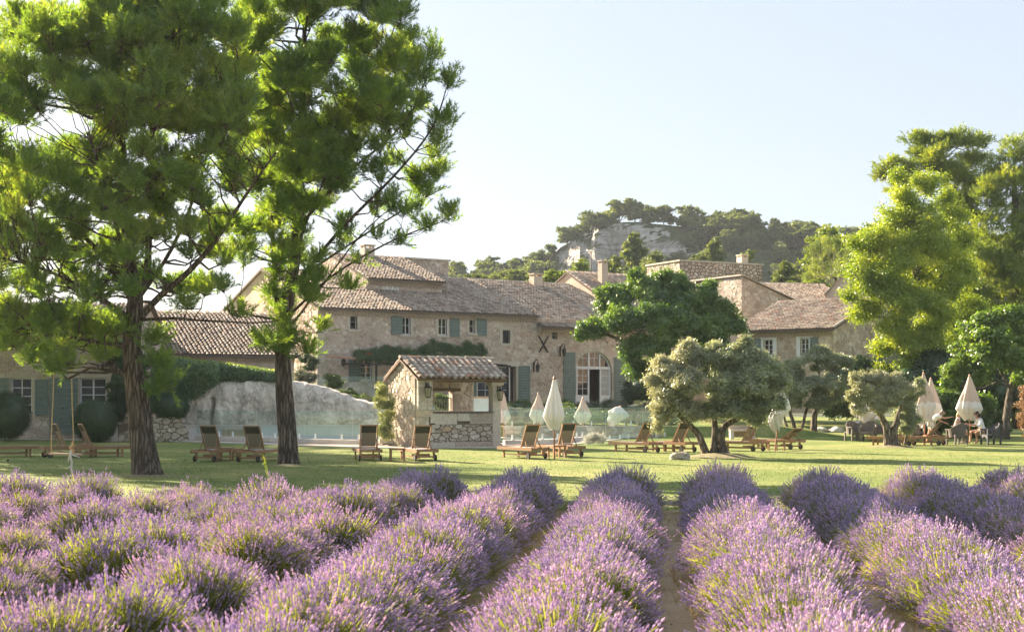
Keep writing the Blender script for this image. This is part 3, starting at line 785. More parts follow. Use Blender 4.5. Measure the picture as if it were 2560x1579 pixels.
# roof
rf = MB()
def slope(mb, x0, x1, y0, y1, z0, k, th=.12):
    z1 = z0+(y1-y0)*k
    mb.add([(x0, y0, z0), (x1, y0, z0), (x1, y1, z1), (x0, y1, z1), (x0, y0, z0-th), (x1, y0, z0-th), (x1, y1, z1-th), (x0, y1, z1-th)], [[0, 1, 2, 3], [4, 7, 6, 5], [0, 4, 5, 1], [1, 5, 6, 2], [3, 2, 6, 7], [0, 3, 7, 4]])
    return z1
ZF = ZE+.10
slope(rf, -.15, XS, -.32, 8, ZF, SLP); k2 = (ZF+8.32*SLP-ZL)/(8+.62)
slope(rf, XS, XE+.1, -.62, 8, ZL, k2); slope(rf, -.15, XE+.1, 8.01, 16.4, ZF+8.32*SLP, -SLP)
roof = rf.build('roof', TILE_D, farm)
def tiles(fr_root, x0, x1, y0, z0, k, S, seed, mat=None, skip=None, **kw):
    up = Vector((0, 1, k)).normalized(); roof_field(fr_root, (x0, y0, z0), (1, 0, 0), up, x1-x0, S, .225, .36, mat or TILE, skip, seed, **kw)
SLr = math.hypot(8.32, 8.32*SLP)
blk = lambda a, s_: 5.1 < a-.15 < 10.7 and s_ > 4.5
tiles(roof, -.15, XS, -.34, ZF, SLP, SLr, 21, skip=blk)
tiles(roof, XS+.05, XE+.1, -.64, ZL, k2, 8.62*math.sqrt(1+k2*k2), 22)
# ridge tiles
def ridge(parent, x0, x1, y, z, mat, step=.42, r=.11):
    x = x0; rg_ = random.Random(int(x0*10)+3)
    mb = MB()
    while x < x1:
        V = []
        for xx, rr in ((x, r), (x+step+.05, r*.86)):
            for q in range(7):
                a = math.pi*q/6; V.append((xx, y-rr*math.cos(a), z+rr*math.sin(a)*.9+rg_.uniform(-.004, .004)))
        mb.add(V, [[q, q+1, 8+q, 7+q] for q in range(6)]); x += step
    o = mb.build('ridge_tiles', mat, parent); o['kind'] = 'stuff'
ridge(roof, -.1, XE, 8, ZF+8.32*SLP+.02, TILE_L)
# genoise under the eave: two rows of tile mouths
def genoise(parent, x0, x1, y, z, name='eave_cornice'):
    b = MB(); b.box(x0, x1, y-.16, y+.05, z-.16, z-.012).box(x0, x1, y-.07, y+.05, z-.30, z-.165)
    o = b.build(name, MORTAR, parent)
    t = MB(); x = x0+.1; 
    while x < x1:
        for (yy, zz) in ((y-.17, z-.15), (y-.08, z-.29)):
            V = []
            for yq in (yy-.05, yy+.02):
                for q in range(6):
                    a = math.pi*q/5; V.append((x-.09*math.cos(a), yq, zz+.09*math.sin(a)))
            t.add(V, [[q, q+1, 7+q, 6+q] for q in range(5)])
        x += .215
    o2 = t.build('cornice_tiles', TILE_L, o); o2['kind'] = 'stuff'
genoise(farm, 0, XS, 0, ZE); genoise(farm, XS+.01, XE, -.28, ZL-.02)

# upper range behind
y4 = 4.0; ux0, ux1 = 5.2, 10.6; uz = 9.25; uk = .36; yr = 9.1; uzr = uz+uk*(yr-y4)
up_h = [(FM.x(955, y4), FM.x(999, y4), 8.62, 8.62+.42)]
ur = thing('upper_range', 'taller stone range with a sunlit pale side wall stepping up behind the long roof', 'building', (FM.ox, FM.oy, 0), FM.th)
ub = wall_grid(ux0, ux1, 7.6, uz, up_h, front_map(y4), .2)
ngon(ub, [(ux0, y4, 4), (ux0, y4, uz), (ux0, yr, uzr), (ux0, yr+3.4, uzr-.9), (ux0, yr+3.4, 4)]); ngon(ub, [(ux1, y4, 7), (ux1, y4, uz), (ux1, yr, uzr), (ux1, yr, 7)])
uwall = ub.build('wall', MORTAR, ur)
masonry(uwall, rubble([(ux0, 8.3), (ux1, 8.3), (ux1, uz), (ux0, uz)], .3, .22, 31, [(up_h[0][0]-.2, up_h[0][1]+.2, 8.5, 9.1)], .8), front_map(y4), STONE, 60, .014, .026, 7)
masonry(uwall, rubble([(-yr-3.4, 7.2), (-y4, 7.2), (-y4, uz), (-yr, uzr), (-yr-3.4, uzr-.9)], .32, .25, 32, [], .8), left_map(ux0), PALE, 0, .016, .012, 8, flip=True)
window(ur, *up_h[0], y=y4+.1, cols=1, rows=1, leaves=3, fr=.06, pane=m_flat('white_curtain', (.6, .62, .64), .8))
MB().box(up_h[0][0]-.1, up_h[0][1]+.1, y4-.04, y4+.05, 9.05, 9.2).build('lintel', DRESSED, ur)
r2 = MB(); slope(r2, ux0-.15, ux1+.1, y4-.35, yr, uz+.02, uk); uroof = r2.build('roof', TILE_D, ur)
tiles(uroof, ux0-.15, ux1+.1, y4-.36, uz+.03, uk, 5.45*math.sqrt(1+uk*uk), 33)
ridge(uroof, ux0-.1, ux1, yr, uz+uk*(yr-y4+.35)+.05, TILE_L); genoise(ur, ux0, ux1, y4, uz-.06)
# tall back wall block at the right of it
tb = MB().box(ux1+.02, 14.0, yr-.2, yr+3.2, 7.5, uzr+.12); tw = tb.build('wall', MORTAR, ur)
masonry(tw, rubble([(ux1+.02, 8.6), (14.0, 8.6), (14.0, uzr+.12), (ux1+.02, uzr+.12)], .30, .23, 34, [], .8), front_map(yr-.2), STONE, 40, .014, .025, 9)
MB().box(ux1-.1, 14.12, yr-.32, yr+3.3, uzr+.125, uzr+.24).build('coping', DRESSED, ur)
def chimney(name, fr_, x, y, z0, z1, w, d, label, rz, pots=True):
    p = Vector((fr_.ox+x*fr_.c-y*fr_.s, fr_.oy+x*fr_.s+y*fr_.c, 0))
    c = MB(); c.box(-w/2, w/2, -d/2, d/2, z0-p.z, z1-.22)
    o = c.build('shaft', RENDER, name)
    o.location = (x, y, 0)
    cp = MB().box(-w/2-.05, w/2+.05, -d/2-.05, d/2+.05, z1-.08, z1)
    for sx in (-1, 1):
        for sy in (-1, 1): cp.box(sx*(w/2-.07)-.06, sx*(w/2-.07)+.06, sy*(d/2-.07)-.06, sy*(d/2-.07)+.06, z1-.22, z1-.08)
    q = cp.build('chimney_cap', RENDER, o)
    return o
uch = chimney(ur, FM, FM.x(919, yr), yr, uzr-.6, FM.z(612, FM.x(919, yr), yr), .75, .6, '', FM.th)
xc1 = FM.x(1338, 7.5); chimney(farm, FM, xc1, 7.4, ZF+7*SLP, FM.z(684, xc1, 7.5), .72, .6, '', FM.th)

# range behind on the right, white gable side and tall flue
x3 = XE+.25; br = thing('rear_range', 'rear range with a white rendered side wall, sloping tiled edge and a tall thin chimney', 'building', (FM.ox, FM.oy, 0), FM.th)
z3r = FM.z(682, x3, 8.5); z3f = z3r-.49*8.5
bm_ = MB(); ngon(bm_, [(x3, 0, 1), (x3, 0, z3f), (x3, 8.5, z3r), (x3, 13, z3r-2.1), (x3, 13, 1)]); ngon(bm_, [(x3+8, 0, 1), (x3+8, 0, z3f), (x3+8, 8.5, z3r), (x3+8, 13, z3r-2.1), (x3+8, 13, 1)])
bm_.box(x3+.02, x3+8, .02, .4, 1, z3f); bw = bm_.build('wall', RENDER, br)
r3 = MB(); slope(r3, x3-.12, x3+8.1, -.4, 8.5, z3f-.13, .49); slope(r3, x3-.12, x3+8.1, 8.51, 13.2, z3f-.13+8.9*.49, -.46); r3r = r3.build('roof', TILE_D, br)
tiles(r3r, x3-.05, x3+8.1, -.42, z3f-.12, .49, 8.9*math.sqrt(1+.49**2), 41)
for i in range(24):                                    # sunlit edge tiles
    y = -.3+i*.37; z = z3f-.05+(y+.3)*.49
    TVu, TFu = tile_unit(.44, .12, .1)
    upv = Vector((0, 1, .49)).normalized(); nr = Vector((0, -.49, 1)).normalized()
    P = np.outer(TVu[:, 0], (1, 0, 0))+np.outer(TVu[:, 1], upv)+np.outer(TVu[:, 2]+.02+(.46-TVu[:, 1])*.05, nr)+np.array((x3-.05, y, z))
    link('edge_tile', mesh('edge_tile', P, TFu, TILE_L), r3r)
xf = FM.x(1507, 6.3); chimney(br, FM, xf, 6.3, z3f+5*.49, FM.z(651, xf, 6.3), .52, .5, '', FM.th)
# aerial
ta = thing('aerial', 'thin rooftop television aerial on a mast in front of the wooded hill', 'aerial', at(1478, 700, 106), .4)
MB().bar((0, 0, -1.5), (0, 0, 2.2), .05, .05).build('mast', IRON, ta); a_ = MB().bar((-.7, 0, 2.1), (.7, 0, 2.1), .03, .03)
for i in range(7): a_.bar((-.6+i*.2, -.3, 2.1), (-.6+i*.2, .3, 2.1), .02, .02)
a_.build('antenna', IRON, ta)

# rear tower
FT = Frame(*(at(1700, 0, 116).xy), 27)
tw_ = thing('stone_tower', 'square rubble stone tower block with a flat coping, rising behind the dark green tree', 'building', (FT.ox, FT.oy, 0), FT.th)
zt = FT.z(653, 0); tx = FT.x(1905)
t_ = MB().box(0, tx, 0, 5, 3, zt); twl = t_.build('wall', MORTAR_D, tw_)
masonry(twl, rubble([(0, zt-3.6), (tx, zt-3.6), (tx, zt), (0, zt)], .34, .27, 51, [], .6), front_map(0), STONE, 120, .03, .03, 51)
masonry(twl, rubble([(-5, zt-5), (0, zt-5), (0, zt), (-5, zt)], .34, .27, 52, [], .6), left_map(0), PALE, 0, .02, .02, 52, flip=True)
MB().box(-.12, tx+.12, -.12, 5.1, zt+.003, zt+.13).build('coping', TILE_L, tw_)
chimney(tw_, FT, FT.x(1856, 2), 2, zt, FT.z(637, FT.x(1856, 2), 2), .7, .7, '', FT.th)

# building A: lit left wall, shaded gable face
FA = Frame(*(at(1855, 0, 95).xy), 30)
ba = thing('side_range', 'rough stone range with a long falling roof edge and a sunlit left wall', 'building', (FA.ox, FA.oy, 0), FA.th)
zA = FA.z(691, 0); LA = 9.0; kA = .325
m_ = MB(); ngon(m_, [(0, 0, 1), (LA, 0, 1), (LA, 0, zA-LA*kA), (0, 0, zA)]); m_.add([(0, 0, 1), (0, 7, 1), (0, 7, zA-.2), (0, 0, zA)], [[0, 1, 2, 3]])
aw = m_.build('wall', MORTAR, ba)
masonry(aw, rubble([(0, 4.5), (LA-3, 4.5), (LA-3, zA-(LA-3)*kA), (0, zA)], .34, .26, 61, [], 1.1), front_map(0), STONE, 120, .03, .03, 61)
masonry(aw, rubble([(-6.8, 6), (0, 6), (0, zA), (-6.8, zA-.2)], .32, .25, 62, [], .6), left_map(0), PALE, 0, .016, .02, 62, flip=True)
ra = MB(); ra.add([(-.15, -.12, zA+.05), (LA, -.12, zA+.05-(LA+.15)*kA), (LA, 7, zA+.05-(LA+.15)*kA), (-.15, 7, zA+.05)], [[0, 1, 2, 3]])
ra.box(-.15, .2, -.1, 7, zA+.05, zA+.14); rar = ra.build('roof', TILE_L, ba)
up = Vector((-1, 0, kA)).normalized(); roof_field(rar, (LA, 0, zA+.06-(LA+.15)*kA), (0, 1, 0), up, 6.9, (LA)*math.sqrt(1+kA*kA), .225, .36, TILE, None, 63)
for i in range(24):
    x = LA-i*.37; V_, F_ = tile_unit(.44, .11, .095); nr = Vector((kA, 0, 1)).normalized()
    P = np.outer(V_[:, 0], (0, 1, 0))+np.outer(V_[:, 1], up)+np.outer(V_[:, 2]+.03, nr)+np.array((x, -.06, zA+.06-(x+.15)*kA))
    link('edge_tile', mesh('edge_tile', P, [f[::-1] for f in F_], TILE), rar)

# building B: dark roof slope and white gable behind
FB = Frame(*(at(1905, 0, 103).xy), 14)
bb = thing('back_range', 'low back range showing only its dark tiled slope under the bare tree', 'building', (FB.ox, FB.oy, 0), FB.th)
zb0 = FB.z(768, FB.x(2030)); xb1 = FB.x(2150); slb = MB(); slope(slb, 0, xb1, 0, 6, zb0, .36); slb.box(.1, xb1-.1, .3, 5.8, 2, zb0-.12); rb = slb.build('roof', TILE_D, bb)
roof_field(rb, (0, -.05, zb0), (1, 0, 0), Vector((0, 1, .36)).normalized(), xb1, 6.4, .225, .36, TILE, None, 71); ridge(rb, 0, xb1, 6, zb0+2.2, TILE)
FW = Frame(*(at(2066, 0, 106).xy), -20)
bw2 = thing('white_gable_house', 'white rendered gable end beside the yellow green tree', 'building', (FW.ox, FW.oy, 0), FW.th)  # faces away from the sun; pale render colour stands in for sunlight
zw = FW.z(683, FW.x(2112)); xw = FW.x(2112); zl = FW.z(735, 0)
g_ = MB(); ngon(g_, [(0, 0, 2), (2*xw, 0, 2), (2*xw, 0, zl), (xw, 0, zw), (0, 0, zl)]); ngon(g_, [(0, 0, 2), (0, 7, 2), (0, 7, zl), (0, 0, zl)]); g_.build('wall', RENDER, bw2)
g_ = MB()
for sg in (0, 1):
    xa = -.15 if sg == 0 else 2*xw+.15
    g_.add([(xa, -.15, zl), (xw, -.15, zw+.08), (xw, 7, zw+.08), (xa, 7, zl), (xa, -.15, zl-.1), (xw, -.15, zw-.02), (xw, 7, zw-.02), (xa, 7, zl-.1)], [[0, 1, 2, 3], [4, 5, 6, 7], [0, 1, 5, 4]])
g_.build('roof', TILE_L, bw2)

# building C: two white-framed windows, grazing sun
FC = Frame(*(at(1868, 0, 85.8).xy), -38)
bc = thing('guest_wing', 'low stone guest wing with two white surrounded windows above the olive trees', 'building', (FC.ox, FC.oy, 0), FC.th)
zC = FC.z(832, 0); LC = FC.x(2083); kC = .335; yC = 6.0
def holeC(u0, v0, u1, v1): a = FC.x(u0); b = FC.x(u1); return (a, b, FC.z(v1, (a+b)/2), FC.z(v0, (a+b)/2))
hc1 = holeC(1909, 848, 1932, 888); hc2 = holeC(2001, 845, 2022, 888)
cw = wall_grid(0, LC, 1, zC, [hc1, hc2], front_map(0), .25)
ngon(cw, [(LC, 0, 1), (LC, yC, 1), (LC, yC, zC+kC*yC), (LC, 0, zC)]); ngon(cw, [(0, 0, 1), (0, yC, 1), (0, yC, zC+kC*yC), (0, 0, zC)])
cwl = cw.build('wall', MORTAR, bc)
masonry(cwl, rubble([(0, 2.5), (LC, 2.5), (LC, zC), (0, zC)], .32, .25, 81, [(h[0]-.25, h[1]+.25, h[2]-.3, h[3]+.25) for h in (hc1, hc2)], .9), front_map(0), STONE, 100, .016, .026, 81)
masonry(cwl, rubble([(0, 1), (yC, 1), (yC, zC+kC*yC), (0, zC)], .34, .26, 82, [], .9), right_map(LC), STONE, 100, .02, .03, 82)
for h in (hc1, hc2): surround(bc, *h, w=.26, mat=WHITE); window(bc, *h, y=.14, cols=1, rows=3, leaves=2, fr=.055)
a, b, c, d = holeC(1886, 846, 1903, 890); shutter(bc, a, b, c, d)
a, b, c, d = holeC(2026, 843, 2046, 886); shutter(bc, a, b, c, d)
rc = MB(); slope(rc, -1.0, LC+.2, -.4, yC, zC+.08, kC); rcr = rc.build('roof', TILE_D, bc)
tiles(rcr, -1.0, LC+.2, -.42, zC+.08, kC, (yC+.4)*math.sqrt(1+kC*kC), 83, mat=TILE_L); genoise(bc, 0, LC+.05, 0, zC-.02)
for i in range(17):
    y = -.4+i*.37; V_, F_ = tile_unit(.44, .11, .095); up = Vector((0, 1, kC)).normalized(); nr = Vector((0, -kC, 1)).normalized()
    P = np.outer(V_[:, 0], (1, 0, 0))+np.outer(V_[:, 1], up)+np.outer(V_[:, 2]+.03, nr)+np.array((LC+.16, y, zC+.1+(y+.4)*kC))
    link('edge_tile', mesh('edge_tile', P, F_, TILE_L), rcr)

# left cottage
FL = Frame(*(at(-160, 0, 66.2).xy), 3)
lc = thing('cottage', 'low stone cottage with big blue green shutters standing behind the clipped bushes and the swing', 'building', (FL.ox, FL.oy, 0), FL.th)
def holeL(u0, v0, u1, v1): a = FL.x(u0); b = FL.x(u1); return (a, b, FL.z(v1, (a+b)/2), FL.z(v0, (a+b)/2))
hl1 = holeL(27, 944, 80, 1037); hl2 = holeL(199, 944, 266, 1030); LL = FL.x(330); zLL = 4.9
lw_ = wall_grid(0, LL, -.05, zLL, [hl1, hl2], front_map(0), .28)
ngon(lw_, [(LL, 0, 0), (LL, 8, 0), (LL, 8, zLL), (LL, 4, zLL+1.5), (LL, 0, zLL)]); ngon(lw_, [(0, 0, 0), (0, 8, 0), (0, 8, zLL), (0, 4, zLL+1.5), (0, 0, zLL)]); lw_.box(.1, LL-.1, 3, 3.2, 0, zLL)
lwl = lw_.build('wall', MORTAR, lc)
masonry(lwl, rubble([(0, 0), (LL, 0), (LL, zLL), (0, zLL)], .36, .26, 91, [(h[0]-.25, h[1]+.2, h[2]-.25, h[3]+.2) for h in (hl1, hl2)], .9), front_map(0), PALE, 240, .02, .04, 91)
for h in (hl1, hl2): surround(lc, *h, w=.22); window(lc, *h, y=.14, cols=2 if h is hl1 else 1, rows=4, leaves=1 if h is hl1 else 2, fr=.07, bar=.04)
for q in ((-40, 944, 24, 1040), (88, 948, 121, 1038), (125, 944, 196, 1086)):
    a, b, c, d = holeL(*q); shutter(lc, a, b, c, d, board=.24)
rl = MB(); slope(rl, -.2, LL+.2, -.35, 4, zLL+.1, .36); slope(rl, -.2, LL+.2, 4.01, 8.3, zLL+.1+4.35*.36, -.36); rlr = rl.build('roof', TILE_D, lc)
tiles(rlr, -.2, LL+.2, -.37, zLL+.1, .36, 4.35*math.sqrt(1+.36**2), 93); genoise(lc, 0, LL, 0, zLL)

# annex behind the ivy wall
FX = Frame(*(at(405, 0, 73).xy), 24)
an = thing('annex', 'annex with a sunlit beige wall under a broad tiled slope, between the two pine trunks', 'building', (FX.ox, FX.oy, 0), FX.th)
zX = FX.z(889, FX.x(437)); LX = FX.x(735)
x_ = MB(); x_.box(0, LX, 0, 7, 1, zX); x_.build('wall', RENDER, an)
rx = MB(); slope(rx, -.3, LX+.3, -.35, 7, zX+.05, .36); rxr = rx.build('roof', TILE_D, an)
tiles(rxr, -.3, LX+.3, -.37, zX+.05, .36, 7.35*math.sqrt(1+.36**2), 101); genoise(an, 0, LX, 0, zX)

# ironwork on the facade
def onwall(u, v, y=-.06): x = FM.x(u, 0); return Vector((FM.ox+x*FM.c-y*FM.s, FM.oy+x*FM.s+y*FM.c, FM.z(v, x)))
cx_ = tag(empty('iron_cross', onwall(1357, 860), FM.th), 'rusty iron X shaped wall tie on the facade left of the small barred window', 'wall tie')
MB().bar((-.36, 0, .52), (.36, 0, -.52), .07, .06, (0, 1, 0)).build('bar', IRON, cx_); MB().bar((-.36, -.07, -.52), (.36, -.07, .52), .07, .06, (0, 1, 0)).build('bar', IRON, cx_)
def scroll_lamp(u, v, label, s_=1.0):
    t = thing('scroll_lantern', label, 'lantern', onwall(u, v), FM.th)
    pts = [(0, -.02-.0*i, 0) for i in range(1)]; pts = [(0, -.02, -.35), (0, -.05, -.1), (0, -.12, .18), (0, -.28, .34), (0, -.45, .30), (0, -.5, .16), (0, -.42, .08), (0, -.34, .14)]
    MB().tube([tuple(c*s_ for c in p) for p in pts], .028*s_, 6).bar((0, -.01, -.45*s_), (0, -.01, .2*s_), .09, .03).build('bracket', IRON, t)
    MB().lathe([(.02, .12), (.06, .06), (.15, -.02), (.16, -.05)], 6, (0, -.45*s_, 0)).build('cap', IRON, t)
    f = MB()
    for k in range(6): a = math.pi*2*k/6; f.bar((.14*math.cos(a), -.45*s_+.14*math.sin(a), -.05), (.09*math.cos(a), -.45*s_+.09*math.sin(a), -.4), .016, .016)
    f.lathe([(.10, -.43), (.10, -.4), (.03, -.46)], 6, (0, -.45*s_, 0)).build('cage', IRON, t)
    MB().lathe([(.08, -.39), (.125, -.06)], 6, (0, -.45*s_, 0)).build('glass', m_flat('dark_lamp_glass', (.07, .07, .06), .15), t)
scroll_lamp(1399, 873, 'black scrolled iron lantern beside the top of the tall arched shutter')
scroll_lamp(1333, 912, 'black scrolled iron lantern to the right of the garden door shutter')
t = thing('hanging_lantern', 'small dark lantern hanging on the facade beside the terracotta downpipe', 'lantern', onwall(856, 897, -.15), FM.th)
MB().bar((0, 0, .1), (0, .15, .1), .02, .02).bar((0, 0, .1), (0, 0, 0), .02, .02).build('bracket', IRON, t); MB().lathe([(.03, .02), (.15, -.06), (.14, -.1), (.10, -.38), (.02, -.42)], 6).build('lamp_body', IRON, t)
# ================================================================ pool house (kiosk)
FK = Frame(*(at(1046, 0, 54.5).xy), 28)
kiosk = thing('pool_kiosk', 'small open stone kiosk with a canal tile roof, counter and two lanterns beside the pool', 'kiosk', (FK.ox, FK.oy, 0), FK.th)
KL = FK.x(1252); KD = 2.9; ke = 2.72; kr = 3.40; xo0 = FK.x(1081); xo1 = FK.x(1232); ct = FK.z(1028, (xo0+xo1)/2)
zb = FK.z(955, 2); pl = .22
W_l = MB(); ngon(W_l, [(0, 0, 0), (0, 0, ke), (0, KD/2, kr), (0, KD, ke), (0, KD, 0)]); ngon(W_l, [(.4, .0, 0), (.4, 0, ke), (.4, KD/2, kr), (.4, KD, ke), (.4, KD, 0)])
W_l.add([(0, 0, 0), (.4, 0, 0), (.4, 0, ke), (0, 0, ke)], [[0, 1, 2, 3]])
lw = W_l.build('side_wall', MORTAR, kiosk)
masonry(lw, rubble([(-KD, 0), (-.32, 0), (-.32, ke+.15), (-KD/2, kr-.03), (-KD, ke)], .20, .155, 111, [], 1.2), left_map(0), PALE, 170, .011, .035, 111, flip=True)
fw = MB().box(.0, xo1, .02, .42, 0, ct-.05).box(0, xo0, .02, .42, ct-.05, ke).build('front_wall', MORTAR_D, kiosk)
masonry(fw, rubble([(xo0-.25, pl), (xo1, pl), (xo1, ct-.5), (xo0-.25, ct-.5)], .21, .145, 112, [], 1.3), front_map(.02), PALE, 90, .011, .045, 112)
rg = random.Random(8)
def block(x0, x1, z0, z1, y0=-.03, y1=.2, par=fw, j=.006, mat=PALE):
    MB().box(x0+j, x1-j, y0-rg.uniform(0, .02), y1, z0+j, z1-j).build('dressed_block', mat, par)
# plinth, quoins, counter blocks
x = -.08
while x < KL-.35: w = rg.uniform(.7, 1.25); w = min(w, KL-.35-x); block(x, x+w, 0, pl, -.08); x += w
pwp = at(1181, 0, 64.5); pw = thing('planter_wall', 'pale rendered planter with a terracotta rim seen through the kiosk opening', 'planter', (pwp.x, 64.5, 0)); MB().box(0, .95, 0, .5, 0, EYE-(990-HOR)/F*64.5-.08).build('planter_body', COPE, pw); MB().box(-.05, 1.0, -.05, .55, EYE-(990-HOR)/F*64.5-.079, EYE-(990-HOR)/F*64.5).build('rim', m_flat('terracotta_rim', (.45, .26, .18), .9), pw)
z = pl; k = 0
while z < ke-.02:
    h = rg.uniform(.26, .42); h = min(h, ke-z)
    if ke-(z+h) < .12: h = ke-z
    we = xo0 if z > ct-.1 else xo0+(.1 if k % 2 else -.15)
    mid = we*rg.uniform(.45, .65)
    if k % 2: block(-.03, we, z, z+h)
    else: block(-.03, mid, z, z+h); block(mid, we, z, z+h/2); block(mid, we, z+h/2, z+h)
    MB().box(-.045-rg.uniform(0, .02), .1, .2, .36+.2*(k % 2), z+.006, z+h-.006).build('dressed_block', PALE, lw)
    z += h; k += 1
x = xo0+.1; 
for w in (.95, .55, 1.25): block(x, min(x+w, xo1), ct-.5+.12*(w < .9), ct-.06); x = min(x+w, xo1)
block(xo0-.1, xo0+.1, ct-.45, ct-.06)
MB().box(xo0, xo1, -.10, .5, ct-.05, ct).build('counter', m_flat('dark_stone_slab', (.11, .10, .085), .5), kiosk)
# column with capital
col = MB().box(xo1, KL, .0, .36, 0, zb-.16).build('column', DRESSED, kiosk)
MB().box(xo1-.03, KL+.03, -.03, .39, zb-.16, zb-.11).box(xo1-.09, KL+.09, -.09, .45, zb-.11, zb).box(xo1-.02, KL+.05, -.06, .4, 0, .12).build('capital', DRESSED, col)
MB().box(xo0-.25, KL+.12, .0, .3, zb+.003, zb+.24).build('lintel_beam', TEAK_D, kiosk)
# back wall with railing window
xbw = FK.x(1183, KD-.35); hb = (FK.x(1087, KD-.35), FK.x(1131, KD-.35), ct+.0, ct+.80)
bw_ = wall_grid(0, xbw, 0, ke, [hb], front_map(KD-.35), .34).build('back_wall', MORTAR, kiosk)
ch = MB().box(xbw, xbw+.02, KD-.35, KD, 0, ke).build('wall_end', DRESSED, bw_)
masonry(bw_, rubble([(.4, ct), (xbw, ct), (xbw, ke), (.4, ke)], .24, .18, 113, [(hb[0]-.03, hb[1]+.03, hb[2], hb[3]+.1)], 1.0), front_map(KD-.35), PALE, 40, .012, .03, 113)
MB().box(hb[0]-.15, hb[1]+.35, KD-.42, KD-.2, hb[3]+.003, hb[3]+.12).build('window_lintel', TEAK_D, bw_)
rl_ = MB().bar((hb[0]-.05, KD-.2, ct+.52), (hb[1]+.02, KD-.2, ct+.52), .03, .03)
for i in range(7): rl_.bar((hb[0]+.05+i*.12, KD-.2, ct), (hb[0]+.05+i*.12, KD-.2, ct+.52), .018, .018)
rl_.build('railing', IRON, bw_)
MB().box(KL-.1, KL+.2, KD-.35, KD, 0, ke-.2).build('rear_post', DRESSED, kiosk) if False else None
kk = (kr-ke)/(KD/2); oh = .22
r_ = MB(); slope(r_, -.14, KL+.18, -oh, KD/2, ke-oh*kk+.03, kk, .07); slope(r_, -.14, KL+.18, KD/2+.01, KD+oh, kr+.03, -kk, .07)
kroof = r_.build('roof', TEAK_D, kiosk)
ku = Vector((0, 1, kk)).normalized(); ks = (KD/2+oh)*math.sqrt(1+kk*kk)
unit_c = tile_unit(.46, .108, .085, 8); cv = unit_c[0].copy(); cv[:, 2] *= -1; cv[:, 2] += .075; unit_ch = (cv, [f[::-1] for f in unit_c[1]])
roof_field(kroof, (-.14, -oh-.02, ke-oh*kk+.035), (1, 0, 0), ku, KL+.32, ks-.16, .262, .30, TILE_L, None, 121, each=True, lift=.055, unit=unit_c, jit=.01)
roof_field(kroof, (-.01, -oh-.02, ke-oh*kk+.035), (1, 0, 0), ku, KL+.32-.262, ks-.16, .262, .30, TILE_L, None, 122, each=True, lift=.03, unit=unit_ch, jit=.008, name='channel_tile')
roof_field(kroof, (KL+.18, KD+oh, ke-oh*kk+.035), (-1, 0, 0), Vector((0, -1, kk)).normalized(), KL+.32, ks-.16, .262, .30, TILE_L, None, 123, lift=.055, unit=unit_c)
x = -.16; i = 0
while x < KL+.15:
    V = []; hz_ = kr+.085+rg.uniform(-.008, .008)
    for xx, rr in ((x, .125), (x+.46, .10)):
        for q in range(9): a = math.pi*q/8; V.append((xx, KD/2-rr*math.cos(a), hz_+rr*math.sin(a)*.85))
    link('ridge_tile', mesh('ridge_tile', V, [[q, q+1, 10+q, 9+q] for q in range(8)]+[list(range(8, -1, -1))], TILE_L), kroof); x += .41; i += 1
def local(fr, x, y, z): return Vector((fr.ox+x*fr.c-y*fr.s, fr.oy+x*fr.s+y*fr.c, z))
lantern_wall(local(FK, FK.x(1063), -.06, FK.z(963, .2)+.02), FK.th, 'bronze lantern on the left corner pier of the small kiosk', 1.25)
lantern_wall(local(FK, FK.x(1243), -.02, FK.z(971, 3.6)+.02), FK.th, 'bronze lantern on the square column at the right of the small kiosk', 1.25)
# things on the counter and stone planter, pole
t = thing('glass_bottle', 'clear bottle standing at the left end of the kiosk counter', 'bottle', local(FK, xo0+.12, .2, ct), 0)
MB().lathe([(.07, 0), (.08, .1), (.03, .2), (.03, .28)], 10).build('bottle_body', m_glass('bottle_glass', .5, (.9, .95, .9)), t)
t = thing('stone_trough', 'old stone trough on a slab beside the lit kiosk wall', 'trough', ground(986, 1114), R(8))
MB().box(-.6, .6, 0, .5, .1, .34).box(-.2, .45, .05, .45, 0, .1).build('basin', COPE, t); MB().box(-.54, .54, .06, .44, .34, .355).build('soil', m_flat('terracotta_soil', (.33, .17, .11), .9), t)
t = thing('garden_shower', 'slim grey post with a slanting brace beside the climbing jasmine', 'post', ground(973, 1113)+Vector((0, .5, 0)))
MB().box(-.055, .055, -.055, .055, .2, 1.62).box(-.065, .065, -.065, .065, 1.62, 1.66).build('post', m_flat('weathered_grey_wood', (.33, .32, .28), .8), t); MB().bar((.05, 0, .75), (.36, 0, .25), .03, .03).build('brace', IRON, t)

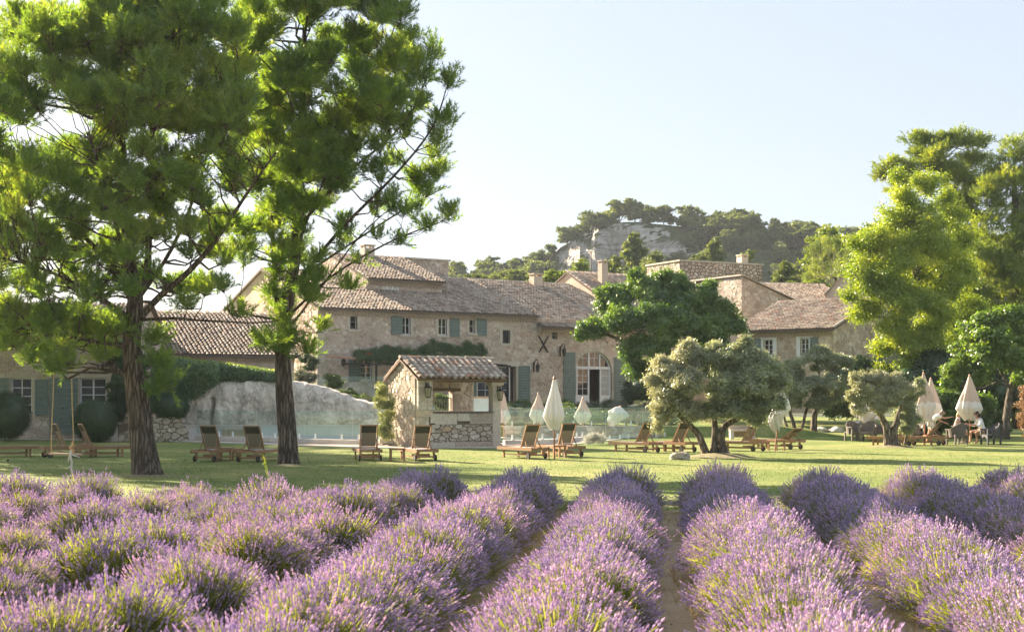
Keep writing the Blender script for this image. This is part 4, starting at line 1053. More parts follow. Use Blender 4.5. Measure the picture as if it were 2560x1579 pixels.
# ================================================================ pool, coping and glass fences
def wallrun(name, pts, h, w, mat, parent=None, z0=0.0, cap=None):
    mb = MB()
    for a, b in zip(pts[:-1], pts[1:]):
        a = Vector((a[0], a[1], 0)); b = Vector((b[0], b[1], 0)); d = (b-a).normalized(); nr = Vector((-d.y, d.x, 0)); nr = nr if nr.y > 0 else -nr
        q = [a, b, b+nr*w, a+nr*w]
        mb.add([(p.x, p.y, z0) for p in q]+[(p.x, p.y, h) for p in q], [[4, 5, 6, 7], [0, 1, 5, 4], [1, 2, 6, 5], [2, 3, 7, 6], [3, 0, 4, 7]])
    return mb.build(name, mat, parent)
PLAST = m_rockface('pool_plaster', (.50, .52, .51), (.64, .65, .635), (.72, .73, .71), .8, (1, 1, 1), .25, .05)
def blocks_along(parent, pts, h, w, mat, step=1.1, z0=.03, name='coping_stone'):
    for a, b in zip(pts[:-1], pts[1:]):
        a = Vector((a[0], a[1], 0)); b = Vector((b[0], b[1], 0)); d = b-a; n_ = max(1, round(d.length/step)); u_ = d.normalized(); nr = Vector((-u_.y, u_.x, 0)); nr = nr if nr.y > 0 else -nr
        for q in range(n_):
            p = a+d*(q/n_)+u_*.006; r = a+d*((q+1)/n_)-u_*.006; c = [p, r, r+nr*w, p+nr*w]
            link(name, mesh(name, [(v.x, v.y, z0) for v in c]+[(v.x, v.y, h) for v in c], [[4, 5, 6, 7], [0, 1, 5, 4], [1, 2, 6, 5], [2, 3, 7, 6], [3, 0, 4, 7]], mat), parent)
cl = [ground(488, 1101), ground(640, 1105), ground(760, 1109.5), ground(880, 1112), ground(946, 1113)]
cr_ = [ground(1264, 1113), ground(1340, 1112), ground(1410, 1108), ground(1462, 1103.5)]
wl_ = thing('pool_edge', 'low pale stone edge of the pool left of the kiosk', 'pool edge'); blocks_along(wl_, cl, .21, .34, COPE)
wr_ = thing('pool_edge', 'low pale stone edge of the pool between the kiosk and the white plant', 'pool edge'); blocks_along(wr_, cr_, .21, .34, COPE)
m, n, l = newmat('pool_water'); finish(m, n, l, (.10, .30, .34), .08, noise(n, l, 3, 3, .5, pos(n)).outputs[0], .1, .02, spec=.6)
sheet('pool_water', [(cl[0].x+.4, cl[0].y+.5), (cl[-1].x, cl[-1].y+.5), (cr_[-1].x, cr_[-1].y+.5), (6.5, 67.5), (cl[0].x+.4, 64.0)], .06, m)
STEEL = m_flat('white_steel', (.75, .76, .76), .35, .03, metal=.2)
def glass_fence(label, pts, z0, h, plen=1.7, name='glass_fence'):
    t = thing(name, label, 'fence', (pts[0][0], pts[0][1], z0)); o = Vector((pts[0][0], pts[0][1], z0))
    for a, b in zip(pts[:-1], pts[1:]):
        a = Vector((a[0], a[1], 0))-o; b = Vector((b[0], b[1], 0))-o; a.z = b.z = 0; d = b-a; n_ = max(1, round(d.length/plen)); u_ = d.normalized(); nr = Vector((-u_.y, u_.x, 0)); rz = math.atan2(u_.y, u_.x)
        for q in range(n_):
            L0 = d.length/n_; p = a+u_*(L0*q+.02)
            M = Matrix.Translation(p) @ Matrix.Rotation(rz, 4, 'Z')
            MB().box(0, L0-.04, -.006, .006, .09, h, M).build('glass_panel', FENCE, t)
            MB().box(0, L0-.04, -.008, .008, h+.001, h+.012, M).box(-.004, .006, -.008, .008, .09, h, M).build('panel_edge', EDGE, t)
            for s_ in (.22, .78): MB().box((L0-.04)*s_-.03, (L0-.04)*s_+.03, -.035, .035, 0, .22, M).box((L0-.04)*s_-.055, (L0-.04)*s_+.055, -.055, .055, 0, .02, M).build('spigot', STEEL, t)
    return t
off = lambda P, dy: [(p.x, p.y+dy) for p in P]
glass_fence('frameless glass pool fence on the low edge left of the kiosk', off(cl, .17), .212, 1.15)
glass_fence('frameless glass pool fence on the low edge right of the kiosk', off(cr_, .17), .212, 1.15)
glass_fence('glass pool fence on white feet crossing the paving behind the leaning olive', [(cr_[-1].x+.05, cr_[-1].y+.17), ground(1560, 1098).xy, ground(1650, 1092.5).xy, ground(1748, 1089).xy], .012, 1.2)
# low retaining wall behind the pool
wx0, wx1 = at(1258, 0, 68.6).x, at(1655, 0, 68.6).x; wh = .56
rw = thing('retaining_wall', 'low rubble retaining wall across the far side of the pool carrying a glass fence', 'wall', (wx0, 68.6, 0)); WW = wx1-wx0
MB().box(0, WW, .02, .5, -.02, wh).build('wall_core', MORTAR, rw)
masonry(rw, rubble([(0, 0), (WW, 0), (WW, wh), (0, wh)], .34, .2, 131, [], 1.2), front_map(.02), PALE, 90, .012, .04, 131)
glass_fence('glass fence standing on the low rubble wall in front of the garden beds', [(wx0, 68.75), (wx1, 68.75)], wh, .85, 2.1)

# pale rock face, plaster bench, fountain box, boulder wall and ivy
top_uv = [(452, 975), (470, 965), (492, 958), (530, 952), (600, 951), (690, 952), (740, 956), (790, 963), (838, 977), (880, 996), (920, 1008), (950, 1012), (966, 1020)]
tu = np.array([p[0] for p in top_uv], float); tv = np.array([p[1] for p in top_uv], float)
Vr = []; NU, NV = 170, 44
for j in range(NV+9):
    for i in range(NU+1):
        u = 452+(966-452)*i/NU; v = np.interp(u, tu, tv); D0 = 65.6; p = at(u, v, D0); zt_ = p.z+hn(p.x, 3, 1.3, 5)*.06; x = p.x
        if j <= NV:
            z = zt_*j/NV; t = j/NV; rnd_ = .35*(1-math.sqrt(max(0, 1-max(0, (t-.75)/.25)**2)))
            d = hn(x, z*.7, .8, 2)*.12+hn(x*1.0, z*.5, 2.4, 6)*.07+hn(x, z, 6, 4)*.04+rnd_-.15+.10*(math.floor(z*2.3+hn(x, 0, .5, 1)*1.5)%2)*.5
            # cracks
            d += .45*math.exp(-((x-at(515+30*(1-t), 0, D0).x+.15*math.sin(t*7))/.08)**2)*(t < .75)
            Vr.append((x, D0+d, z))
        else:
            q = (j-NV)/9; Vr.append((x, D0+.2+q*3.4+hn(x, q*3, .8, 4)*.2, zt_*(1-.10*q)+hn(x*1.0, q*4, 1.2, 3)*.10+.05))
rock = tag(link('rock_outcrop', mesh('rock_outcrop', Vr, [[j*(NU+1)+i, j*(NU+1)+i+1, (j+1)*(NU+1)+i+1, (j+1)*(NU+1)+i] for j in range(NV+8) for i in range(NU)], ROCK, True)), 'pale weathered rock face behind the pool between the two pine trunks and the kiosk', 'rock')
bx0, bx1 = at(462, 0, 64.6).x, at(962, 0, 64.6).x
bn = thing('pool_wall', 'smooth blue white plaster wall at the foot of the rock face', 'wall', (bx0, 64.6, 0)); MB().box(0, bx1-bx0, 0, .9, -.02, .60).build('wall_core', PLAST, bn); 
x = 0
while x < bx1-bx0-.1: w = min(1.5, bx1-bx0-x); MB().box(x+.006, x+w-.006, -.04, .9, .603, .66).build('capstone', COPE, bn); x += w
bxx = at(556, 0, 64.0); fb = thing('fountain_box', 'beige stone spout box with a lipped rim built against the pool wall', 'fountain', (bxx.x, 64.0, 0))
BEI = m_flat('beige_stone', (.50, .40, .26), .85); BW = at(617, 0, 64).x-bxx.x
MB().box(0, BW, 0, .55, .02, .44).build('box_body', BEI, fb); MB().box(-.06, BW+.04, -.06, .55, .445, .52).build('rim', BEI, fb)
SW = [(386, 1046), (400, 1040), (430, 1036), (448, 1050), (462, 1064), (472, 1080)]
swx = [at(u, 0, 61.8).x for u, v in SW]; swz = [EYE+(HOR-v)/F*61.8 for u, v in SW]
sw = thing('boulder_wall', 'rough stone garden wall sloping down beside the big pine trunk', 'wall', (swx[0]-1.6, 61.8, 0))
bx = swx[0]-1.6; prof_ = [(0, 0), (swx[-1]-bx, 0)]+[(x-bx, z) for x, z in list(zip(swx, swz))[::-1]]+[(0, swz[0]-.25)]
mb_ = MB(); ngon(mb_, [(x, .02, z) for x, z in prof_]); mb_.build('wall_core', MORTAR_D, sw)
masonry(sw, rubble(prof_, .26, .2, 141, [], 1.4), front_map(.02), PALE, 130, .014, .07, 141)
def boulder(name, label, loc, s_, seed, mat=None, cat='rock', group=None):
    import bmesh
    bm = bmesh.new(); bmesh.ops.create_icosphere(bm, subdivisions=3, radius=1)
    for v in bm.verts:
        d = 1+.28*hn(v.co.x+seed, v.co.y+v.co.z*2, 1.1, seed)+.06*hn(v.co.x, v.co.z+v.co.y, 4, seed); v.co = Vector((v.co.x*s_[0]*d, v.co.y*s_[1]*d, max(-.3*s_[2], v.co.z*s_[2]*d)))
    me = bpy.data.meshes.new(name); bm.to_mesh(me); bm.free(); me.materials.append(mat or ROCK)
    o = link(name, me); o.location = loc; return tag(o, label, cat, group)
for i, (u, v, sx, sz, lab) in enumerate(((284, 1100, .62, .3, 'pale rounded boulder at the foot of the clipped round bush'), (310, 1085, .5, .34, 'large pale boulder on top of the others left of the pine trunk'), (325, 1103, .4, .22, 'small flat boulder touching the left side of the pine trunk'), (345, 1094, .5, .3, 'boulder half hidden behind the big pine trunk'))):
    p = ground(u, 1103 if v > 1090 else 1100); boulder('boulder', lab, (p.x, p.y+.3*i, .0 if v > 1090 else .26), (sx, .4, sz), i*3+1)
ob = ground(1700, 1148); boulder('boulder', 'squarish pale boulder at the foot of the leaning olive trunk', (ob.x, ob.y, .06), (.32, .25, .2), 17, PALE)
for i, (u, v, lab) in enumerate(((2050, 1080, 'grey boulder under the far olive trunks'), (2090, 1080, 'small round boulder on the grass right of the far olive'), (2190, 1050, 'flat boulder on the shaded lawn behind the wicker chairs'), (1475, 1078, 'weathered stone behind the white feathery plant'))):
    p = ground(u, v); boulder('boulder', lab, (p.x, p.y, .05), (.45, .4, .28), 31+i)
# ================================================================ trees
PINE = m_leaf('pine_needles', [(0, (.045, .115, .026)), (.35, (.09, .185, .038)), (.65, (.17, .27, .055)), (1, (.36, .40, .12))], .56, (1.6, 1.4, .4), .05, .55, .35)
PINE_B = m_leaf('distant_pine_needles', [(0, (.07, .115, .045)), (.5, (.14, .195, .07)), (1, (.26, .29, .12))], .45, (1.5, 1.3, .4), .03, .4, .4)
PINE_Y = m_leaf('yellow_pine_needles', [(0, (.06, .12, .026)), (.45, (.15, .23, .045)), (1, (.34, .40, .09))], .42, (1.5, 1.3, .35), .04, .6, .4)
OLIVE = m_leaf('olive_leaves', [(0, (.11, .145, .075)), (.4, (.22, .265, .15)), (.7, (.37, .41, .27)), (1, (.54, .56, .42))], .38, (1.2, 1.15, .6), .10, .9, .6)
OLIVE_P = m_leaf('pale_olive_leaves', [(0, (.16, .185, .11)), (.4, (.28, .305, .20)), (.7, (.43, .45, .33)), (1, (.60, .60, .48))], .38, (1.2, 1.1, .6), .10, .9, .6)  # paler leaf tone; carries the sunlight on the small wide olive
MULB = m_leaf('broad_green_leaves', [(0, (.03, .08, .018)), (.45, (.07, .15, .03)), (.75, (.15, .25, .05)), (1, (.27, .36, .09))], .42, (1.5, 1.4, .35), .07, .45, .4)
ACAC = m_leaf('yellow_green_leaves', [(0, (.10, .18, .02)), (.4, (.24, .34, .035)), (.75, (.40, .47, .055)), (1, (.52, .55, .09))], .45, (1.3, 1.25, .3), .05, .6, .5)
MAPLE = m_leaf('maple_leaves', [(0, (.05, .11, .018)), (.5, (.13, .23, .035)), (1, (.27, .36, .07))], .42, (1.4, 1.35, .35), .06, .7, .5)
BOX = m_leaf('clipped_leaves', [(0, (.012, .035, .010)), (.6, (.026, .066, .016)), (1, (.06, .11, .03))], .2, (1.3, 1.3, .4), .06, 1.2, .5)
IVY = m_leaf('ivy_leaves', [(0, (.03, .08, .032)), (.5, (.08, .165, .06)), (1, (.20, .30, .13))], .3, (1.4, 1.35, .4), .10, 1.2, .6)
BUSHM = m_leaf('garden_leaves', [(0, (.03, .07, .018)), (.5, (.08, .14, .035)), (1, (.18, .22, .07))], .35, (1.4, 1.3, .4), .05, 1.5, .6)
LAVG = m_leaf('grey_green_leaves', [(0, (.08, .10, .07)), (1, (.20, .22, .16))], .25, (1.2, 1.2, .6), .05, 1.5, .6)

T_PINE = t_needles(22, .34, .115, .020, 1.15, 3)
T_PINE_FAR = t_needles(12, .42, .26, .045, 1.2, 4)
T_OLIVE = t_leaves(13, .17, .030, .105, 5, .3)
T_BROAD = t_leaves(12, .34, .10, .15, 6, .7)
T_ACAC = t_leaves(15, .36, .055, .10, 7, .6)
T_SMALL = t_leaves(16, .11, .028, .045, 8, .3)
T_FAR = t_leaves(9, .55, .42, .50, 9, .5)

def tree(name, label, cat, base, trunks, blobs, n, T, mat, barkm, group=None, br=.05, sub=10, subr=.36, seed=1, up=.25, smin=.8, smax=1.25, twigs=5, shell=.62, flat=.75, branches=True, crown='crown', limb=1.0):
    t = thing(name, label, cat, base, 0, group); O = Vector(base); rg = random.Random(seed); rgn = np.random.default_rng(seed)
    nodes = []
    for tr in trunks:
        pts = [Vector(p[:3])-O for p in tr]; rad = [p[3]*(limb if tr is not trunks[0] else 1) for p in tr]
        # smooth by subdivision
        P2 = []; R2 = []
        for i in range(len(pts)-1):
            p0 = pts[max(i-1, 0)]; p1 = pts[i]; p2 = pts[i+1]; p3 = pts[min(i+2, len(pts)-1)]
            for q in range(4):
                s = q/4; P2.append(.5*((2*p1)+(p2-p0)*s+(2*p0-5*p1+4*p2-p3)*s*s+(3*p1-p0-3*p2+p3)*s**3)); R2.append(rad[i]+(rad[i+1]-rad[i])*s)
        P2.append(pts[-1]); R2.append(rad[-1])
        mb = MB().tube(P2, R2, 10 if rad[0] > .1 else 6)
        mb.build('trunk' if rad[0] >= .12 and tr is trunks[0] else ('stem' if rad[0] >= .12 else 'branch'), barkm, t, True)
        nodes += list(zip(P2, R2))
    B = [((Vector(c)-O), r) for c, r in blobs]
    if branches:
        mb = MB()
        used = {}
        for c, r in B:
            best = min((nd for nd in nodes if nd[0].z < c.z+.3*r[2]+.5 and (limb == 1 or nd[1] > .022)), key=lambda nd: (nd[0]-c).length+.8*max(0, nd[0].z-c.z+r[2]*.6)+(.0 if nd[1] < .2 else .3)+.22*used.get(id(nd), 0), default=nodes[-1]); used[id(best)] = used.get(id(best), 0)+1
            d = (best[0]-c).length
            if d > .3:
                pts = wiggle(best[0], c, 4, .06, rgn, .04); r0 = min(best[1]*.6, br*(.5+d*.25)); mb.tube(pts, taper(r0, r0*.35, 5), 5, False)
            for q in range(twigs):
                v = Vector((rg.gauss(0, 1), rg.gauss(0, 1), rg.gauss(.3, .7))).normalized(); e = c+Vector((v.x*r[0], v.y*r[1], v.z*r[2]))*.85
                mb.tube(wiggle(c-(c-best[0])*.15*rg.random(), e, 3, .07, rgn), taper(br*.28, br*.1, 4), 4, False)
        if mb.v: mb.build('branches', barkm, t, False)['kind'] = 'stuff'
    P, Dn = crown_pts([(tuple(c), r) for c, r in B], n, sub, subr, seed, shell, flat)
    Dn = Dn+np.array([0, 0, up*2])
    foliage(crown, T, P, Dn, mat, t, smin, smax, seed)
    return t
def px(D0, lst, sc=1.0):
    """ellipses read off the photograph (u, v, ru, rv, depth offset) -> clump centres and radii in metres"""
    out = []
    for e in lst:
        D = D0+e[4]; s = D/F; out.append((tuple(at(e[0], e[1], D)), (e[2]*s*sc, (e[2]+e[3])/2*s*sc*(e[5] if len(e) > 5 else 1.0), e[3]*s*sc)))
    return out
def tk(D0, pts): return [(*at(u, v, D0+dy), r) for u, v, dy, r in pts]
def rnd_clumps(poly, n, r0, r1, dy, seed, asp=.8):
    rg = random.Random(seed); out = []; xs = [p[0] for p in poly]; ys = [p[1] for p in poly]
    while len(out) < n:
        u = rg.uniform(min(xs), max(xs)); v = rg.uniform(min(ys), max(ys)); ins = False; j = len(poly)-1
        for i in range(len(poly)):
            if (poly[i][1] > v) != (poly[j][1] > v) and u < (poly[j][0]-poly[i][0])*(v-poly[i][1])/(poly[j][1]-poly[i][1])+poly[i][0]: ins = not ins
            j = i
        if ins: r = rg.uniform(r0, r1); out.append((u, v, r, r*asp, rg.uniform(*dy)))
    return out

# --- the big pine with the swing
D1 = 35.5
p1t = [tk(D1, [(368, 1190, 0, .44), (366, 1172, 0, .37), (360, 1130, 0, .325), (352, 1070, 0, .30), (345, 1000, 0, .285), (337, 950, 0, .26), (331, 900, 0, .225), (330, 850, 0, .22), (335, 790, 0, .21), (338, 740, 0, .19), (328, 680, .2, .165), (320, 600, .2, .14), (312, 500, .2, .12), (305, 380, 0, .10), (300, 250, 0, .08), (295, 120, 0, .06), (288, -60, 0, .03)]),
       tk(D1, [(336, 760, 0, .16), (366, 690, .1, .135), (372, 600, .2, .12), (385, 480, .3, .10), (378, 350, .3, .08), (400, 200, 0, .06), (425, 20, 0, .03)]),
       tk(D1, [(345, 800, 0, .13), (400, 740, -.2, .11), (470, 680, -.3, .10), (540, 600, -.4, .075), (620, 480, -.4, .05), (690, 380, -.4, .03)]),
       tk(D1, [(333, 800, 0, .10), (250, 745, -.5, .085), (150, 690, -1, .06), (50, 655, -1.3, .04), (-50, 640, -1.5, .02)]),
       tk(D1, [(331, 870, 0, .08), (230, 852, -.6, .06), (120, 832, -.9, .045), (0, 812, -1, .03), (-90, 800, -1, .02)]),
       tk(D1, [(342, 800, 0, .07), (430, 796, -.2, .055), (540, 803, -.3, .042), (640, 806, -.4, .03), (700, 800, -.4, .018)]),
       tk(D1, [(345, 975, 0, .16), (318, 942, -.1, .12), (285, 918, -.2, .10), (268, 895, -.3, .05), (262, 860, -.3, .02)]),
       tk(D1, [(330, 730, 0, .11), (230, 610, .5, .08), (130, 520, .8, .06), (40, 420, 1, .04), (-40, 330, 1, .02)]),
       tk(D1, [(330, 720, 0, .09), (300, 600, -1.2, .07), (260, 450, -2, .05), (220, 330, -2.4, .03)]),
       tk(D1, [(350, 740, 0, .09), (430, 620, 1.2, .07), (500, 450, 2, .05), (540, 280, 2.4, .03)])]
c1 = rnd_clumps([(110, -60), (0, 110), (-90, 160), (-90, 360), (620, 340), (600, 60), (560, -90), (150, -140)], 135, 26, 46, (-3.4, 2.3), 11, 1.15)
c1 += rnd_clumps([(-90, 350), (630, 340), (600, 520), (540, 600), (60, 620), (-90, 560)], 110, 22, 38, (-3.2, 2.2), 12, .95)
c1 += rnd_clumps([(-90, 560), (560, 560), (560, 720), (430, 770), (200, 760), (-90, 740)], 84, 20, 34, (-2.5, 2.2), 13, .6)
c1 += rnd_clumps([(-60, 770), (290, 790), (300, 900), (180, 930), (60, 880), (-60, 860)], 32, 20, 34, (-1.8, 1.2), 14, .75)
c1 += [(400, 915, 34, 30, -.5), (415, 960, 28, 26, -.6), (385, 860, 26, 36, -.3), (395, 985, 26, 18, -.5), (130, 925, 30, 24, -1.0), (70, 905, 30, 22, -1), (255, 905, 20, 20, -.4), (470, 770, 40, 18, -.3), (600, 790, 34, 14, -.4), (660, 860, 34, 20, -.4), (150, 810, 50, 30, -1), (40, 790, 40, 30, -1.2)]
c1 += [(40, 300, 44, 46, -2.4), (240, 270, 36, 44, -2.8), (470, 300, 34, 40, -2.7), (420, 170, 60, 50, -2.6), (120, 130, 60, 60, -1.5), (280, 60, 70, 60, -1.8), (540, 340, 44, 42, -2.4)]
pine1 = tree('pine_tree', 'big umbrella pine whose branch carries the rope swing, with a thick flared trunk', 'tree', ground(368, 1187), p1t, px(D1, c1), 23000, T_PINE, PINE, BARK, 'pines on the lawn', .05, 7, .55, 5, 1.1, .9, 1.4, 8, .35, 1.0, limb=.7)

# --- the second pine
D2 = 41.4
p2t = [tk(D2, [(722, 1163, 0, .36), (721, 1145, 0, .31), (718, 1080, 0, .275), (712, 1000, 0, .26), (708, 930, 0, .24), (705, 860, 0, .22), (712, 790, 0, .20), (728, 700, 0, .185), (742, 600, 0, .17), (748, 500, 0, .155), (752, 380, 0, .125), (757, 260, 0, .10), (760, 120, 0, .07), (765, -60, 0, .03)]),
       tk(D2, [(706, 830, 0, .13), (690, 740, .2, .12), (684, 640, .3, .10), (680, 520, .3, .08), (688, 400, .2, .06), (672, 260, 0, .03)]),
       tk(D2, [(733, 720, 0, .09), (850, 575, -.4, .075), (985, 440, -.6, .055), (1080, 320, -.6, .04), (1122, 200, -.6, .018)]),
       tk(D2, [(745, 570, 0, .09), (860, 440, .4, .07), (980, 340, .6, .05), (1050, 240, .6, .035), (1085, 110, .6, .015)]),
       tk(D2, [(738, 700, 0, .07), (860, 620, .3, .055), (1000, 530, .5, .04), (1118, 465, .5, .015)]),
       tk(D2, [(722, 790, 0, .07), (830, 690, -.3, .055), (960, 612, -.4, .04), (1060, 570, -.4, .03), (1132, 545, -.4, .012)]),
       tk(D2, [(750, 450, 0, .08), (860, 310, -.4, .06), (950, 160, -.5, .04), (995, 40, -.5, .02)]),
       tk(D2, [(715, 830, 0, .06), (800, 720, -.2, .045), (900, 590, -.4, .03), (1000, 500, -.5, .015)]),
       tk(D2, [(742, 620, 0, .06), (780, 520, -.3, .05), (830, 400, -.5, .035), (870, 250, -.6, .02)]),
       tk(D2, [(712, 800, 0, .07), (640, 790, -.3, .05), (560, 770, -.4, .03)]),
       tk(D2, [(735, 660, 0, .07), (640, 640, .2, .05), (570, 560, .2, .03)]),
       tk(D2, [(748, 500, 0, .07), (660, 430, .8, .05), (590, 330, 1, .03)])]
c2 = rnd_clumps([(600, -40), (720, -120), (930, -60), (1010, 60), (1040, 200), (960, 300), (840, 330), (700, 360), (610, 250)], 104, 24, 42, (-3.2, 2.4), 21, 1.1)
c2 += rnd_clumps([(620, 330), (840, 330), (860, 480), (800, 560), (640, 560), (600, 440)], 52, 22, 36, (-2.2, 2.2), 22, .95)
c2 += rnd_clumps([(600, 560), (760, 560), (780, 700), (720, 780), (620, 760), (560, 680)], 24, 20, 32, (-2, 1.6), 23, .65)
c2 += rnd_clumps([(860, 290), (1010, 210), (1070, 260), (1010, 400), (900, 460), (830, 420)], 24, 18, 30, (-1.4, 1.6), 24, .7)
c2 += rnd_clumps([(860, 480), (1050, 400), (1080, 520), (960, 600), (840, 640)], 20, 16, 26, (-1.2, 1.2), 25, .55)
c2 += [(735, 430, 44, 52, -2.2), (760, 395, 40, 30, -2.4), (790, 700, 26, 34, -1.6), (775, 745, 30, 40, -1.6), (790, 650, 22, 22, -1.4), (725, 860, 34, 30, -.6), (770, 880, 30, 18, -.5), (690, 880, 34, 22, -.5), (700, 810, 30, 26, -.4), (800, 830, 22, 16, -.3),
       (1122, 215, 20, 34, -.6), (1110, 300, 24, 36, -.6), (1090, 350, 24, 28, -.4), (1085, 130, 18, 34, .6), (1060, 190, 24, 40, .5), (1000, 60, 26, 44, -.5), (965, 40, 30, 40, -.3), (1095, 440, 34, 28, .5), (1050, 480, 34, 24, .5), (1118, 545, 26, 26, -.4), (1065, 575, 30, 14, -.4), (1000, 610, 28, 12, -.4), (1090, 390, 26, 18, .2), (870, 720, 26, 22, -.3), (900, 660, 20, 14, -.3)]
pine2 = tree('pine_tree', 'slimmer pine right of the swing pine, its long thin branches fanning out against the sky', 'tree', ground(722, 1161), p2t, px(D2, c2), 18000, T_PINE, PINE, BARK, 'pines on the lawn', .04, 7, .55, 6, 1.1, .9, 1.4, 8, .35, 1.0, limb=.65)

# --- pines out of frame on the left whose shade lies over the lawn
for i, (x, y, h) in enumerate(((-21.8, 50.5, 11.5), (-24.5, 56.0, 13.0), (-25.5, 62.0, 13.5), (-28.5, 67.5, 14.5), (-31.0, 75.0, 15.5))):
    rg = random.Random(i+50)
    bl = [((x+rg.uniform(-2.2, 2.2), y+rg.uniform(-2.2, 2.2), rg.uniform(3.5, h-1)), (1.8, 1.8, 1.3)) for _ in range(26)]
    tree('shade_pine', ['pine standing beyond the left end of the lawn, first of the row', 'taller pine beyond the left end of the lawn, second of the row', 'pine beside the cottage beyond the lawn, third of the row', 'tallest pine behind the cottage at the far left', 'small pine behind the cottage at the far left'][i], 'tree', (x, y, 0), [[(x, y, -.05, .32), (x+.1, y, h*.4, .24), (x, y+.2, h*.9, .06)]], bl, 3000, T_PINE_FAR, PINE, BARK, 'pines beyond the left edge', .07, 8, .45, 60+i, .4, 1.0, 1.4, 4)

# --- olives
def mound(u, v, rx, ry, h, label):
    c = ground(u, v); V = [(0, 0, h)]; Fc = []; N = 28
    for j in range(1, 6):
        for i in range(N):
            a = 2*math.pi*i/N; r = j/5*(1+.12*hn(math.cos(a)*2, math.sin(a)*2, 1, u)); V.append((rx*r*math.cos(a), ry*r*math.sin(a), h*max(0, math.cos(min(1, r)*math.pi/2))**1.3-.01+.02*hn(i*.9, j, 1.3, u)*(j < 5)))
    Fc += [[0, 1+i, 1+(i+1) % N] for i in range(N)]
    for j in range(4):
        for i in range(N): Fc.append([1+j*N+i, 1+(j+1)*N+i, 1+(j+1)*N+(i+1) % N, 1+j*N+(i+1) % N])
    o = link('soil_mound', mesh('soil_mound', V, Fc, m_flat('mound_soil_%d' % u, (.19, .17, .085), .95, .4, 5), True)); o.location = c; o['kind'] = 'structure'; return o
mound(1800, 1141, 1.3, 1.2, .14, ''); mound(2232, 1117, 1.0, 1.0, .10, ''); mound(368, 1188, .85, .8, .05, ''); mound(722, 1162, .6, .6, .04, '')
DO = 46.8
tree('olive_tree', 'leaning olive with a pale silvery crown left of the darker round olive', 'tree', ground(1764, 1137),
     [tk(DO, [(1766, 1140, 0, .17), (1757, 1112, 0, .125), (1746, 1087, 0, .115), (1727, 1064, 0, .10), (1697, 1032, 0, .085), (1686, 985, 0, .075), (1680, 930, 0, .05), (1700, 870, 0, .02)]), tk(DO, [(1727, 1064, 0, .06), (1722, 1020, -.2, .05), (1740, 950, -.2, .03)])],
     px(DO, [(1727, 893, 36, 42, .2), (1670, 925, 42, 40, 0), (1660, 985, 38, 40, -.2), (1715, 960, 46, 48, -.4), (1690, 1015, 44, 34, -.2), (1655, 1040, 26, 30, 0), (1735, 1030, 34, 34, -.3), (1720, 862, 18, 18, .2), (1632, 950, 20, 20, .1), (1640, 1070, 14, 12, 0), (1690, 960, 50, 60, .2), (1665, 1000, 44, 50, .2), (1715, 915, 44, 50, .3)]), 5200, T_OLIVE, OLIVE_P, BARK_O, 'olive trees on the lawn', .03, 13, .46, 71, .35, .7, 1.15, 9, .35, 1.0)
tree('olive_tree', 'round dark crowned olive on two short gnarled trunks', 'tree', ground(1802, 1140),
     [tk(DO, [(1783, 1142, 0, .17), (1786, 1110, 0, .12), (1788, 1070, 0, .11), (1785, 1040, 0, .10), (1800, 990, 0, .07), (1830, 930, 0, .03)]), tk(DO, [(1815, 1142, -.05, .19), (1806, 1112, -.05, .13), (1803, 1085, -.05, .13), (1815, 1062, 0, .11), (1843, 1045, 0, .10), (1880, 1010, 0, .07), (1910, 960, 0, .03)]), tk(DO, [(1800, 1142, .1, .13), (1803, 1100, .1, .10), (1808, 1070, .1, .08)])],
     px(DO, [(1800, 905, 40, 42, 0), (1860, 890, 46, 38, .2), (1915, 915, 42, 42, 0), (1940, 965, 34, 40, -.1), (1880, 960, 55, 48, -.6), (1815, 975, 50, 46, -.5), (1790, 1025, 36, 32, -.3), (1850, 1025, 44, 30, -.5), (1905, 1020, 44, 34, -.3), (1895, 1052, 30, 18, -.2), (1865, 856, 18, 16, .1), (1780, 880, 26, 30, .2), (1945, 1010, 22, 26, 0), (1870, 940, 70, 60, .3), (1830, 980, 60, 60, .2), (1900, 980, 56, 56, .2), (1835, 930, 50, 50, .3)]), 8800, T_OLIVE, OLIVE, BARK_O, 'olive trees on the lawn', .03, 13, .46, 72, .35, .7, 1.15, 9, .35, 1.0)
DC = 72.5
tree('olive_tree', 'olive with three thin trunks standing further back below the guest wing', 'tree', (at(2010, 0, DC).x, DC, .0),
     [tk(DC, [(2035, 1085, 0, .2), (2035, 1050, 0, .15), (2042, 1010, 0, .12), (2050, 950, 0, .05)]), tk(DC, [(1988, 1086, 0, .12), (1983, 1055, 0, .10), (1975, 1020, 0, .07), (1990, 960, 0, .03)]), tk(DC, [(1972, 1080, 0, .09), (1962, 1050, 0, .07), (1958, 1020, 0, .05)]), tk(DC, [(2002, 1080, 0, .09), (2012, 1040, 0, .08), (2022, 1000, 0, .05)])],
     px(DC, [(1985, 920, 34, 34, 0), (2040, 905, 40, 30, 0), (2095, 915, 36, 30, .2), (2120, 950, 24, 26, 0), (2010, 970, 44, 34, -.5), (2070, 965, 46, 34, -.6), (1980, 1000, 26, 22, 0), (2050, 1005, 40, 20, -.2), (2100, 990, 22, 22, 0), (2050, 880, 26, 16, .2), (2118, 905, 16, 16, .2)]), 5200, T_OLIVE, OLIVE, BARK_O, 'olive trees on the lawn', .04, 12, .36, 73, .25, 1.0, 1.5, 5)
DD = 55.4
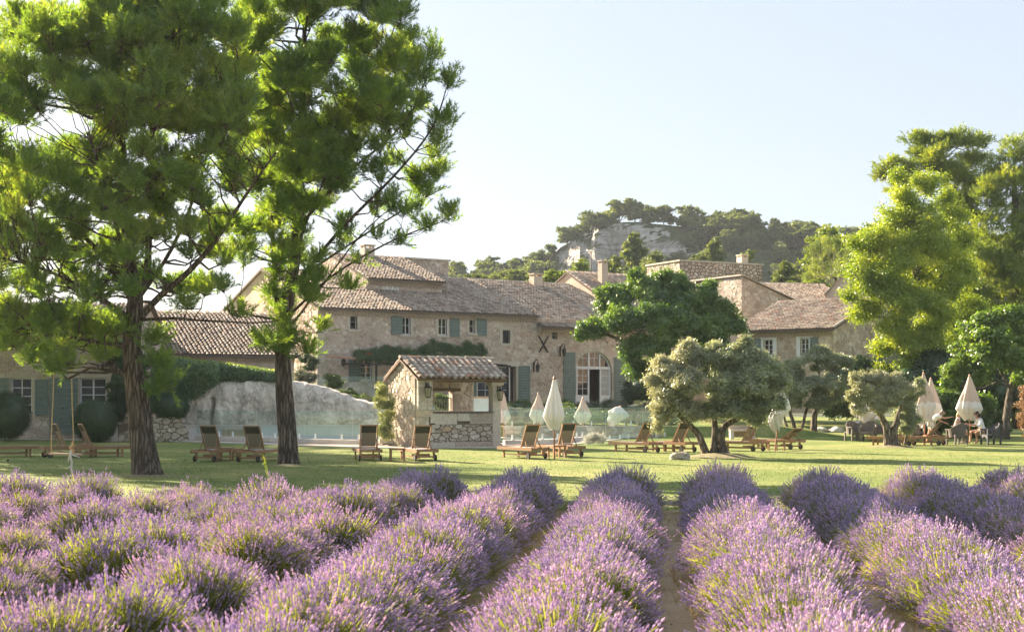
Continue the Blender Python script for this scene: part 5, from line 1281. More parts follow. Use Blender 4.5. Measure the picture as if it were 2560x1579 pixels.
tree('olive_tree', 'small wide olive with a pinkish pale crown beside the closed parasols', 'tree', ground(2230, 1117),
     [tk(DD, [(2222, 1118, 0, .24), (2219, 1095, 0, .15), (2216, 1068, 0, .14), (2208, 1050, 0, .12), (2198, 1032, 0, .11), (2180, 1005, 0, .07), (2165, 970, 0, .03)]), tk(DD, [(2240, 1119, 0, .26), (2234, 1098, 0, .17), (2235, 1072, 0, .15), (2242, 1055, 0, .12), (2250, 1020, 0, .06), (2268, 985, 0, .03)])],
     px(DD, [(2150, 955, 28, 22, 0), (2190, 950, 34, 22, .1), (2235, 955, 34, 22, .1), (2140, 990, 24, 24, 0), (2175, 985, 36, 26, -.3), (2225, 990, 34, 26, -.2), (2145, 1022, 20, 14, 0), (2195, 1018, 24, 14, -.1), (2262, 975, 20, 16, .1)]), 3000, T_OLIVE, OLIVE_P, BARK_O, 'olive trees on the lawn', .03, 11, .36, 74, .25, .8, 1.3, 6)  # sunlit left of the crown put into the paler leaf colour
tree('olive_tree', 'greener low olive bough hanging behind the right side of the small wide olive', 'tree', ground(2250, 1112), [tk(DD+.8, [(2262, 1112, 0, .07), (2268, 1080, 0, .06), (2272, 1040, 0, .05), (2285, 990, 0, .02)])],
     px(DD+.6, [(2270, 1000, 28, 22, 0), (2290, 985, 22, 18, .2), (2262, 1030, 26, 22, 0), (2282, 1050, 20, 18, 0), (2265, 1070, 16, 16, -.1), (2300, 960, 12, 14, .1)]), 1500, T_OLIVE, OLIVE, BARK_O, 'olive trees on the lawn', .03, 10, .36, 75, .25, .8, 1.2, 5)

# --- the dark spreading tree before the facade, the robinia, maple and pines on the right
DM = 76.0
tree('mulberry_tree', 'large dark green spreading tree hiding the right end of the farmhouse facade', 'tree', (at(1690, 0, DM).x, DM, .9),
     [tk(DM, [(1690, 1040, 0, .32), (1684, 960, 0, .26), (1670, 880, 0, .2), (1640, 800, 0, .1)]), tk(DM, [(1684, 960, 0, .2), (1720, 880, 0, .15), (1760, 800, 0, .08)]), tk(DM, [(1684, 930, 0, .18), (1600, 870, -.5, .12), (1500, 830, -1, .06)])],
     px(DM, [(1530, 770, 56, 46, 0), (1600, 725, 60, 42, .5), (1560, 800, 70, 50, -1.5), (1485, 822, 46, 26, -1), (1640, 760, 66, 52, 0), (1690, 715, 54, 38, 1), (1740, 760, 62, 46, 0), (1800, 790, 60, 40, 0), (1840, 815, 34, 26, 0), (1700, 830, 80, 48, -1.5), (1620, 860, 74, 44, -1.8), (1780, 850, 70, 40, -1), (1660, 690, 34, 18, 1), (1770, 720, 30, 22, 1), (1575, 880, 36, 30, -1.5), (1720, 900, 60, 34, -1), (1452, 838, 22, 16, -.8), (1590, 925, 34, 30, -1), (1640, 930, 60, 36, -1), (1700, 955, 60, 36, -.6), (1790, 920, 50, 40, -.4), (1820, 880, 36, 30, 0), (1590, 690, 26, 16, .5), (1540, 735, 40, 30, 0), (1510, 740, 30, 26, 0), (1620, 800, 60, 44, -2.2), (1690, 790, 50, 40, -2)]), 15000, T_BROAD, MULB, BARK_L, None, .06, 13, .42, 81, .4, .6, 1.0, 5, .35, .95)
DR = 74.0
tree('robinia_tree', 'tall bright yellow green tree catching the sun at the right of the guest wing', 'tree', (at(2330, 0, DR).x, DR, 0),
     [tk(DR, [(2330, 1085, 0, .30), (2325, 980, 0, .24), (2312, 860, 0, .2), (2298, 740, 0, .16), (2290, 620, 0, .10), (2310, 500, 0, .04)]), tk(DR, [(2318, 900, 0, .16), (2260, 800, -.5, .11), (2200, 720, -.7, .06)]), tk(DR, [(2305, 800, 0, .13), (2350, 700, .3, .09), (2370, 600, .3, .05)]), tk(DR, [(2298, 740, 0, .1), (2270, 600, -.3, .07), (2260, 500, -.3, .03)])],
     px(DR, [(2320, 460, 48, 36, 0), (2260, 500, 50, 38, 0), (2230, 560, 52, 44, 0), (2310, 540, 56, 46, -.8), (2360, 500, 30, 30, .5), (2180, 640, 54, 40, 0), (2250, 640, 56, 46, -1), (2330, 640, 54, 46, -.8), (2150, 700, 44, 40, 0), (2210, 730, 60, 46, -1), (2290, 740, 60, 48, -1), (2370, 720, 50, 46, 0), (2160, 780, 50, 40, 0), (2230, 820, 50, 36, -.8), (2310, 830, 56, 44, -1), (2210, 870, 36, 28, 0), (2280, 900, 44, 34, -.8), (2350, 880, 48, 46, 0), (2200, 925, 20, 12, 0), (2285, 950, 28, 16, -.8), (2240, 440, 22, 20, 0), (2390, 800, 40, 44, .5), (2120, 740, 20, 20, 0), (2130, 610, 20, 14, 0), (2340, 590, 50, 44, .3), (2290, 600, 50, 44, -1.2), (2220, 690, 50, 44, -1.6), (2340, 790, 50, 46, -1.4), (2260, 770, 50, 44, -1.8), (2380, 660, 40, 40, .3), (2390, 860, 34, 34, .6), (2400, 600, 44, 44, .8), (2415, 680, 46, 50, .8), (2420, 770, 44, 46, .8), (2380, 540, 36, 36, .8), (2160, 680, 50, 50, -.8), (2200, 600, 50, 44, -.5), (2300, 690, 70, 60, .8), (2270, 560, 50, 50, .6), (2260, 860, 44, 34, -1.2)]), 12500, T_ACAC, ACAC, BARK_L, None, .05, 13, .42, 82, .35, .9, 1.35, 5, .35, .95)
DP = 92.0
tree('tall_pine', 'tall dark pine rising highest behind the yellow green tree', 'tree', (at(2380, 0, DP).x, DP, 0),
     [tk(DP, [(2390, 1070, 0, .5), (2385, 800, 0, .4), (2375, 600, 0, .28), (2360, 420, 0, .12), (2350, 350, 0, .04)]), tk(DP, [(2380, 650, 0, .2), (2300, 520, 0, .12), (2240, 440, 0, .05)])],
     px(DP, [(2340, 365, 60, 32, 0), (2400, 360, 60, 34, 0), (2300, 400, 44, 34, 0), (2430, 410, 44, 36, 0), (2370, 430, 64, 40, -1), (2230, 425, 44, 34, 0), (2250, 470, 36, 30, 0), (2440, 470, 40, 32, -1), (2400, 520, 50, 40, -1), (2420, 600, 60, 50, -1), (2390, 700, 60, 60, -.5), (2290, 350, 34, 22, 0), (2460, 360, 24, 22, 0), (2350, 400, 60, 36, -1.5), (2200, 445, 24, 22, 0), (2280, 440, 44, 34, -1), (2430, 540, 50, 44, -1.5), (2390, 460, 44, 30, -1.5)]), 7600, T_PINE_FAR, PINE_Y, BARK, 'tall pines at the right edge', .08, 8, .55, 83, .6, .6, .95, 4, .4, 1.1)
tree('tall_pine', 'sunlit yellow green pine cut off by the right edge of the photograph', 'tree', (at(2545, 0, DP-4).x, DP-4, 0),
     [tk(DP-4, [(2550, 1070, 0, .5), (2545, 800, 0, .4), (2540, 600, 0, .28), (2535, 420, 0, .1)]), tk(DP-4, [(2545, 700, 0, .2), (2480, 620, 0, .12), (2440, 560, 0, .05)])],
     px(DP-4, [(2540, 385, 56, 40, 0), (2495, 430, 46, 40, 0), (2560, 460, 60, 44, -1), (2600, 420, 60, 50, 0), (2500, 510, 46, 34, -.5), (2570, 560, 60, 44, -1), (2480, 610, 54, 44, -1), (2540, 650, 60, 44, -1), (2460, 680, 50, 40, -1), (2530, 730, 64, 44, -1.5), (2620, 560, 60, 80, 0), (2450, 740, 40, 40, 0), (2600, 720, 60, 60, 0), (2520, 470, 60, 44, -1.5), (2470, 560, 44, 40, -1.5), (2500, 680, 60, 50, -2), (2560, 790, 60, 40, -1), (2480, 790, 50, 36, -.5), (2420, 800, 40, 40, 1), (2530, 600, 50, 40, -2), (2600, 500, 50, 50, 0), (2560, 620, 50, 60, -2), (2480, 480, 40, 50, -1.5), (2460, 650, 60, 50, -2.4), (2540, 700, 60, 60, -3), (2440, 720, 60, 50, -2), (2580, 800, 60, 50, -3)]), 11500, T_PINE_FAR, PINE_Y, BARK, 'tall pines at the right edge', .08, 8, .55, 84, .6, .6, .95, 4, .4, 1.1)
DN = 66.0
tree('maple_tree', 'broad leaved green tree with a slim grey trunk behind the seated guests', 'tree', (at(2513, 0, DN).x, DN, 0),
     [tk(DN, [(2512, 1098, 0, .24), (2516, 1050, 0, .18), (2522, 1000, 0, .16), (2530, 960, 0, .14), (2545, 900, 0, .06)]), tk(DN, [(2528, 975, 0, .08), (2500, 925, -.3, .06), (2470, 880, -.3, .03)]), tk(DN, [(2524, 1000, 0, .07), (2560, 960, -.3, .05), (2590, 920, -.3, .03)])],
     px(DN, [(2470, 800, 50, 26, 0), (2530, 790, 50, 26, 0), (2430, 835, 44, 30, 0), (2490, 840, 54, 34, -1), (2560, 840, 50, 40, -.5), (2410, 885, 44, 32, 0), (2465, 890, 50, 34, -1), (2530, 895, 56, 36, -1), (2590, 880, 50, 50, 0), (2390, 925, 34, 24, 0), (2440, 935, 40, 26, -.5), (2375, 955, 24, 16, 0), (2570, 940, 40, 26, -.5)]), 4600, T_BROAD, MAPLE, BARK_L, None, .04, 13, .42, 85, .4, .65, 1.0, 5, .35, .95)

# --- shrubs of every kind
def bush(name, label, D0, ell, n, T, mat, cat='bush', group=None, base=None, core=False, sub=14, subr=.34, seed=1, smin=.8, smax=1.2, up=.1, zb=0.0, corem=None, shell=.62):
    bl = px(D0, ell); c0 = bl[0][0]; b = base or (c0[0], c0[1], zb); t = thing(name, label, cat, b, 0, group)
    O = Vector(b)
    if core:
        mb = MB()
        for c, r in bl:
            pr = [(r[0]*.7*math.sin(math.pi*i/8)+.001, -r[2]*.7*math.cos(math.pi*i/8)) for i in range(9)]; mb.lathe(pr, 14, tuple(Vector(c)-O))
        mb.build('inner_leaves', corem or mat, t, True)
    P, Dn = crown_pts([(tuple(Vector(c)-O), r) for c, r in bl], n, sub, subr, seed, shell); P[:, 2] = np.maximum(P[:, 2], .02-0*P[:, 2])
    foliage('leaves', T, P, Dn+np.array([0, 0, up*2]), mat, t, smin, smax, seed)
    return t
def ball(name, label, u, v, ru, rv, D, n, mat=BOX, group='clipped round bushes', T=T_SMALL, seed=1, dy=1.0):
    c = at(u, v, D); s = D/F; r = Vector((ru*s, ru*s*dy, rv*s)); b = Vector((c.x, c.y, max(0, c.z-r.z))); t = thing(name, label, 'bush', b, 0, group)
    import bmesh
    bm = bmesh.new(); bmesh.ops.create_icosphere(bm, subdivisions=4, radius=1)
    for q in bm.verts: d = .93+.05*hn(q.co.x*2+seed, q.co.y*2+q.co.z, 1.5, seed); q.co = Vector((q.co.x*r.x*d, q.co.y*r.y*d, q.co.z*r.z*d))+(c-b)
    me = bpy.data.meshes.new('inner_leaves'); bm.to_mesh(me); bm.free(); link('inner_leaves', me, t, mat)
    rg = np.random.default_rng(seed); d = rg.normal(0, 1, (n, 3)); d /= np.linalg.norm(d, axis=1, keepdims=True)
    P = d*np.array(r)*rg.uniform(.9, 1.03, (n, 1))+np.array(c-b)
    foliage('leaves', T, P, d, mat, t, .6, 1.0, seed); return t
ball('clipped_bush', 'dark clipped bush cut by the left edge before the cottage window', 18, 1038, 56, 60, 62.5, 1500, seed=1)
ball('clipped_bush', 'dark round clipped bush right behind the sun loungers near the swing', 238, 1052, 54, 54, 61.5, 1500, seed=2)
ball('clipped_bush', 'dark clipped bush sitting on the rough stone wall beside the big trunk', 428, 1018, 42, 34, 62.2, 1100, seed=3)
bush('climbing_vine', 'dark evergreen vine covering the right end of the cottage', 64.5, [(300, 960, 34, 60, 0), (305, 880, 40, 50, .2), (290, 1020, 36, 40, 0), (335, 1000, 34, 40, .2), (340, 920, 34, 44, .3), (370, 1010, 30, 34, 0)], 2600, T_BROAD, BOX, 'climber', core=True, seed=4, smin=.5, smax=.8)
# ivy over the wall above the rock face
ivy_top = lambda u: np.interp(u, [380, 440, 560, 690], [885, 899, 915, 935]); ivy_bot = lambda u: np.interp(u, [380, 440, 500, 530, 600, 690], [1000, 1010, 985, 958, 952, 952])
iv = thing('ivy_wall', 'thick ivy hanging over the terrace wall above the pale rock', 'ivy', (at(400, 0, 66.8).x, 66.8, 1.0)); io = Vector(iv.location)
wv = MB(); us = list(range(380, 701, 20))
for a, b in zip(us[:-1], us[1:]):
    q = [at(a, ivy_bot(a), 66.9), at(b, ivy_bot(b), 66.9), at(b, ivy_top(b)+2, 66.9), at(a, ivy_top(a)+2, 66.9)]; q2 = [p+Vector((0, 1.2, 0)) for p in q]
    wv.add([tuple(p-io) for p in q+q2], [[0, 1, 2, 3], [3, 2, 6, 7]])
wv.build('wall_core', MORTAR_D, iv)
rgn = np.random.default_rng(5); N = 3600; uu = rgn.uniform(380, 700, N); vt = ivy_top(uu); vb = ivy_bot(uu)+rgn.uniform(-6, 8, N); tt = rgn.random(N); vv = vt+(vb-vt)*tt
Dv = np.where(uu < 540, 65.3, 66.3)-.45*np.sin(np.pi*np.clip(tt*.9+.05, 0, 1))+rgn.uniform(-.1, .1, N)+.9*(tt < .06)*rgn.random(N)
P = np.stack([(uu-CX)/F*Dv, Dv, EYE+(HOR-vv)/F*Dv], 1)-np.array(io)
foliage('leaves', T_SMALL, P, np.tile([0, -.8, .5], (N, 1)), IVY, iv, 1.4, 2.3, 5)
rgn = np.random.default_rng(6); N = 500; uu = rgn.uniform(430, 700, N); P = np.stack([(uu-CX)/F*67.2, np.full(N, 67.2)+rgn.uniform(-.3, .5, N), EYE+(HOR-ivy_top(uu)+rgn.uniform(-2, 6, N))/F*67.2], 1)-np.array(io)
foliage('sunlit_edge_leaves', T_SMALL, P, np.tile([0, 0, 1.], (N, 1)), ACAC, iv, .9, 1.5, 6)  # sunlit top edge of the ivy, put into yellow-green leaves
# jasmine by the kiosk, pergola creeper, trumpet flowers
bush('jasmine', 'pale leaved jasmine climbing the left corner of the kiosk', 56.2, [(958, 970, 18, 26, 0), (952, 1005, 16, 26, 0), (975, 1005, 12, 26, -.2), (962, 1040, 20, 26, 0), (970, 1080, 18, 26, 0), (950, 1075, 12, 20, 0)], 900, T_SMALL, m_leaf('jasmine_leaves', [(0, (.10, .15, .05)), (.6, (.26, .31, .13)), (1, (.45, .45, .27))], .35, (1.3, 1.2, .4), .08, 2), 'climber', seed=7, smin=.9, smax=1.4)
pg = thing('pergola', 'iron pergola frame along the facade carrying the dense creeper', 'pergola', (FM.ox, FM.oy, ZG), FM.th)
gx0 = FM.x(812); gx1 = FM.x(1228); gz = FM.z(898, gx0+2, -1.2)-ZG
f = MB().bar((gx0, -2.2, gz-.3), (gx1, -2.2, gz-.3), .08, .10)
for i in range(7): x = gx0+1.8+(gx1-gx0-2)*i/6; f.bar((x, -2.2, gz-.25), (x, 0, gz-.1), .05, .07)
f.build('rafters', IRON, pg)
for x in (gx0+2.2, (gx0+gx1)/2, gx1-.2): MB().box(x-.05, x+.05, -2.25, -2.15, 0, gz-.3).build('post', IRON, pg)
TERR = m_flat('terracotta_pipe', (.52, .30, .20), .75)
q0 = onwall(805, 892, -1.0); gut = thing('gutter_pipe', 'terracotta coloured gutter with a bent downpipe left of the red flowers', 'gutter', q0)
P0 = [onwall(806, 892, -.6), onwall(826, 893, -1.0), onwall(878, 899, -1.6)]
MB().tube([tuple(p-q0) for p in P0], .055, 8).build('gutter', TERR, gut); MB().tube([tuple(onwall(u, v, -1.6)-q0) for u, v in ((877, 899), (878, 909), (884, 914), (884, 933))], .05, 8).build('downpipe', TERR, gut)
DG = 84.0
gl = []
for u in range(898, 1216, 17):
    dd = FM.D(FM.x(u))-DG; gl.append((u, 882+6*math.sin(u*.05)-(6 if u > 1040 else 0), 17, 14, dd-1.0)); gl.append((u+6, 896, 14, 10, dd-1.8))
dd = FM.D(FM.x(1083))-DG; gl += [(1083, 862, 8, 22, dd-.8), (1170, 868, 20, 16, dd+1), (1195, 880, 20, 20, dd+1.2)]
bush('pergola_creeper', 'dense dark green creeper with a spire of new growth on top of the pergola', DG, gl, 4500, T_SMALL, m_leaf('creeper_leaves', [(0, (.025, .07, .02)), (.6, (.06, .14, .035)), (1, (.14, .24, .07))], .3, (1.4, 1.3, .4), .07, 1.2), 'climber', seed=8, smin=1.2, smax=2.0, zb=3.0, shell=.4)
RED = m_flat('orange_flower', (.62, .09, .02), .6, .2); T_FL = t_leaves(9, .14, .09, .11, 12, .2)
bush('trumpet_flowers', 'orange red trumpet flowers hanging at the left end of the creeper', DG-1.6, [(922, 892, 9, 6, 0), (914, 905, 6, 6, 0), (928, 896, 6, 5, 0), (896, 897, 8, 3, 1), (975, 870, 5, 3, 1.6)], 70, T_FL, RED, 'flowers', seed=9, zb=3.2)
# garden beds between the pool and the house
GB = [(1275, 1030, 34, 20, 0, 'low blue grey shrub behind the first closed parasol beyond the glass', LAVG), (1310, 1038, 26, 14, .5, 'grey shrub at the corner of the pool wall', LAVG), (1400, 1025, 36, 22, 1, 'fresh green shrub mass under the tall arched shutter', BUSHM), (1440, 1035, 40, 20, 0, 'green shrub right of the second closed parasol', BUSHM), (1380, 1045, 34, 12, -.8, 'low green planting in front of the shrubs under the shutter', BUSHM), (1500, 1045, 44, 16, 0, 'green planting behind the glass left of the tilted parasol', BUSHM), (1590, 1045, 50, 18, 1, 'dark green planting behind the tilted parasol', BOX), (1650, 1048, 44, 16, .6, 'shaded planting behind the leaning olive crown', BOX), (1350, 1018, 14, 10, 3, 'rosemary against the facade between the two doors', LAVG), (1300, 1015, 40, 13, 7, 'low bed of green leaves below the garden door shutter', BUSHM), (1395, 1014, 44, 13, 8, 'leafy bed at the foot of the tall arched shutter', BUSHM), (1470, 1018, 40, 12, 8, 'low bed in front of the open arched door', LAVG), (1535, 1014, 36, 18, 6, 'blue grey lavender like bush right of the open arched door', LAVG), (1600, 1018, 50, 14, 5, 'long clipped bed under the dark laurel', LAVG), (1680, 1016, 50, 16, 5, 'shaded bed behind the leaning olive', BUSHM), (1150, 1006, 26, 18, -2, 'green bush seen through the rear window of the kiosk', BUSHM), (1105, 1000, 24, 20, -2, 'green bush with a yellow flower behind the kiosk railing', BUSHM), (1215, 1012, 30, 14, 1, 'green bush beyond the kiosk counter', BUSHM)]
for i, (u, v, ru, rv, dy, lab, mt) in enumerate(GB):
    bush('garden_shrub', lab, 71.5+dy, [(u, v, ru, rv, 0), (u-ru*.5, v+3, ru*.6, rv*.8, .3), (u+ru*.5, v+2, ru*.6, rv*.8, -.2)], 620, T_SMALL, mt, 'shrub', 'shrubs in the beds behind the pool', seed=20+i, smin=1.0, smax=1.8, zb=.6, core=True)
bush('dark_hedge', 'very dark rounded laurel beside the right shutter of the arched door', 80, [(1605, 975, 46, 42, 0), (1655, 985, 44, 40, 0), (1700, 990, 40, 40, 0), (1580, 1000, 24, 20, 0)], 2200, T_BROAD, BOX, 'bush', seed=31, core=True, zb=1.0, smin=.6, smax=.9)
# planting on top of the rock
for i, (u, v, ru, rv, dy, lab, mt) in enumerate(((905, 1000, 30, 14, 0, 'pale green plant spilling over the end of the rock', BUSHM), (925, 1008, 24, 12, -.3, 'yellowish ground plant near the climbing jasmine', LAVG), (830, 955, 26, 26, 3, 'leafy young shrub behind the glass above the rock', BUSHM), (770, 905, 26, 26, 4, 'dark shrub with white flowers between the pine and the house corner', BOX), (760, 945, 30, 20, 3, 'grey green plant behind the rounded rock top', LAVG), (870, 985, 20, 14, 1, 'low plant with orange blooms on the rock top', BUSHM))):
    bush('rock_plant', lab, 68.3+dy, [(u, v, ru, rv, 0), (u+ru*.5, v+3, ru*.6, rv*.7, .2)], 420, T_SMALL, mt, 'shrub', 'plants above the rock face', seed=40+i, smin=1.0, smax=1.6, zb=1.6)
glass_fence('glass fence on posts above the rock face below the house corner', [(at(740, 0, 72.5).x, 72.5), (at(962, 0, 72.5).x, 72.5)], EYE-(1008-HOR)/F*72.5, 1.35, 1.6)
sheet('garden_bed', [(at(720, 0, 69).x, 69, 1.75), (at(968, 0, 69).x, 69, 1.25), (at(980, 0, 83).x, 83, 1.6), (at(690, 0, 83).x-1, 83, 1.8)], 0, SCRUB)
# shrubs behind the parasols on the right
rs = [(2310, 1020, 44, 40, 2, MAPLE), (2355, 1010, 44, 44, 3, MAPLE), (2400, 1040, 40, 44, 2, MAPLE), (2450, 1020, 44, 44, 2.5, MAPLE), (2330, 1070, 40, 26, 2, BUSHM), (2430, 1075, 50, 26, 1.5, BUSHM), (2480, 1060, 40, 34, 2, BUSHM), (2270, 960, 50, 60, 6, BOX), (2200, 960, 60, 70, 9, BOX), (2140, 950, 40, 70, 8, BOX), (2340, 930, 70, 70, 7, BOX), (2440, 960, 70, 80, 7, BOX), (2540, 980, 70, 90, 6, BOX), (2110, 1010, 60, 40, 10, BOX)]  # the darkest ones hold the background's deep shade in their leaf colour
LB = ['sunlit shrub left of the pair of closed parasols', 'sunlit shrub between the pair of parasols and the single one', 'leafy shrub directly behind the single parasol', 'leafy shrub right of the single parasol', 'low shrub behind the two loungers near the guests', 'low shrub behind the man in white', 'shrub at the foot of the slim grey trunk', 'dark shrub mass below the yellow green tree', 'dark laurel behind the small wide olive', 'dark laurel at the corner of the guest wing', 'dark tall laurel behind the pair of parasols', 'dark tall laurel behind the broad leaved tree', 'dark hedge end at the right edge', 'dark low hedge at the foot of the guest wing']
for i, (u, v, ru, rv, dy, mt) in enumerate(rs):
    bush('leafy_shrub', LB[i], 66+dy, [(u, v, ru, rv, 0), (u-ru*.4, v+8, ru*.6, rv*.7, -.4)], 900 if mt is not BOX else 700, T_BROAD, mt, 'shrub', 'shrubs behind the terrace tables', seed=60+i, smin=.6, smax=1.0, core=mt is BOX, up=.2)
bush('reddish_shrub', 'reddish brown shrub cut by the right edge of the lawn', 62, [(2560, 1030, 18, 44, 0), (2575, 1000, 24, 40, 0), (2570, 1070, 22, 24, 0)], 500, T_SMALL, m_leaf('copper_leaves', [(0, (.16, .10, .05)), (1, (.36, .25, .15))], .3, (1.3, 1, .6), .04, 2), 'shrub', seed=90, smin=1.2, smax=1.8)

# ---------------------------------------------------------------- trees on the hill and the slopes below it
def far_tree_mesh(kind, seed):
    rg = random.Random(seed); h = 1.0
    if kind == 'umbrella': bl = [((rg.uniform(-.34, .34), rg.uniform(-.34, .34), rg.uniform(.45, .9)), (rg.uniform(.18, .28), rg.uniform(.18, .28), .15)) for _ in range(12)]
    elif kind == 'cone': bl = [((rg.uniform(-.3, .3)*(1.05-z), rg.uniform(-.3, .3)*(1.05-z), z), (.24*(1.15-z)+.04,)*2+(.12,)) for z in [.2+.075*i for i in range(10)]]
    else: bl = [((rg.uniform(-.28, .28), rg.uniform(-.28, .28), rg.uniform(.22, .82)), (rg.uniform(.18, .28), rg.uniform(.18, .28), .17)) for _ in range(12)]
    P, Dn = crown_pts(bl, 1300, 8, .5, seed, .5, .8)
    Dn = Dn/np.linalg.norm(Dn, axis=1, keepdims=True)+np.random.default_rng(seed).normal(0, .5, Dn.shape)
    T = t_leaves(7, .040, .030, .046, seed, .6); V, Fc = scatter(T[0], T[1], P, Dn, np.random.default_rng(seed).uniform(.8, 1.3, len(P)))
    mb = MB().tube([(0, 0, -.15), (.02, 0, .35), (.0, .02, .75)], [.028, .02, .008], 5)
    for b in bl[:5]: mb.tube([(0.01, 0, .35), (b[0][0]*.6, b[0][1]*.6, b[0][2]-.1), b[0]], [.012, .008, .003], 4, False)
    return mesh('crown', V, Fc, PINE_B), mesh('trunk', mb.v, mb.f, BARK_L, True)
FT_M = {k: [far_tree_mesh(k, s) for s in range(a, a+4)] for k, a in (('umbrella', 300), ('cone', 310), ('round', 320))}
def far_tree(x, y, z, h, kind, rg, label, group, mat=None, wide=1.0, cat='tree'):
    cm, tm = rg.choice(FT_M[kind]); t = thing('hill_pine' if group.startswith('pines on') else 'slope_tree', label, cat, (x, y, z), rg.uniform(0, 6.28), group)
    t.scale = (h*wide, h*wide, h)
    c = link('crown', cm, t); link('trunk', tm, t)
    if mat is not None: c.material_slots[0].link = 'OBJECT'; c.material_slots[0].material = mat
    return t
rg = random.Random(99)
HG = m_leaf('hill_green_needles', [(0, (.055, .095, .045)), (.5, (.11, .16, .065)), (1, (.19, .23, .10))], .42, (1.4, 1.2, .4), .02, .8, .5)
cnt = 0; placed = []
def hill_label(kind, u, t):
    sh = {'umbrella': 'flat topped pine', 'cone': 'pointed pine', 'round': 'rounded pine'}[kind]
    zn = 'on the low left shoulder of the hill' if u < 1330 else 'above the pale cliff' if u < 1660 and t > .93 else 'at the foot of the pale cliff' if u < 1660 else 'on the crest right of the cliff' if u < 1850 and t > .9 else 'on the far right end of the crest' if t > .9 else 'on the wooded flank under the crest' if u < 1850 else 'on the wooded flank towards the bare branched tree' if u < 2120 else 'on the hill behind the bright yellow green tree'
    return sh+' '+zn
LBH = {'umbrella': 'flat topped pine on the crest of the rocky hill', 'cone': 'pointed pine on the wooded flank of the hill', 'round': 'rounded pine on the wooded flank of the hill'}
tries = 0
while cnt < 290 and tries < 9000:
    tries += 1
    y = rg.choice((rg.uniform(215, 329), rg.uniform(318, 334))); x = rg.uniform(-16, 150)*y/HD
    u = CX+F*x/y
    if not 1140 < u < 2620: continue
    if u > 2200 and rg.random() < .8: continue
    ca = cliff_amt(x*HD/y if y > 300 else x); t = (y-200)/(HD-200)
    if ca > .35 and .76 < t < .985 and rg.random() < .97: continue
    if 1340 < u < 1690 and .45 < t <= .80 and rg.random() < .82: continue
    if any((x-a)**2+(y-b)**2 < (3.0)**2 for a, b in placed): continue
    placed.append((x, y)); h = rg.uniform(4.4, 7.6)*(.82 if y < 300 else 1); z = hillz(x, y)-.4-.13*h
    kind = rg.choice(('round', 'round', 'round', 'round', 'umbrella')) if t > .93 else rg.choice(('round', 'round', 'cone', 'umbrella'))
    if 1345 < u < 1680 and y < HD-6 and HOR-(z+h-EYE)*F/y < 632 and rg.random() < .9: continue
    far_tree(x, y, z, h, kind, rg, hill_label(kind, u, t), 'pines on the hill', None if rg.random() < .45 else HG, rg.uniform(.9, 1.35)); cnt += 1
# nearer trees behind the roofs
rg = random.Random(7)
for i, (u, v0, v1, D, kind, w, mt, lab) in enumerate(((1225, 668, 740, 190, 'round', 1.2, PINE_B, 'rounded tree low on the left skyline beside the roof ridge'), (1185, 682, 740, 180, 'round', 1.2, PINE_B, 'small tree first on the skyline right of the parapet'), (1290, 655, 740, 185, 'round', 1.1, PINE_B, 'rounded tree left of the first short chimney'), (1385, 662, 740, 120, 'round', 1.5, PINE_Y, 'yellowish bushy tree between the two chimneys'), (1350, 668, 740, 125, 'round', 1.1, PINE_Y, 'yellowish tree right behind the first short chimney'), (1450, 640, 740, 140, 'round', 1.0, PINE_Y, 'yellowish tree behind the aerial'), (1580, 578, 720, 170, 'cone', 1.0, PINE_B, 'tall pointed pine before the cliff face'), (1630, 620, 720, 160, 'round', 1.0, PINE_B, 'pine at the right foot of the cliff'), (1540, 640, 720, 150, 'round', 1.0, PINE_B, 'pine behind the tall thin chimney'), (1790, 590, 680, 170, 'cone', 1.0, PINE_B, 'pointed pine directly above the stone tower'), (1730, 622, 690, 170, 'round', 1.0, PINE_B, 'small pine behind the left corner of the tower'), (1875, 625, 690, 150, 'round', 1.0, PINE_B, 'small pine behind the tower chimney'), (1960, 650, 750, 135, 'cone', 1.2, PINE_B, 'bushy pine right of the tower'), (2010, 636, 750, 140, 'round', 1.0, PINE_B, 'pine behind the low dark roof'), (2040, 670, 760, 120, 'round', 1.3, PINE_Y, 'yellow green bush below the bare branched tree'), (2090, 545, 700, 130, 'round', 1.0, PINE_Y, 'tall ochre green tree left of the bright yellow green one'), (2160, 545, 720, 125, 'round', 1.1, PINE_Y, 'tall ochre tree mostly hidden by the bright yellow green one'), (625, 770, 860, 120, 'round', 1.3, PINE_B, 'distant tree glimpsed over the annex roof'), (560, 780, 860, 120, 'round', 1.2, PINE_Y, 'yellowish tree glimpsed over the annex roof'), (480, 775, 860, 118, 'round', 1.3, PINE_B, 'tree glimpsed behind the big trunk over the roof'), (2000, 700, 770, 112, 'round', 1.3, PINE_Y, 'low scrubby tree above the dark roof'))):
    D_ = D; p = at(u, v1, D_); h = (v1-v0)/F*D_*1.05
    h2 = max(h, EYE+(HOR-v0)/F*D_) if v1 > 600 else h
    far_tree(p.x, D_, (EYE+(HOR-v0)/F*D_)-h*1.0, h, kind, rg, lab, 'trees behind the farmhouse roofs', mt, w)
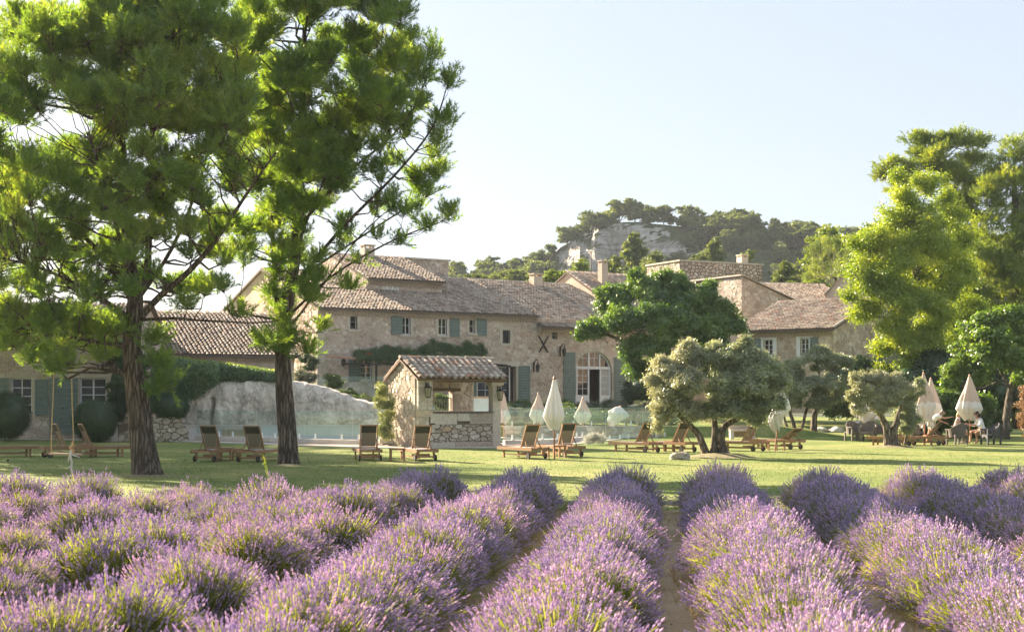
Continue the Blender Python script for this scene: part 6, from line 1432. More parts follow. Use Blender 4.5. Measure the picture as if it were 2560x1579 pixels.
# bare branched tree
bt = thing('bare_tree', 'pale bare branched tree against the ochre green tree', 'tree', at(2095, 740, 118)); rg = random.Random(3); mb = MB()
def grow(p, d, l, r, k):
    q = p+d*l; mb.tube([tuple(p), tuple(p+d*l*.5+Vector((rg.gauss(0, .06), rg.gauss(0, .06), 0))*l), tuple(q)], [r, r*.85, r*.65], 5, False)
    if k:
        for _ in range(3 if k > 2 else 2): grow(q, (d+Vector((rg.gauss(0, .45), rg.gauss(0, .45), rg.gauss(.1, .3)))).normalized(), l*.72, r*.6, k-1)
grow(Vector((0, 0, -1)), Vector((-.2, 0, 1)).normalized(), 1.9, .12, 6); grow(Vector((.4, 0, -1)), Vector((.3, 0, 1)).normalized(), 1.9, .10, 6)
mb.build('trunk', m_flat('pale_dead_wood', (.38, .33, .27), .9), bt)
P = np.array([mb.v[i] for i in range(0, len(mb.v), 9)]); foliage('crown', T_SMALL, P, np.tile([0, 0, 1.], (len(P), 1)), PINE_Y, bt, 1.2, 2.2, 3)
# ================================================================ lavender
def m_flower(name, stops):
    m, n, l = newmat(name); r = ramp(n, stops); cl = noise(n, l, 3, 2, .5, objco(n)); o = n.new('ShaderNodeObjectInfo')
    k = math_(n, l, 'ADD', math_(n, l, 'MULTIPLY', rnd(n, l), .6), math_(n, l, 'MULTIPLY', cl.outputs[0], .4)); l.new(k, r.inputs[0])
    v = ramp(n, [(0, (.88, .88, .94)), (1, (1.1, 1.06, 1.02))]); l.new(o.outputs['Random'], v.inputs[0]); c = mixc(n, l, r.outputs[0], v.outputs[0], 1, 'MULTIPLY')
    d = n.new('ShaderNodeBsdfDiffuse'); l.new(c, d.inputs[0]); t = n.new('ShaderNodeBsdfTranslucent'); l.new(mixc(n, l, c, (1.25, 1.05, 1.0), 1, 'MULTIPLY'), t.inputs[0])
    x = n.new('ShaderNodeMixShader'); x.inputs[0].default_value = .42; l.new(d.outputs[0], x.inputs[1]); l.new(t.outputs[0], x.inputs[2])
    oo = n.new('ShaderNodeOutputMaterial'); l.new(x.outputs[0], oo.inputs['Surface']); return m
LAV = m_flower('lavender_flowers', [(0, (.23, .185, .38)), (.35, (.43, .365, .57)), (.7, (.61, .54, .70)), (1, (.81, .75, .83))])
STEM = m_leaf('lavender_stems', [(0, (.10, .135, .045)), (.5, (.22, .26, .08)), (1, (.44, .43, .18))], .4, (1.3, 1.25, .4), .03, 2, .6)
DRY = m_leaf('dry_grass', [(0, (.26, .21, .09)), (.5, (.44, .35, .17)), (1, (.58, .48, .28))], .4, (1.15, 1.0, .6), .03, 2, .6)
def t_spike(L_=.060, r=.0100, k=2, seed=1):
    rg = np.random.default_rng(seed); V = []; Fc = []; z = 0
    for i in range(k):
        h = L_/k*(1.2 if i == k-1 else 1.0); rr = r*(1-.22*i)*rg.uniform(.85, 1.15); b = len(V); a0 = rg.uniform(0, 2)
        V.append([0, 0, z-.002]); V += [[rr*math.cos(a0+q*math.pi/2), rr*math.sin(a0+q*math.pi/2), z+h*.45+rg.uniform(-.003, .003)] for q in range(4)]; V.append([0, 0, z+h*1.08])
        for q in range(4): Fc += [[b, b+1+(q+1) % 4, b+1+q], [b+1+q, b+1+(q+1) % 4, b+5]]
        z += h
    V = np.array(V); return V, np.array(Fc)
def lav_variant(seed, n=1250, a=.62, h=.58, loose=1.0, low=.12, bend=.25):
    rg = np.random.default_rng(seed); rnd_ = rg.random(n)
    el = np.arcsin(rg.uniform(low, 1, n)); az = rg.uniform(0, 2*np.pi, n); rad = rg.uniform(.80, 1.06, n)**1.0*(1+.12*np.sin(az*3+seed)+.08*np.sin(el*5+az*2+seed))
    rad *= np.where(rg.random(n) < .08*loose, rg.uniform(1.0, 1.14, n), 1)
    E = np.stack([a*rad*np.cos(el)*np.cos(az), a*rad*np.cos(el)*np.sin(az), .04+h*rad*np.sin(el)], 1)
    S0 = E*np.array([.30, .30, .22])+rg.normal(0, .04, (n, 3)); S0[:, 2] = np.abs(S0[:, 2])
    d = E-S0; d /= np.linalg.norm(d, axis=1, keepdims=True); d = d+np.array([0, 0, bend])+rg.normal(0, .14, (n, 3)); d /= np.linalg.norm(d, axis=1, keepdims=True)
    T = t_spike(seed=seed); V, Fc = scatter(T[0], T[1], E, d, rg.uniform(.65, 1.12, n)*loose**.2)
    fl = mesh('flower_spikes', V, Fc, LAV)
    # stems: slim triangles from the mound to each spike
    m0 = S0+(E-S0)*.35; q = np.cross(d, rg.normal(0, 1, (n, 3))); q /= np.linalg.norm(q, axis=1, keepdims=True); w = .0042
    SV = np.stack([m0-q*w, m0+q*w, E+q*w*.6+d*.01, E-q*w*.6+d*.01], 1).reshape(-1, 3); SF = np.arange(n*4).reshape(n, 4)
    # leafy mound
    k = 520; el = np.arcsin(rg.uniform(.02, 1, k)); az = rg.uniform(0, 2*np.pi, k); rr = rg.uniform(.35, .84, k)
    P = np.stack([a*rr*np.cos(el)*np.cos(az), a*rr*np.cos(el)*np.sin(az), .02+h*rr*np.sin(el)*.92], 1); D_ = P+np.array([0, 0, .25]); D_ /= np.linalg.norm(D_, axis=1, keepdims=True)
    N = t_needles(9, .10, .13, .010, .7, seed); LV, LF = scatter(N[0], N[1], P, D_+rg.normal(0, .25, P.shape), rg.uniform(.8, 1.4, k))
    b = len(SV); SVa = np.concatenate([SV, LV]); faces = [list(f) for f in SF]+[list(f+b) for f in LF]
    st = mesh('stems', SVa, faces, STEM); return fl, st
LV_D = [lav_variant(s, 1900) for s in (1, 2, 3, 4, 5)]
LV_L = [lav_variant(s, 1900, .62, .56, 1.4, .08, .35) for s in (11, 12, 13)]
def row_x(k, D): return .55+1.67*k+.108*(D-11.8)
rg = random.Random(42); count = 0; ROWS = {}
RN = {0: 'middle row left of the bare path', 1: 'first row right of the bare path', 2: 'second row right of the bare path', 3: 'third row right of the bare path', 4: 'fourth row right of the bare path', 5: 'fifth row right of the bare path', -1: 'second row left of the bare path', -2: 'third row left of the bare path', -3: 'fourth row left of the bare path', -4: 'fifth row left of the bare path', -5: 'sixth row left of the bare path', -6: 'seventh row left of the bare path', -7: 'eighth row left of the bare path'}
RN[-8] = 'ninth row left of the bare path'; RN[-9] = 'tenth row left of the bare path'; RN[-10] = 'eleventh row left of the bare path'; FARROW = 'row at the far right'; RN[6] = 'sixth row right of the bare path'; RN[7] = 'seventh row right of the bare path'
def ang(u, v, r=60): return (u, v, r)
gaps = [(455, 1400, 70), (930, 1400, 60), (1010, 1365, 40), (200, 1465, 50), (60, 1460, 40), (700, 1500, 50), (560, 1310, 24), (120, 1330, 30)]
for k in range(-10, 8):
    D = 6.6+.3*rg.random()
    end = 24.6 if k >= -2 else 23.4-.12*abs(k+2)
    while D < end:
        x = row_x(k, D)+rg.gauss(0, .05 if k > -2 else .20); u = CX+F*x/D; vis = -150-.8*F/D*.6 < u < 2710+.8*F/D*.6
        vg = HOR+F*(EYE-.1)/D
        skip = any(abs(u-gu) < gr and abs(vg-gv) < gr*.9 for gu, gv, gr in gaps) or (k <= -3 and rg.random() < .10)
        if vis and not skip:
            loose = k <= -3 or (k == -2 and D < 14)
            var = rg.choice(LV_L if (loose and rg.random() < .75) else LV_D)
            s = rg.uniform(.90, 1.03)*(1.0 if not loose else rg.uniform(.72, 1.12))
            last = D+1.75 > end
            nm = RN.get(k, FARROW)
            lab = ('shaded violet lavender dome ending the %s' % nm) if last and k >= -2 else (('loose pale lavender clump in the %s' % nm) if loose else ('sunlit lilac lavender plant in the %s' % nm))
            t = thing('lavender_bush', lab, 'lavender', (x, D, 0), rg.uniform(0, 6.28), 'lavender plants in rows'); ROWS.setdefault(k, []).append((D, t, nm, loose))
            t.scale = (s*rg.uniform(.95, 1.1), s*rg.uniform(.95, 1.1), s*rg.uniform(.92, 1.08)*(1.06 if last and k >= -2 else 1))
            link('flower_spikes', var[0], t); link('stems', var[1], t); count += 1
        D += rg.uniform(.70, .84) if k > -3 else rg.uniform(.66, .95)
ORD = 'first second third fourth fifth sixth seventh eighth ninth tenth eleventh twelfth thirteenth fourteenth fifteenth sixteenth seventeenth eighteenth nineteenth twentieth'.split()+['twenty-'+q for q in 'first second third fourth fifth sixth seventh eighth ninth'.split()]+['farthest']*9
for k, lst in ROWS.items():
    lst.sort(key=lambda e: -e[0])
    for i, (D_, t, nm, lo) in enumerate(lst):
        t['label'] = ('shaded violet lavender dome ending the %s' % nm) if i == 0 else '%s lavender plant, %s from the lawn in the %s' % ('loose' if lo else 'lilac', ORD[i], nm)
# dry grass and weeds between the rows on the left, short tufts on the paths
rgn = np.random.default_rng(3); P = []
for _ in range(7500):
    D = 7.0+18*rgn.random()**.8; k = rgn.integers(-10, 8); x = row_x(k+.5, D)+rgn.normal(0, .16)
    if k >= 0 and rgn.random() < .8: continue
    if k > -3 and rgn.random() < .45: continue
    if abs(x/D) < .40: P.append((x, D, 0))
P = np.array(P); T = t_needles(9, .02, .26, .006, .75, 4)
V, Fc = scatter(T[0], T[1], P, np.tile([0, 0, 1.], (len(P), 1))+rgn.normal(0, .15, (len(P), 3)), rgn.uniform(.35, 1.15, len(P)))
tag(link('dry_grass', mesh('dry_grass', V, Fc, DRY)), 'dry pale grass tufts between the lavender rows', 'grass', kind='stuff')
# clods and small stones on the soil
N = 2600; D = 7+14*rgn.random(N)**.8; kk = rgn.integers(-9, 8, N); x = .55+1.67*(kk+.5)+.108*(D-11.8)+rgn.normal(0, .25, N)
Tc = (np.array([[1, 0, 0], [-.5, .87, 0], [-.5, -.87, 0], [.1, .1, .8]])*.018, np.array([[0, 1, 3], [1, 2, 3], [2, 0, 3]]))
V, Fc = scatter(Tc[0], Tc[1], np.stack([x, D, np.zeros(N)], 1), np.tile([0, 0, 1.], (N, 1))+rgn.normal(0, .1, (N, 3)), rgn.uniform(.4, 1.6, N)); tag(link('soil_clods', mesh('soil_clods', V, Fc, SOIL)), 'small clods and stones on the bare paths', 'soil', kind='stuff')
# lawn blades where the grass is nearest
N = 15000; D = 24.5+26*rgn.random(N)**1.3; x = (rgn.random(N)-.5)*.78*D; T = t_needles(3, .004, .045, .012, .8, 6)
V, Fc = scatter(T[0], T[1], np.stack([x, D, np.full(N, -.004)], 1), np.tile([0, 0, 1.], (N, 1)), rgn.uniform(.5, 1.1, N))
tag(link('grass_blades', mesh('grass_blades', V, Fc, m_leaf('grass_blades', [(0, (.07, .13, .03)), (1, (.20, .24, .08))], .3, (1.2, 1.2, .4), .02, .5))), 'short mown grass blades over the near lawn', 'grass', kind='stuff')
w = thing('weed_stalk', 'single tall yellow green weed leaning out of the lavender before the second trunk', 'weed', (at(680, 0, 22.5).x, 22.5, 0))
MB().tube([(0, 0, 0), (-.02, 0, .5), (-.08, 0, .85), (-.14, 0, 1.06)], [.006, .006, .005, .003], 5).build('stalk', STEM, w)
P = np.array([(-.03-.1*q, 0, .5+.5*q) for q in np.linspace(0, 1, 14)]); foliage('leaves', T_SMALL, P, np.tile([0, 0, 1.], (14, 1)), ACAC, w, .2, .4, 2)
# ================================================================ sun loungers, tables
SLING = m_flat('taupe_sling', (.27, .235, .18), .8, .06, 30); SLING_T = m_flat('dark_sling_band', (.055, .058, .04), .8, .06, 30); SEATF = m_flat('pale_grey_sling', (.36, .37, .38), .75, .05, 30); RUB = m_flat('wheel_rubber', (.06, .055, .05), .7)
LW, LLn = .66, 1.96
def make_lounger(alpha, label):
    t = thing('sun_lounger', label, 'sun lounger', (0, 0, 0), 0, 'teak sun loungers on the lawn')
    for sx in (-1, 1): MB().box(sx*LW/2-.025, sx*LW/2+.025, -.04, LLn, .26, .36).build('side_rail', TEAK, t)
    MB().box(-LW/2+.027, LW/2-.027, LLn-.07, LLn-.005, .27, .35).build('foot_rail', TEAK, t); MB().box(-LW/2+.027, LW/2-.027, -.03, .04, .28, .34).build('head_rail', TEAK, t)
    MB().box(-LW/2+.03, LW/2-.03, .60, .65, .14, .20).box(-LW/2+.03, LW/2-.03, .16, .21, .10, .15).build('cross_bar', TEAK, t)
    for sx in (-1, 1): MB().box(sx*(LW/2-.055)-.018, sx*(LW/2-.055)+.018, .21, 1.62, .10, .14).build('stretcher', TEAK, t)
    for sx in (-1, 1):
        MB().box(sx*(LW/2-.05)-.025, sx*(LW/2-.05)+.025, 1.62, 1.69, 0, .26).build('leg', TEAK, t)
        MB().box(sx*(LW/2-.05)-.025, sx*(LW/2-.05)+.025, .15, .22, .07, .26).build('leg', TEAK, t)
        m = Matrix.Translation((sx*(LW/2+.0), .18, .095)) @ Matrix.Rotation(R(90), 4, 'Y')
        MB().lathe([(.088, -.025), (.095, -.015), (.095, .015), (.088, .025)], 16, m=m).build('wheel', TEAK_D if False else RUB, t)
    MB().box(-LW/2+.04, LW/2-.04, .70, LLn-.08, .335, .345).build('seat', SEATF, t)
    Lb = .80; ca, sa = math.cos(alpha), math.sin(alpha)
    def bk(x, s, o=0): return (x, .70-s*ca+o*sa, .34+s*sa+o*ca)
    f = MB()
    for sx in (-1, 1): f.bar(bk(sx*(LW/2-.07), 0), bk(sx*(LW/2-.07), Lb), .045, .03, (1, 0, 0))
    f.bar(bk(-LW/2+.05, Lb), bk(LW/2-.05, Lb), .035, .04).bar(bk(-LW/2+.07, .06), bk(LW/2-.07, .06), .03, .045)
    bf = f.build('backrest_frame', TEAK, t)
    def quad(s0, s1, o, w=.105): return [bk(-LW/2+w, s0, o), bk(LW/2-w, s0, o), bk(LW/2-w, s1, o), bk(-LW/2+w, s1, o)]
    a = quad(.09, Lb-.03, .004); b = quad(.09, Lb-.03, .012); MB().add(a+b, [[0, 1, 2, 3], [7, 6, 5, 4], [0, 4, 5, 1], [1, 5, 6, 2], [2, 6, 7, 3], [3, 7, 4, 0]]).build('sling', SLING, bf)
    a = quad(Lb-.24, Lb-.015, -.012, .095); b = quad(Lb-.24, Lb-.015, -.002, .095); MB().add(a+b, [[0, 1, 2, 3], [7, 6, 5, 4], [0, 4, 5, 1], [1, 5, 6, 2], [2, 6, 7, 3], [3, 7, 4, 0]]).build('head_pad', SLING_T, bf)
    for sx in (-1, 1): MB().bar(bk(sx*(LW/2-.10), .36, -.02), (sx*(LW/2-.06), .70-.36*ca-.22 if ca < .6 else .12, .33), .02, .03).build('back_strut', WHITE if False else TEAK, t)
    return t
def lounger(u, v, fx, fy, alpha, label):
    t = make_lounger(R(alpha), label); t.location = ground(u, v); t.rotation_euler = (0, 0, math.atan2(fy, fx)-math.pi/2); return t
LG = [(-62, 1143, .85, .5, 66, 'sun lounger almost wholly cut off by the left edge'), (104, 1144, .82, .55, 68, 'left sun lounger of the pair behind the rope swing'), (171, 1143, .86, .5, 66, 'right sun lounger of the swing pair, pointing at the big trunk'),
      (503, 1154, .32, .95, 66, 'shaded sun lounger just right of the big pine trunk'), (613, 1155, .32, .95, 66, 'shaded sun lounger beside the second pine trunk'),
      (927, 1152, -.22, .97, 68, 'sun lounger in front of the stone trough'), (1068, 1152, -.38, .92, 65, 'sun lounger in front of the kiosk counter'),
      (1350, 1147, -.55, .84, 66, 'sunlit lounger at the left of the white closed parasol'), (1440, 1142, -.5, .86, 67, 'sunlit lounger at the right of the white closed parasol'),
      (1638, 1131, -.66, .75, 60, 'sunlit lounger left of the leaning olive trunk'), (1729, 1130, -.62, .78, 60, 'lounger partly hidden behind the leaning olive trunk'),
      (1906, 1128, -.74, .67, 60, 'lounger under the crumpled parasol beside the round olive'), (1999, 1123, -.7, .7, 33, 'lounger with its backrest lowered nearly flat'),
      (2290, 1113.5, -.84, .54, 50, 'lounger directly behind the small wide olive trunk'), (2364, 1112.5, -.84, .54, 50, 'lounger in front of the seated guests')]
for a in LG: lounger(*a)
def side_table(u, v, rz, label, w=.48, h=.40, l=.48):
    t = thing('side_table', label, 'side table', ground(u, v), R(rz), 'low teak tables between the loungers')
    tp = MB().box(-w/2, w/2, -l/2, l/2, h-.055, h-.028).build('tabletop', TEAK, t)
    for i in range(6): MB().box(-w/2, w/2, -l/2+i*l/6+.004, -l/2+(i+1)*l/6-.004, h-.027, h).build('slat', TEAK, tp)
    for sx in (-1, 1):
        for sy in (-1, 1): MB().box(sx*(w/2-.04)-.028, sx*(w/2-.04)+.028, sy*(l/2-.04)-.028, sy*(l/2-.04)+.028, 0, h-.056).build('leg', TEAK, t)
for a in ((216, 1138, 20, 'low teak table beyond the right lounger of the swing pair'), (563, 1150, 0, 'low teak table between the two shaded loungers beside the trunks'), (993, 1152, 8, 'low teak table between the two loungers before the kiosk'), (1392, 1143, 25, 'low teak table at the foot of the white parasol'), (1684, 1128, 35, 'low teak table left of the leaning trunk'), (1941, 1125, 35, 'low teak table under the crumpled parasol'), (2328, 1111, 30, 'low teak table between the two loungers near the guests')): side_table(*a)

# ================================================================ closed parasols
CAN = m_flat('white_canvas', (.74, .73, .71), .9, .03, 8); CANB = m_flat('beige_canvas', (.56, .44, .33), .9, .05, 8); POLE = m_flat('varnished_pole', (.34, .14, .07), .45, .15, 3); POLEY = m_flat('light_pole', (.46, .27, .12), .5, .1, 3)
def m_canvas(name, c, t=.25):
    m, n, l = newmat(name); d = n.new('ShaderNodeBsdfDiffuse'); d.inputs[0].default_value = (*c, 1); tr = n.new('ShaderNodeBsdfTranslucent'); tr.inputs[0].default_value = (*c, 1); x = n.new('ShaderNodeMixShader'); x.inputs[0].default_value = t
    l.new(d.outputs[0], x.inputs[1]); l.new(tr.outputs[0], x.inputs[2]); o = n.new('ShaderNodeOutputMaterial'); l.new(x.outputs[0], o.inputs['Surface']); return m
CAN = m_canvas('white_canvas_cloth', (.76, .75, .73)); CANB = m_canvas('beige_canvas_cloth', (.62, .52, .44))
def parasol(base, top, wide, bottom, r, label, two=False, tilt=(0, 0), droop=0.0, seed=1, pole=POLE, group='closed parasols', z0=0.0, cols=None):
    t = thing('closed_parasol', label, 'parasol', (base[0], base[1], z0), 0, group); t.rotation_euler = (R(tilt[1]), R(tilt[0]), 0)
    MB().tube([(0, 0, 0), (0, 0, top-.05)], .024, 8).build('pole', pole, t); MB().lathe([(.05, -.06), (.045, 0), (.02, .05)], 8, (0, 0, top)).build('finial', POLE, t)
    NS, NR = 32, 22; V = []; rg = random.Random(seed); ph = [rg.uniform(-.25, .25) for _ in range(8)]
    for j in range(NR+1):
        s = j/NR; z = top-.03-(top-.03-bottom)*s; k = (top-z)/(top-wide)
        rr = .035+(r-.035)*min(1, k)**.95 if k <= 1 else r*(1-.62*((k-1)/((top-bottom)/(top-wide)-1))**1.1)
        for i in range(NS):
            a = 2*math.pi*i/NS; f = 1+.24*min(1, s*2)*math.cos(8*a+ph[int(i/4) % 8])+.05*math.sin(a*3+seed+s*5)
            dz = -.05*s*math.cos(8*a+.3)*(1+droop*3)-droop*.25*s*math.sin(a+seed)
            V.append((rr*f*math.cos(a)+droop*.12*math.sin(s*9+seed)*s, rr*f*math.sin(a)*.9, z+dz))
    def part(j0, j1, name, mat, par): return link(name, mesh(name, V[j0*NS:(j1+1)*NS], [[(j-j0)*NS+i, (j-j0)*NS+(i+1) % NS, (j-j0+1)*NS+(i+1) % NS, (j-j0+1)*NS+i] for j in range(j0, j1) for i in range(NS)], mat, True), par)
    if two: c = part(0, 13, 'canopy', CANB, t); part(13, NR, 'white_border', CAN, c)
    else: part(0, NR, 'canopy', CAN, t)
    b = bottom+.16; V2 = []
    MB().lathe([(r*.62, -.012), (r*.66, 0), (r*.62, .012)], 16, (0, 0, b+.12)).build('tie_band', CAN, t)
    return t
g = ground(1386, 1148); parasol(g, 2.55, 1.38, .96, .28, 'tall pure white closed parasol between the two sunlit loungers', seed=1)
g = ground(1937, 1127); parasol((g.x, g.y), 2.30, 1.55, 1.02, .30, 'crumpled white parasol standing beside the round olive crown', tilt=(7, 0), droop=1.0, seed=4)
g = ground(2323, 1112); parasol((g.x, g.y+.6), 2.92, 1.55, .9, .42, 'left closed parasol of the pair, dusky upper half and loose white border', True, (-1, 0), .5, 5, POLE)
g = ground(2358, 1108); parasol((g.x, g.y+1.6), 2.75, 1.45, .95, .40, 'right closed parasol of the pair, half hidden behind its neighbour', True, (-1, 0), .2, 6, POLE)
g = ground(2424, 1108); parasol((g.x, g.y), 2.86, 1.50, 1.0, .47, 'single closed beige and white parasol in front of the man in a white shirt', True, (0, 0), .1, 7, POLEY)
g = ground(2193, 1104); parasol((g.x, g.y+1.5), 2.25, 1.35, 1.05, .45, 'slumped white parasol leaning behind the small wide olive', False, (-13, 0), 1.0, 8, POLEY)
for u, top, r, lab, til in ((1346, 2.05, .37, 'beige and white closed parasol beyond the glass left of the tall white one', 0), (1457, 1.82, .36, 'beige and white closed parasol beyond the glass before the arched door', 0), (1258, 2.1, .30, 'closed parasol just right of the kiosk column beyond the glass', 0)):
    p = at(u, 0, 69.6); parasol((p.x, p.y), top+.1-.5, .58, .22, r, lab, True, (til, 0), .2, int(u), POLEY, z0=.48)
p = at(1550, 0, 69.8); parasol((p.x-.3, p.y), 1.05, .75, .3, .45, 'tilted white parasol flopping over beyond the glass fence', False, (18, 0), 1.0, 10, POLEY, z0=.5)
p = at(1652, 0, 69.9); parasol((p.x, p.y), 1.05, .6, .2, .35, 'white closed parasol behind the leaning olive branches', False, (0, 0), .5, 11, POLEY, z0=.5)

# ================================================================ rope swing
ROPE = m_flat('hemp_rope', (.50, .36, .20), .9, .2, 40); DRIFT = m_flat('pale_driftwood', (.66, .60, .54), .8, .15, 12)
sp = at(165, 1134, 36.0); swg = thing('rope_swing', 'wooden swing seat hanging on two ropes with a knotted pale rag on its right side', 'swing', (sp.x, 36.0, sp.z))
MB().box(-.40, .40, -.13, .13, -.022, .022, Matrix.Rotation(R(1.5), 4, 'Y')).build('seat', m_flat('swing_board', (.52, .36, .25), .7, .2, 4, stretch=(1, 10, 10)), swg)
for xs_, ut, vt in ((-.38, 137, 905), (.18, 178, 880)):
    tp = at(ut, vt-60, 36.0)-Vector(swg.location); MB().tube([(xs_, 0, -.04), (xs_+.01, 0, .5), ((xs_+tp.x)/2, 0, 1.3), tuple(tp)], .014, 6).build('rope', ROPE, swg)
MB().tube([(.17, -.02, .30), (.22, -.06, .22), (.12, -.06, .16), (.22, -.05, .08), (.16, -.06, .0)], [.03, .045, .04, .035, .02], 7).build('knot', m_flat('ochre_cord', (.52, .33, .16), .9), swg)
rgp = MB().tube([(.17, -.14, .10), (.16, -.16, -.05), (.20, -.16, -.2), (.18, -.15, -.36), (.21, -.15, -.52)], [.03, .035, .028, .03, .018], 7).tube([(.17, -.15, .0), (.27, -.16, -.04), (.40, -.16, -.08)], [.02, .022, .01], 6).tube([(.19, -.16, -.28), (.12, -.16, -.33), (.08, -.16, -.34)], [.018, .016, .01], 6).tube([(.15, -.16, -.02), (.11, -.16, -.12), (.11, -.16, -.2)], [.02, .018, .01], 6); rgp.build('hanging_rag', DRIFT, swg)
for i, (u, v, lab) in enumerate(((20, 1152, 'fallen pine cone on the shaded grass left of the swing'), (225, 1182, 'fallen pine cone right of the hanging rag'), (262, 1188, 'fallen pine cone near the foot of the big trunk'))):
    t = thing('pine_cone', lab, 'pine cone', ground(u, v), i); m = Matrix.Translation((0, 0, .035)) @ Matrix.Rotation(R(80), 4, 'X'); MB().lathe([(.005, -.06), (.03, -.04), (.038, -.01), (.028, .03), (.01, .055)], 9, m=m).build('cone_body', m_flat('cone_brown_%d' % i, (.16, .08, .04), .9), t)

# ================================================================ wicker furniture, table
def m_wicker(name, c):
    m, n, l = newmat(name); w = n.new('ShaderNodeTexWave'); w.inputs['Scale'].default_value = 22; w.bands_direction = 'Z'; l.new(objco(n), w.inputs[0]); w2 = n.new('ShaderNodeTexWave'); w2.inputs['Scale'].default_value = 22; w2.bands_direction = 'DIAGONAL'; l.new(objco(n), w2.inputs[0])
    h = math_(n, l, 'MULTIPLY', w.outputs[1], w2.outputs[1]); r = ramp(n, [(0, tuple(x*.45 for x in c)), (.6, c)]); l.new(h, r.inputs[0]); return finish(m, n, l, r.outputs[0], .8, h, .8, .01)
WICK = m_wicker('grey_brown_wicker', (.27, .235, .20)); WICKD = m_wicker('dark_grey_wicker', (.15, .15, .155))
def armchair(loc, face, label, mat=WICK, s_=1.0):
    """barrel back wicker armchair; local -y is the way it faces"""
    t = thing('wicker_armchair', label, 'armchair', loc, R(face), 'wicker armchairs on the lawn'); t.scale = (s_,)*3
    MB().box(-.29, .29, -.30, .26, .36, .42).build('seat', mat, t)
    n_ = 14; V = []; Fc = []
    for i in range(n_+1):
        a = math.pi*(i/n_)*1.16-math.pi*.08; hz_ = .62+.26*math.sin(max(0, min(math.pi, a)))**1.3
        for (rr, z) in ((.33, .30), (.33+.05, hz_), (.30+.05, hz_+.02), (.29, .30)): V.append((rr*1.0*math.cos(a), rr*.95*math.sin(a)-.02, z))
    for i in range(n_):
        for q in range(4): a = i*4+q; b = i*4+(q+1) % 4; Fc.append([a, b, b+4, a+4])
    link('back_shell', mesh('back_shell', V, Fc, mat, False), t)
    for sx in (-1, 1): MB().box(sx*.33-.035, sx*.33+.035, -.33, .02, .60, .645).build('armrest', mat, t)
    for sx in (-1, 1):
        for yy in (-.29, .26): MB().box(sx*.29-.03, sx*.29+.03, yy-.03, yy+.03, 0, .38 if yy > 0 else .61).build('leg', mat, t)
    ap = MB()
    for q in range(8):
        x0 = -.26+q*.065; z0 = .36-.10*abs(math.cos(math.pi*(q+.5)/8))**2-.03; ap.box(x0, x0+.065, -.30, -.275, z0, .36)
    ap.build('front_apron', mat, t)
    return t
armchair(ground(2135, 1102), 20, 'wicker armchair standing leftmost near the dark shaded lawn'); armchair(ground(2170, 1103), -30, 'wicker armchair with a broad back next to the leftmost one'); armchair(ground(2206, 1102)+Vector((0, .6, 0)), 60, 'wicker armchair half hidden by the small wide olive trunk')
armchair(ground(2478, 1111), -82, 'dark grey wicker armchair the man in white has slid forward on', WICKD); armchair(ground(2393, 1111), 200, 'wicker armchair with an arched back in front of the woman in pink', WICK); armchair(ground(2300, 1104)+Vector((0, .8, 0)), 100, 'wicker armchair hidden behind the pair of loungers', WICK)
def rtable(loc, label, top=m_flat('white_cloth', (.72, .70, .68), .85), cloth=False, r=.5):
    t = thing('round_table', label, 'table', loc); MB().lathe([(r-.02, .70), (r, .71), (r, .735), (r-.02, .74)], 24).build('tabletop', top if cloth else WICK, t); MB().lathe([(.22, 0), (.2, .04), (.05, .08), (.05, .69), (.12, .70)], 12).build('pedestal', WICK, t); return t
rt2 = rtable(ground(2418, 1108)+Vector((0, .55, 0)), 'small round table between the two seated guests')
rt1 = rtable(ground(2158, 1101)+Vector((0, .9, 0)), 'small round table between the leftmost wicker armchairs')
t = thing('white_pot', 'white pot on the small table between the leftmost wicker armchairs', 'pot', Vector(rt1.location)+Vector((-.05, -.1, .742))); MB().lathe([(.07, 0), (.11, .05), (.13, .14), (.12, .15)], 12).build('pot_body', CAN, t)
t = thing('drinking_glass', 'pale drinking glass on the small table by the seated guests', 'glass', Vector(rt2.location)+Vector((-.2, -.15, .742))); MB().lathe([(.03, 0), (.035, .12)], 10).build('glass_body', m_glass('drink_glass', .5, (.95, .95, .9)), t)

# ================================================================ people
SKIN = m_flat('tanned_skin', (.50, .27, .18), .6, .06, 10); SHIRT = m_flat('white_linen', (.76, .75, .74), .9, .04, 9); HAIRD = m_flat('dark_hair', (.035, .025, .02), .6, .2, 30); HAIRB = m_flat('blond_hair', (.50, .36, .19), .6, .2, 30); SHORTS = m_flat('tan_shorts', (.40, .27, .17), .9, .08, 9)
def m_floral(name, a, b, c):
    m, n, l = newmat(name); v = n.new('ShaderNodeTexVoronoi'); v.inputs['Scale'].default_value = 16; l.new(objco(n), v.inputs[0]); r = ramp(n, [(0, a), (.25, a), (.35, b), (.6, c), (1, c)]); l.new(v.outputs[0], r.inputs[0]); return finish(m, n, l, r.outputs[0], .9)
FLOR = m_floral('pink_floral_cotton', (.50, .16, .18), (.68, .42, .38), (.74, .62, .58)); GREYP = m_floral('grey_print_cotton', (.20, .20, .22), (.50, .48, .46), (.70, .67, .63))
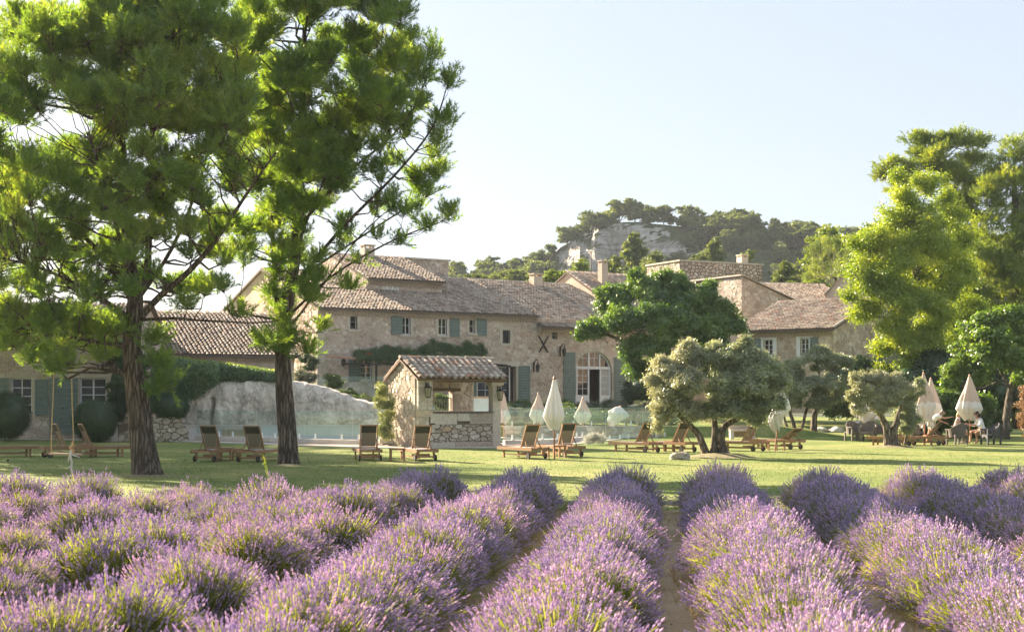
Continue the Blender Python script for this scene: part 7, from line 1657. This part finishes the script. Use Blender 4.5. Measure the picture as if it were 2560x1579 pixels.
def skinned(name, chains, parent, mat, sub=1):
    """chains: lists of (x,y,z,r); points that coincide are joined into one continuous surface"""
    vs_, idx, ed = [], {}, []
    for ch in chains:
        prev = None
        for x, y, z, r in ch:
            k = (round(x, 3), round(y, 3), round(z, 3))
            if k not in idx: idx[k] = len(vs_); vs_.append((x, y, z, r))
            if prev is not None and prev != idx[k]: ed.append((prev, idx[k]))
            prev = idx[k]
    me = bpy.data.meshes.new(name); me.from_pydata([v[:3] for v in vs_], ed, []); me.materials.append(mat)
    o = link(name, me, parent); md = o.modifiers.new('skin', 'SKIN'); md.use_smooth_shade = True
    sv = me.skin_vertices[0].data if len(me.skin_vertices) else None
    if sv is None: me.update()
    if sv is not None:
        for i, v in enumerate(vs_): sv[i].radius = (v[3], v[3]); sv[i].use_root = (i == 0)
    ss = o.modifiers.new('smooth', 'SUBSURF'); ss.levels = sub; ss.render_levels = sub; return o
def fingers(wrist, d, side, up_):
    w = Vector(wrist); d = Vector(d).normalized(); s = Vector(side).normalized(); n = Vector(up_).normalized(); palm = w+d*.05; out = [[(*w, .026), (*palm, .034), (*(w+d*.085), .03)]]; k = w+d*.085
    for i, (o, l) in enumerate(((-.03, .055), (-.01, .07), (.012, .072), (.032, .06))):
        a = k+s*o*.9+d*.012; out.append([(*k, .03), (*a, .012), (*(a+d*l*.55-n*.008), .009), (*(a+d*l*.95-n*.03), .0075)])
    a = palm-s*.035; out.append([(*palm, .034), (*(a+d*.01), .013), (*(a+d*.045-s*.012), .010)]); return out
def bodymesh(J, parent, name='body'):
    """J: joint positions of the pose"""
    p = lambda k, r: (*J[k], r)
    ch = [[p('hip', .13), p('waist', .115), p('chest', .135), p('neckb', .07), p('neck', .052), p('jaw', .068), p('head', .094), p('crownp', .07)],
          [p('chest', .135), p('shl', .062), p('ell', .044), p('wrl', .03)], [p('chest', .135), p('shr', .062), p('elr', .044), p('wrr', .03)],
          [p('hip', .13), p('hil', .088), p('knl', .058), p('anl', .036), p('tol', .032)], [p('hip', .13), p('hir', .088), p('knr', .058), p('anr', .036), p('tor', .032)]]
    n = Vector(J['nose']); ch.append([p('head', .094), (*(Vector(J['head'])+(n-Vector(J['head']))*.6), .03), (*n, .014)])
    for w, e, s in (('wrl', 'ell', 1), ('wrr', 'elr', -1)):
        d = (Vector(J[w])-Vector(J[e])).normalized(); sd = d.cross(Vector((0, 0, 1))); sd = sd if sd.length > .1 else Vector((1, 0, 0)); f = fingers(J[w], d, sd*s, sd.cross(d)); f[0][0] = (*J[w], .03); ch += f
    return skinned(name, ch, parent, SKIN, 2)
def mv(J, k, d): return tuple(Vector(J[k])+Vector(d))
def hairpiece(J, parent, mat, long=False):
    h = Vector(J['head']); c = Vector(J['crownp']); n = (Vector(J['nose'])-h).normalized(); up_ = (c-h).normalized()
    ch = [[(*(h-n*.03+up_*.0), .092), (*(h+up_*.055-n*.015), .085), (*(c+up_*.005-n*.01), .06)]]
    if long: ch.append([(*(h-n*.03+up_*.0), .092), (*(h-n*.07-up_*.10), .06), (*(h-n*.08-up_*.20), .045)])
    else: ch.append([(*(h-n*.03+up_*.0), .092), (*(h-n*.055-up_*.06), .05)])
    return skinned('hair', ch, parent, mat, 2)
def face_bits(J, parent):
    h = Vector(J['head']); n = (Vector(J['nose'])-h).normalized(); s = n.cross(Vector((0, 0, 1))).normalized(); up_ = s.cross(n)
    mb = MB()
    for q in (-1, 1): mb.lathe([(.004, -.004), (.011, 0), (.004, .004)], 6, tuple(h+n*.088+s*q*.033+up_*.012))
    mb.build('eye', HAIRD, parent); MB().bar(tuple(h+n*.083-up_*.045-s*.022), tuple(h+n*.083-up_*.045+s*.022), .008, .008).build('mouth', m_flat('lips', (.42, .14, .12), .6), parent)
    for q in (-1, 1): MB().lathe([(.008, -.03), (.018, -.01), (.018, .015), (.006, .03)], 6, tuple(h+s*q*.092-n*.005)).build('ear', SKIN, parent)
# man in a white shirt, sitting on the front of the chair, facing left, elbows towards the table
def seated(dx, lean=.12):
    J = dict(hip=(0, 0, .52), waist=(-.04*dx*-1*0, 0, .66), chest=(0, 0, .92), neckb=(0, 0, 1.06), neck=(0, 0, 1.11), jaw=(0, 0, 1.16), head=(0, 0, 1.23), crownp=(0, 0, 1.31)); o = {}
    for k, v in J.items(): t_ = (v[2]-.52); o[k] = (dx*lean*t_*1.6, 0, v[2])
    o['nose'] = (o['head'][0]+dx*.115, 0, 1.215); o['jaw'] = (o['jaw'][0]+dx*.02, 0, 1.16)
    for s, q in (('l', -1), ('r', 1)):
        o['hi'+s] = (dx*.02, q*.09, .50); o['kn'+s] = (dx*(.44+.04*q), q*.13, .50+.02*q); o['an'+s] = (dx*(.40+.10*q), q*.13, .09); o['to'+s] = (dx*(.56+.10*q), q*.13, .05)
        c = o['chest']; o['sh'+s] = (c[0], q*.18, .99); o['el'+s] = (c[0]+dx*.10, q*.24, .76); o['wr'+s] = (c[0]+dx*.33, q*.16, .79)
    return o
def dress(J, parent, shirt, bottom, skirt=False, sleeve=.5):
    p = lambda k, r: (*J[k], r); S = []
    S.append([p('hip', .150), p('waist', .138), p('chest', .152), p('neckb', .085)])
    for s in 'lr':
        e = Vector(J['sh'+s]).lerp(Vector(J['el'+s]), sleeve); S.append([p('chest', .152), p('sh'+s, .078), (*e, .062)])
        if sleeve >= .99: S[-1].append((*Vector(J['el'+s]).lerp(Vector(J['wr'+s]), .6), .05))
    skinned('shirt', S, parent, shirt, 2)
    B = []
    for s in 'lr':
        e = Vector(J['hi'+s]).lerp(Vector(J['kn'+s]), 1.05 if skirt else .8); B.append([p('hip', .158), p('hi'+s, .112), (*e, .125 if skirt else .088)])
    skinned('skirt' if skirt else 'shorts', B, parent, bottom, 2)
g = ground(2458, 1109); man = thing('person', 'dark haired man in a loose white shirt and shorts seated leaning towards the table', 'person', (g.x, g.y, 0), R(8), 'guests by the tables')
J = seated(-1, .26); bodymesh(J, man); dress(J, man, SHIRT, SHORTS, False, 1.0); hairpiece(J, man, HAIRD); face_bits(J, man)
g = ground(2394, 1106); wom = thing('person', 'fair haired woman in a pink flowered dress seated at the table', 'person', (g.x, g.y+.3, 0), R(-12), 'guests by the tables')
J = seated(1, .16); bodymesh(J, wom); dress(J, wom, FLOR, FLOR, True, .5); hairpiece(J, wom, HAIRB, True); face_bits(J, wom)
g = ground(2334, 1108); st = thing('person', 'standing person in white top and grey printed shorts bending forward, arm stretched out', 'person', (g.x, g.y+.35, 0), R(-6), 'guests by the tables')
J = dict(hip=(0, 0, .90), waist=(.09, 0, 1.0), chest=(.25, 0, 1.13), neckb=(.34, 0, 1.20), neck=(.385, 0, 1.225), jaw=(.43, 0, 1.235), head=(.48, 0, 1.28), crownp=(.52, 0, 1.35), nose=(.595, 0, 1.25), shl=(.26, -.19, 1.14), ell=(.50, -.24, 1.06), wrl=(.74, -.22, 1.10), shr=(.26, .19, 1.14), elr=(.42, .22, .94), wrr=(.62, .16, .86),
         hil=(0, -.1, .86), knl=(.03, -.12, .48), anl=(-.02, -.12, .08), tol=(.13, -.13, .04), hir=(0, .1, .86), knr=(-.05, .12, .48), anr=(-.16, .12, .08), tor=(-.02, .13, .04))
bodymesh(J, st); dress(J, st, SHIRT, GREYP, False, .6); hairpiece(J, st, m_flat('grey_hair', (.30, .26, .22), .7)); face_bits(J, st)

# ================================================================ small things by the pool
PL = m_leaf('feathery_white', [(0, (.45, .43, .38)), (1, (.74, .72, .66))], .3, (1, 1, .95), .02, 3)
p = ground(1492, 1112); wp = thing('feather_grass', 'white feathery ornamental grass in a round clump on the paving', 'plant', (p.x, p.y+.3, .02))
P, Dn = crown_pts([((0, 0, .28), (.48, .45, .26)), ((-.3, -.1, .15), (.25, .25, .15))], 420, 12, .45, 5, .3); P[:, 2] = np.maximum(P[:, 2], .01); foliage('plumes', t_needles(10, .06, .14, .008, 1.2, 5), P, Dn, PL, wp, .8, 1.5, 5)
p = ground(1500, 1109); ln = thing('glass_lantern', 'greenish glass storm lantern standing in front of the white feathery plant', 'lantern', (p.x, p.y-.1, .03))
f = MB().box(-.16, .16, -.16, .16, 0, .03).box(-.16, .16, -.16, .16, .34, .37)
for sx in (-1, 1):
    for sy in (-1, 1): f.box(sx*.15-.012, sx*.15+.012, sy*.15-.012, sy*.15+.012, .03, .34)
f.build('frame', m_flat('pale_wood_frame', (.42, .36, .25), .7), ln); MB().box(-.135, .135, -.135, .135, .031, .339).build('glass', m_flat('green_lantern_glass', (.22, .30, .10), .15, .2, 8), ln)
p = ground(1865, 1098); be = thing('stone_bench', 'low weathered bench beyond the paving end beside the round olive', 'bench', (p.x, p.y+1, 0))
MB().box(-.6, .6, -.2, .2, .36, .44).build('seat', STONE, be); MB().box(-.6, .6, .2, .26, .1, .62).build('backrest', STONE, be)
for sx in (-1, 1): MB().box(sx*.5-.08, sx*.5+.08, -.16, .16, 0, .36).build('leg', COPE, be)
p = at(1600, 0, 71.0)
for i, u in enumerate((1580, 1612)):
    p = at(u, 0, 70.9); armchair((p.x, p.y, .45), 10*i, ['pale wicker armchair beyond the glass right of the tilted parasol', 'second pale wicker armchair beyond the glass, further right'][i], TEAK if False else m_wicker('straw_wicker_%d' % i, (.45, .36, .22)))
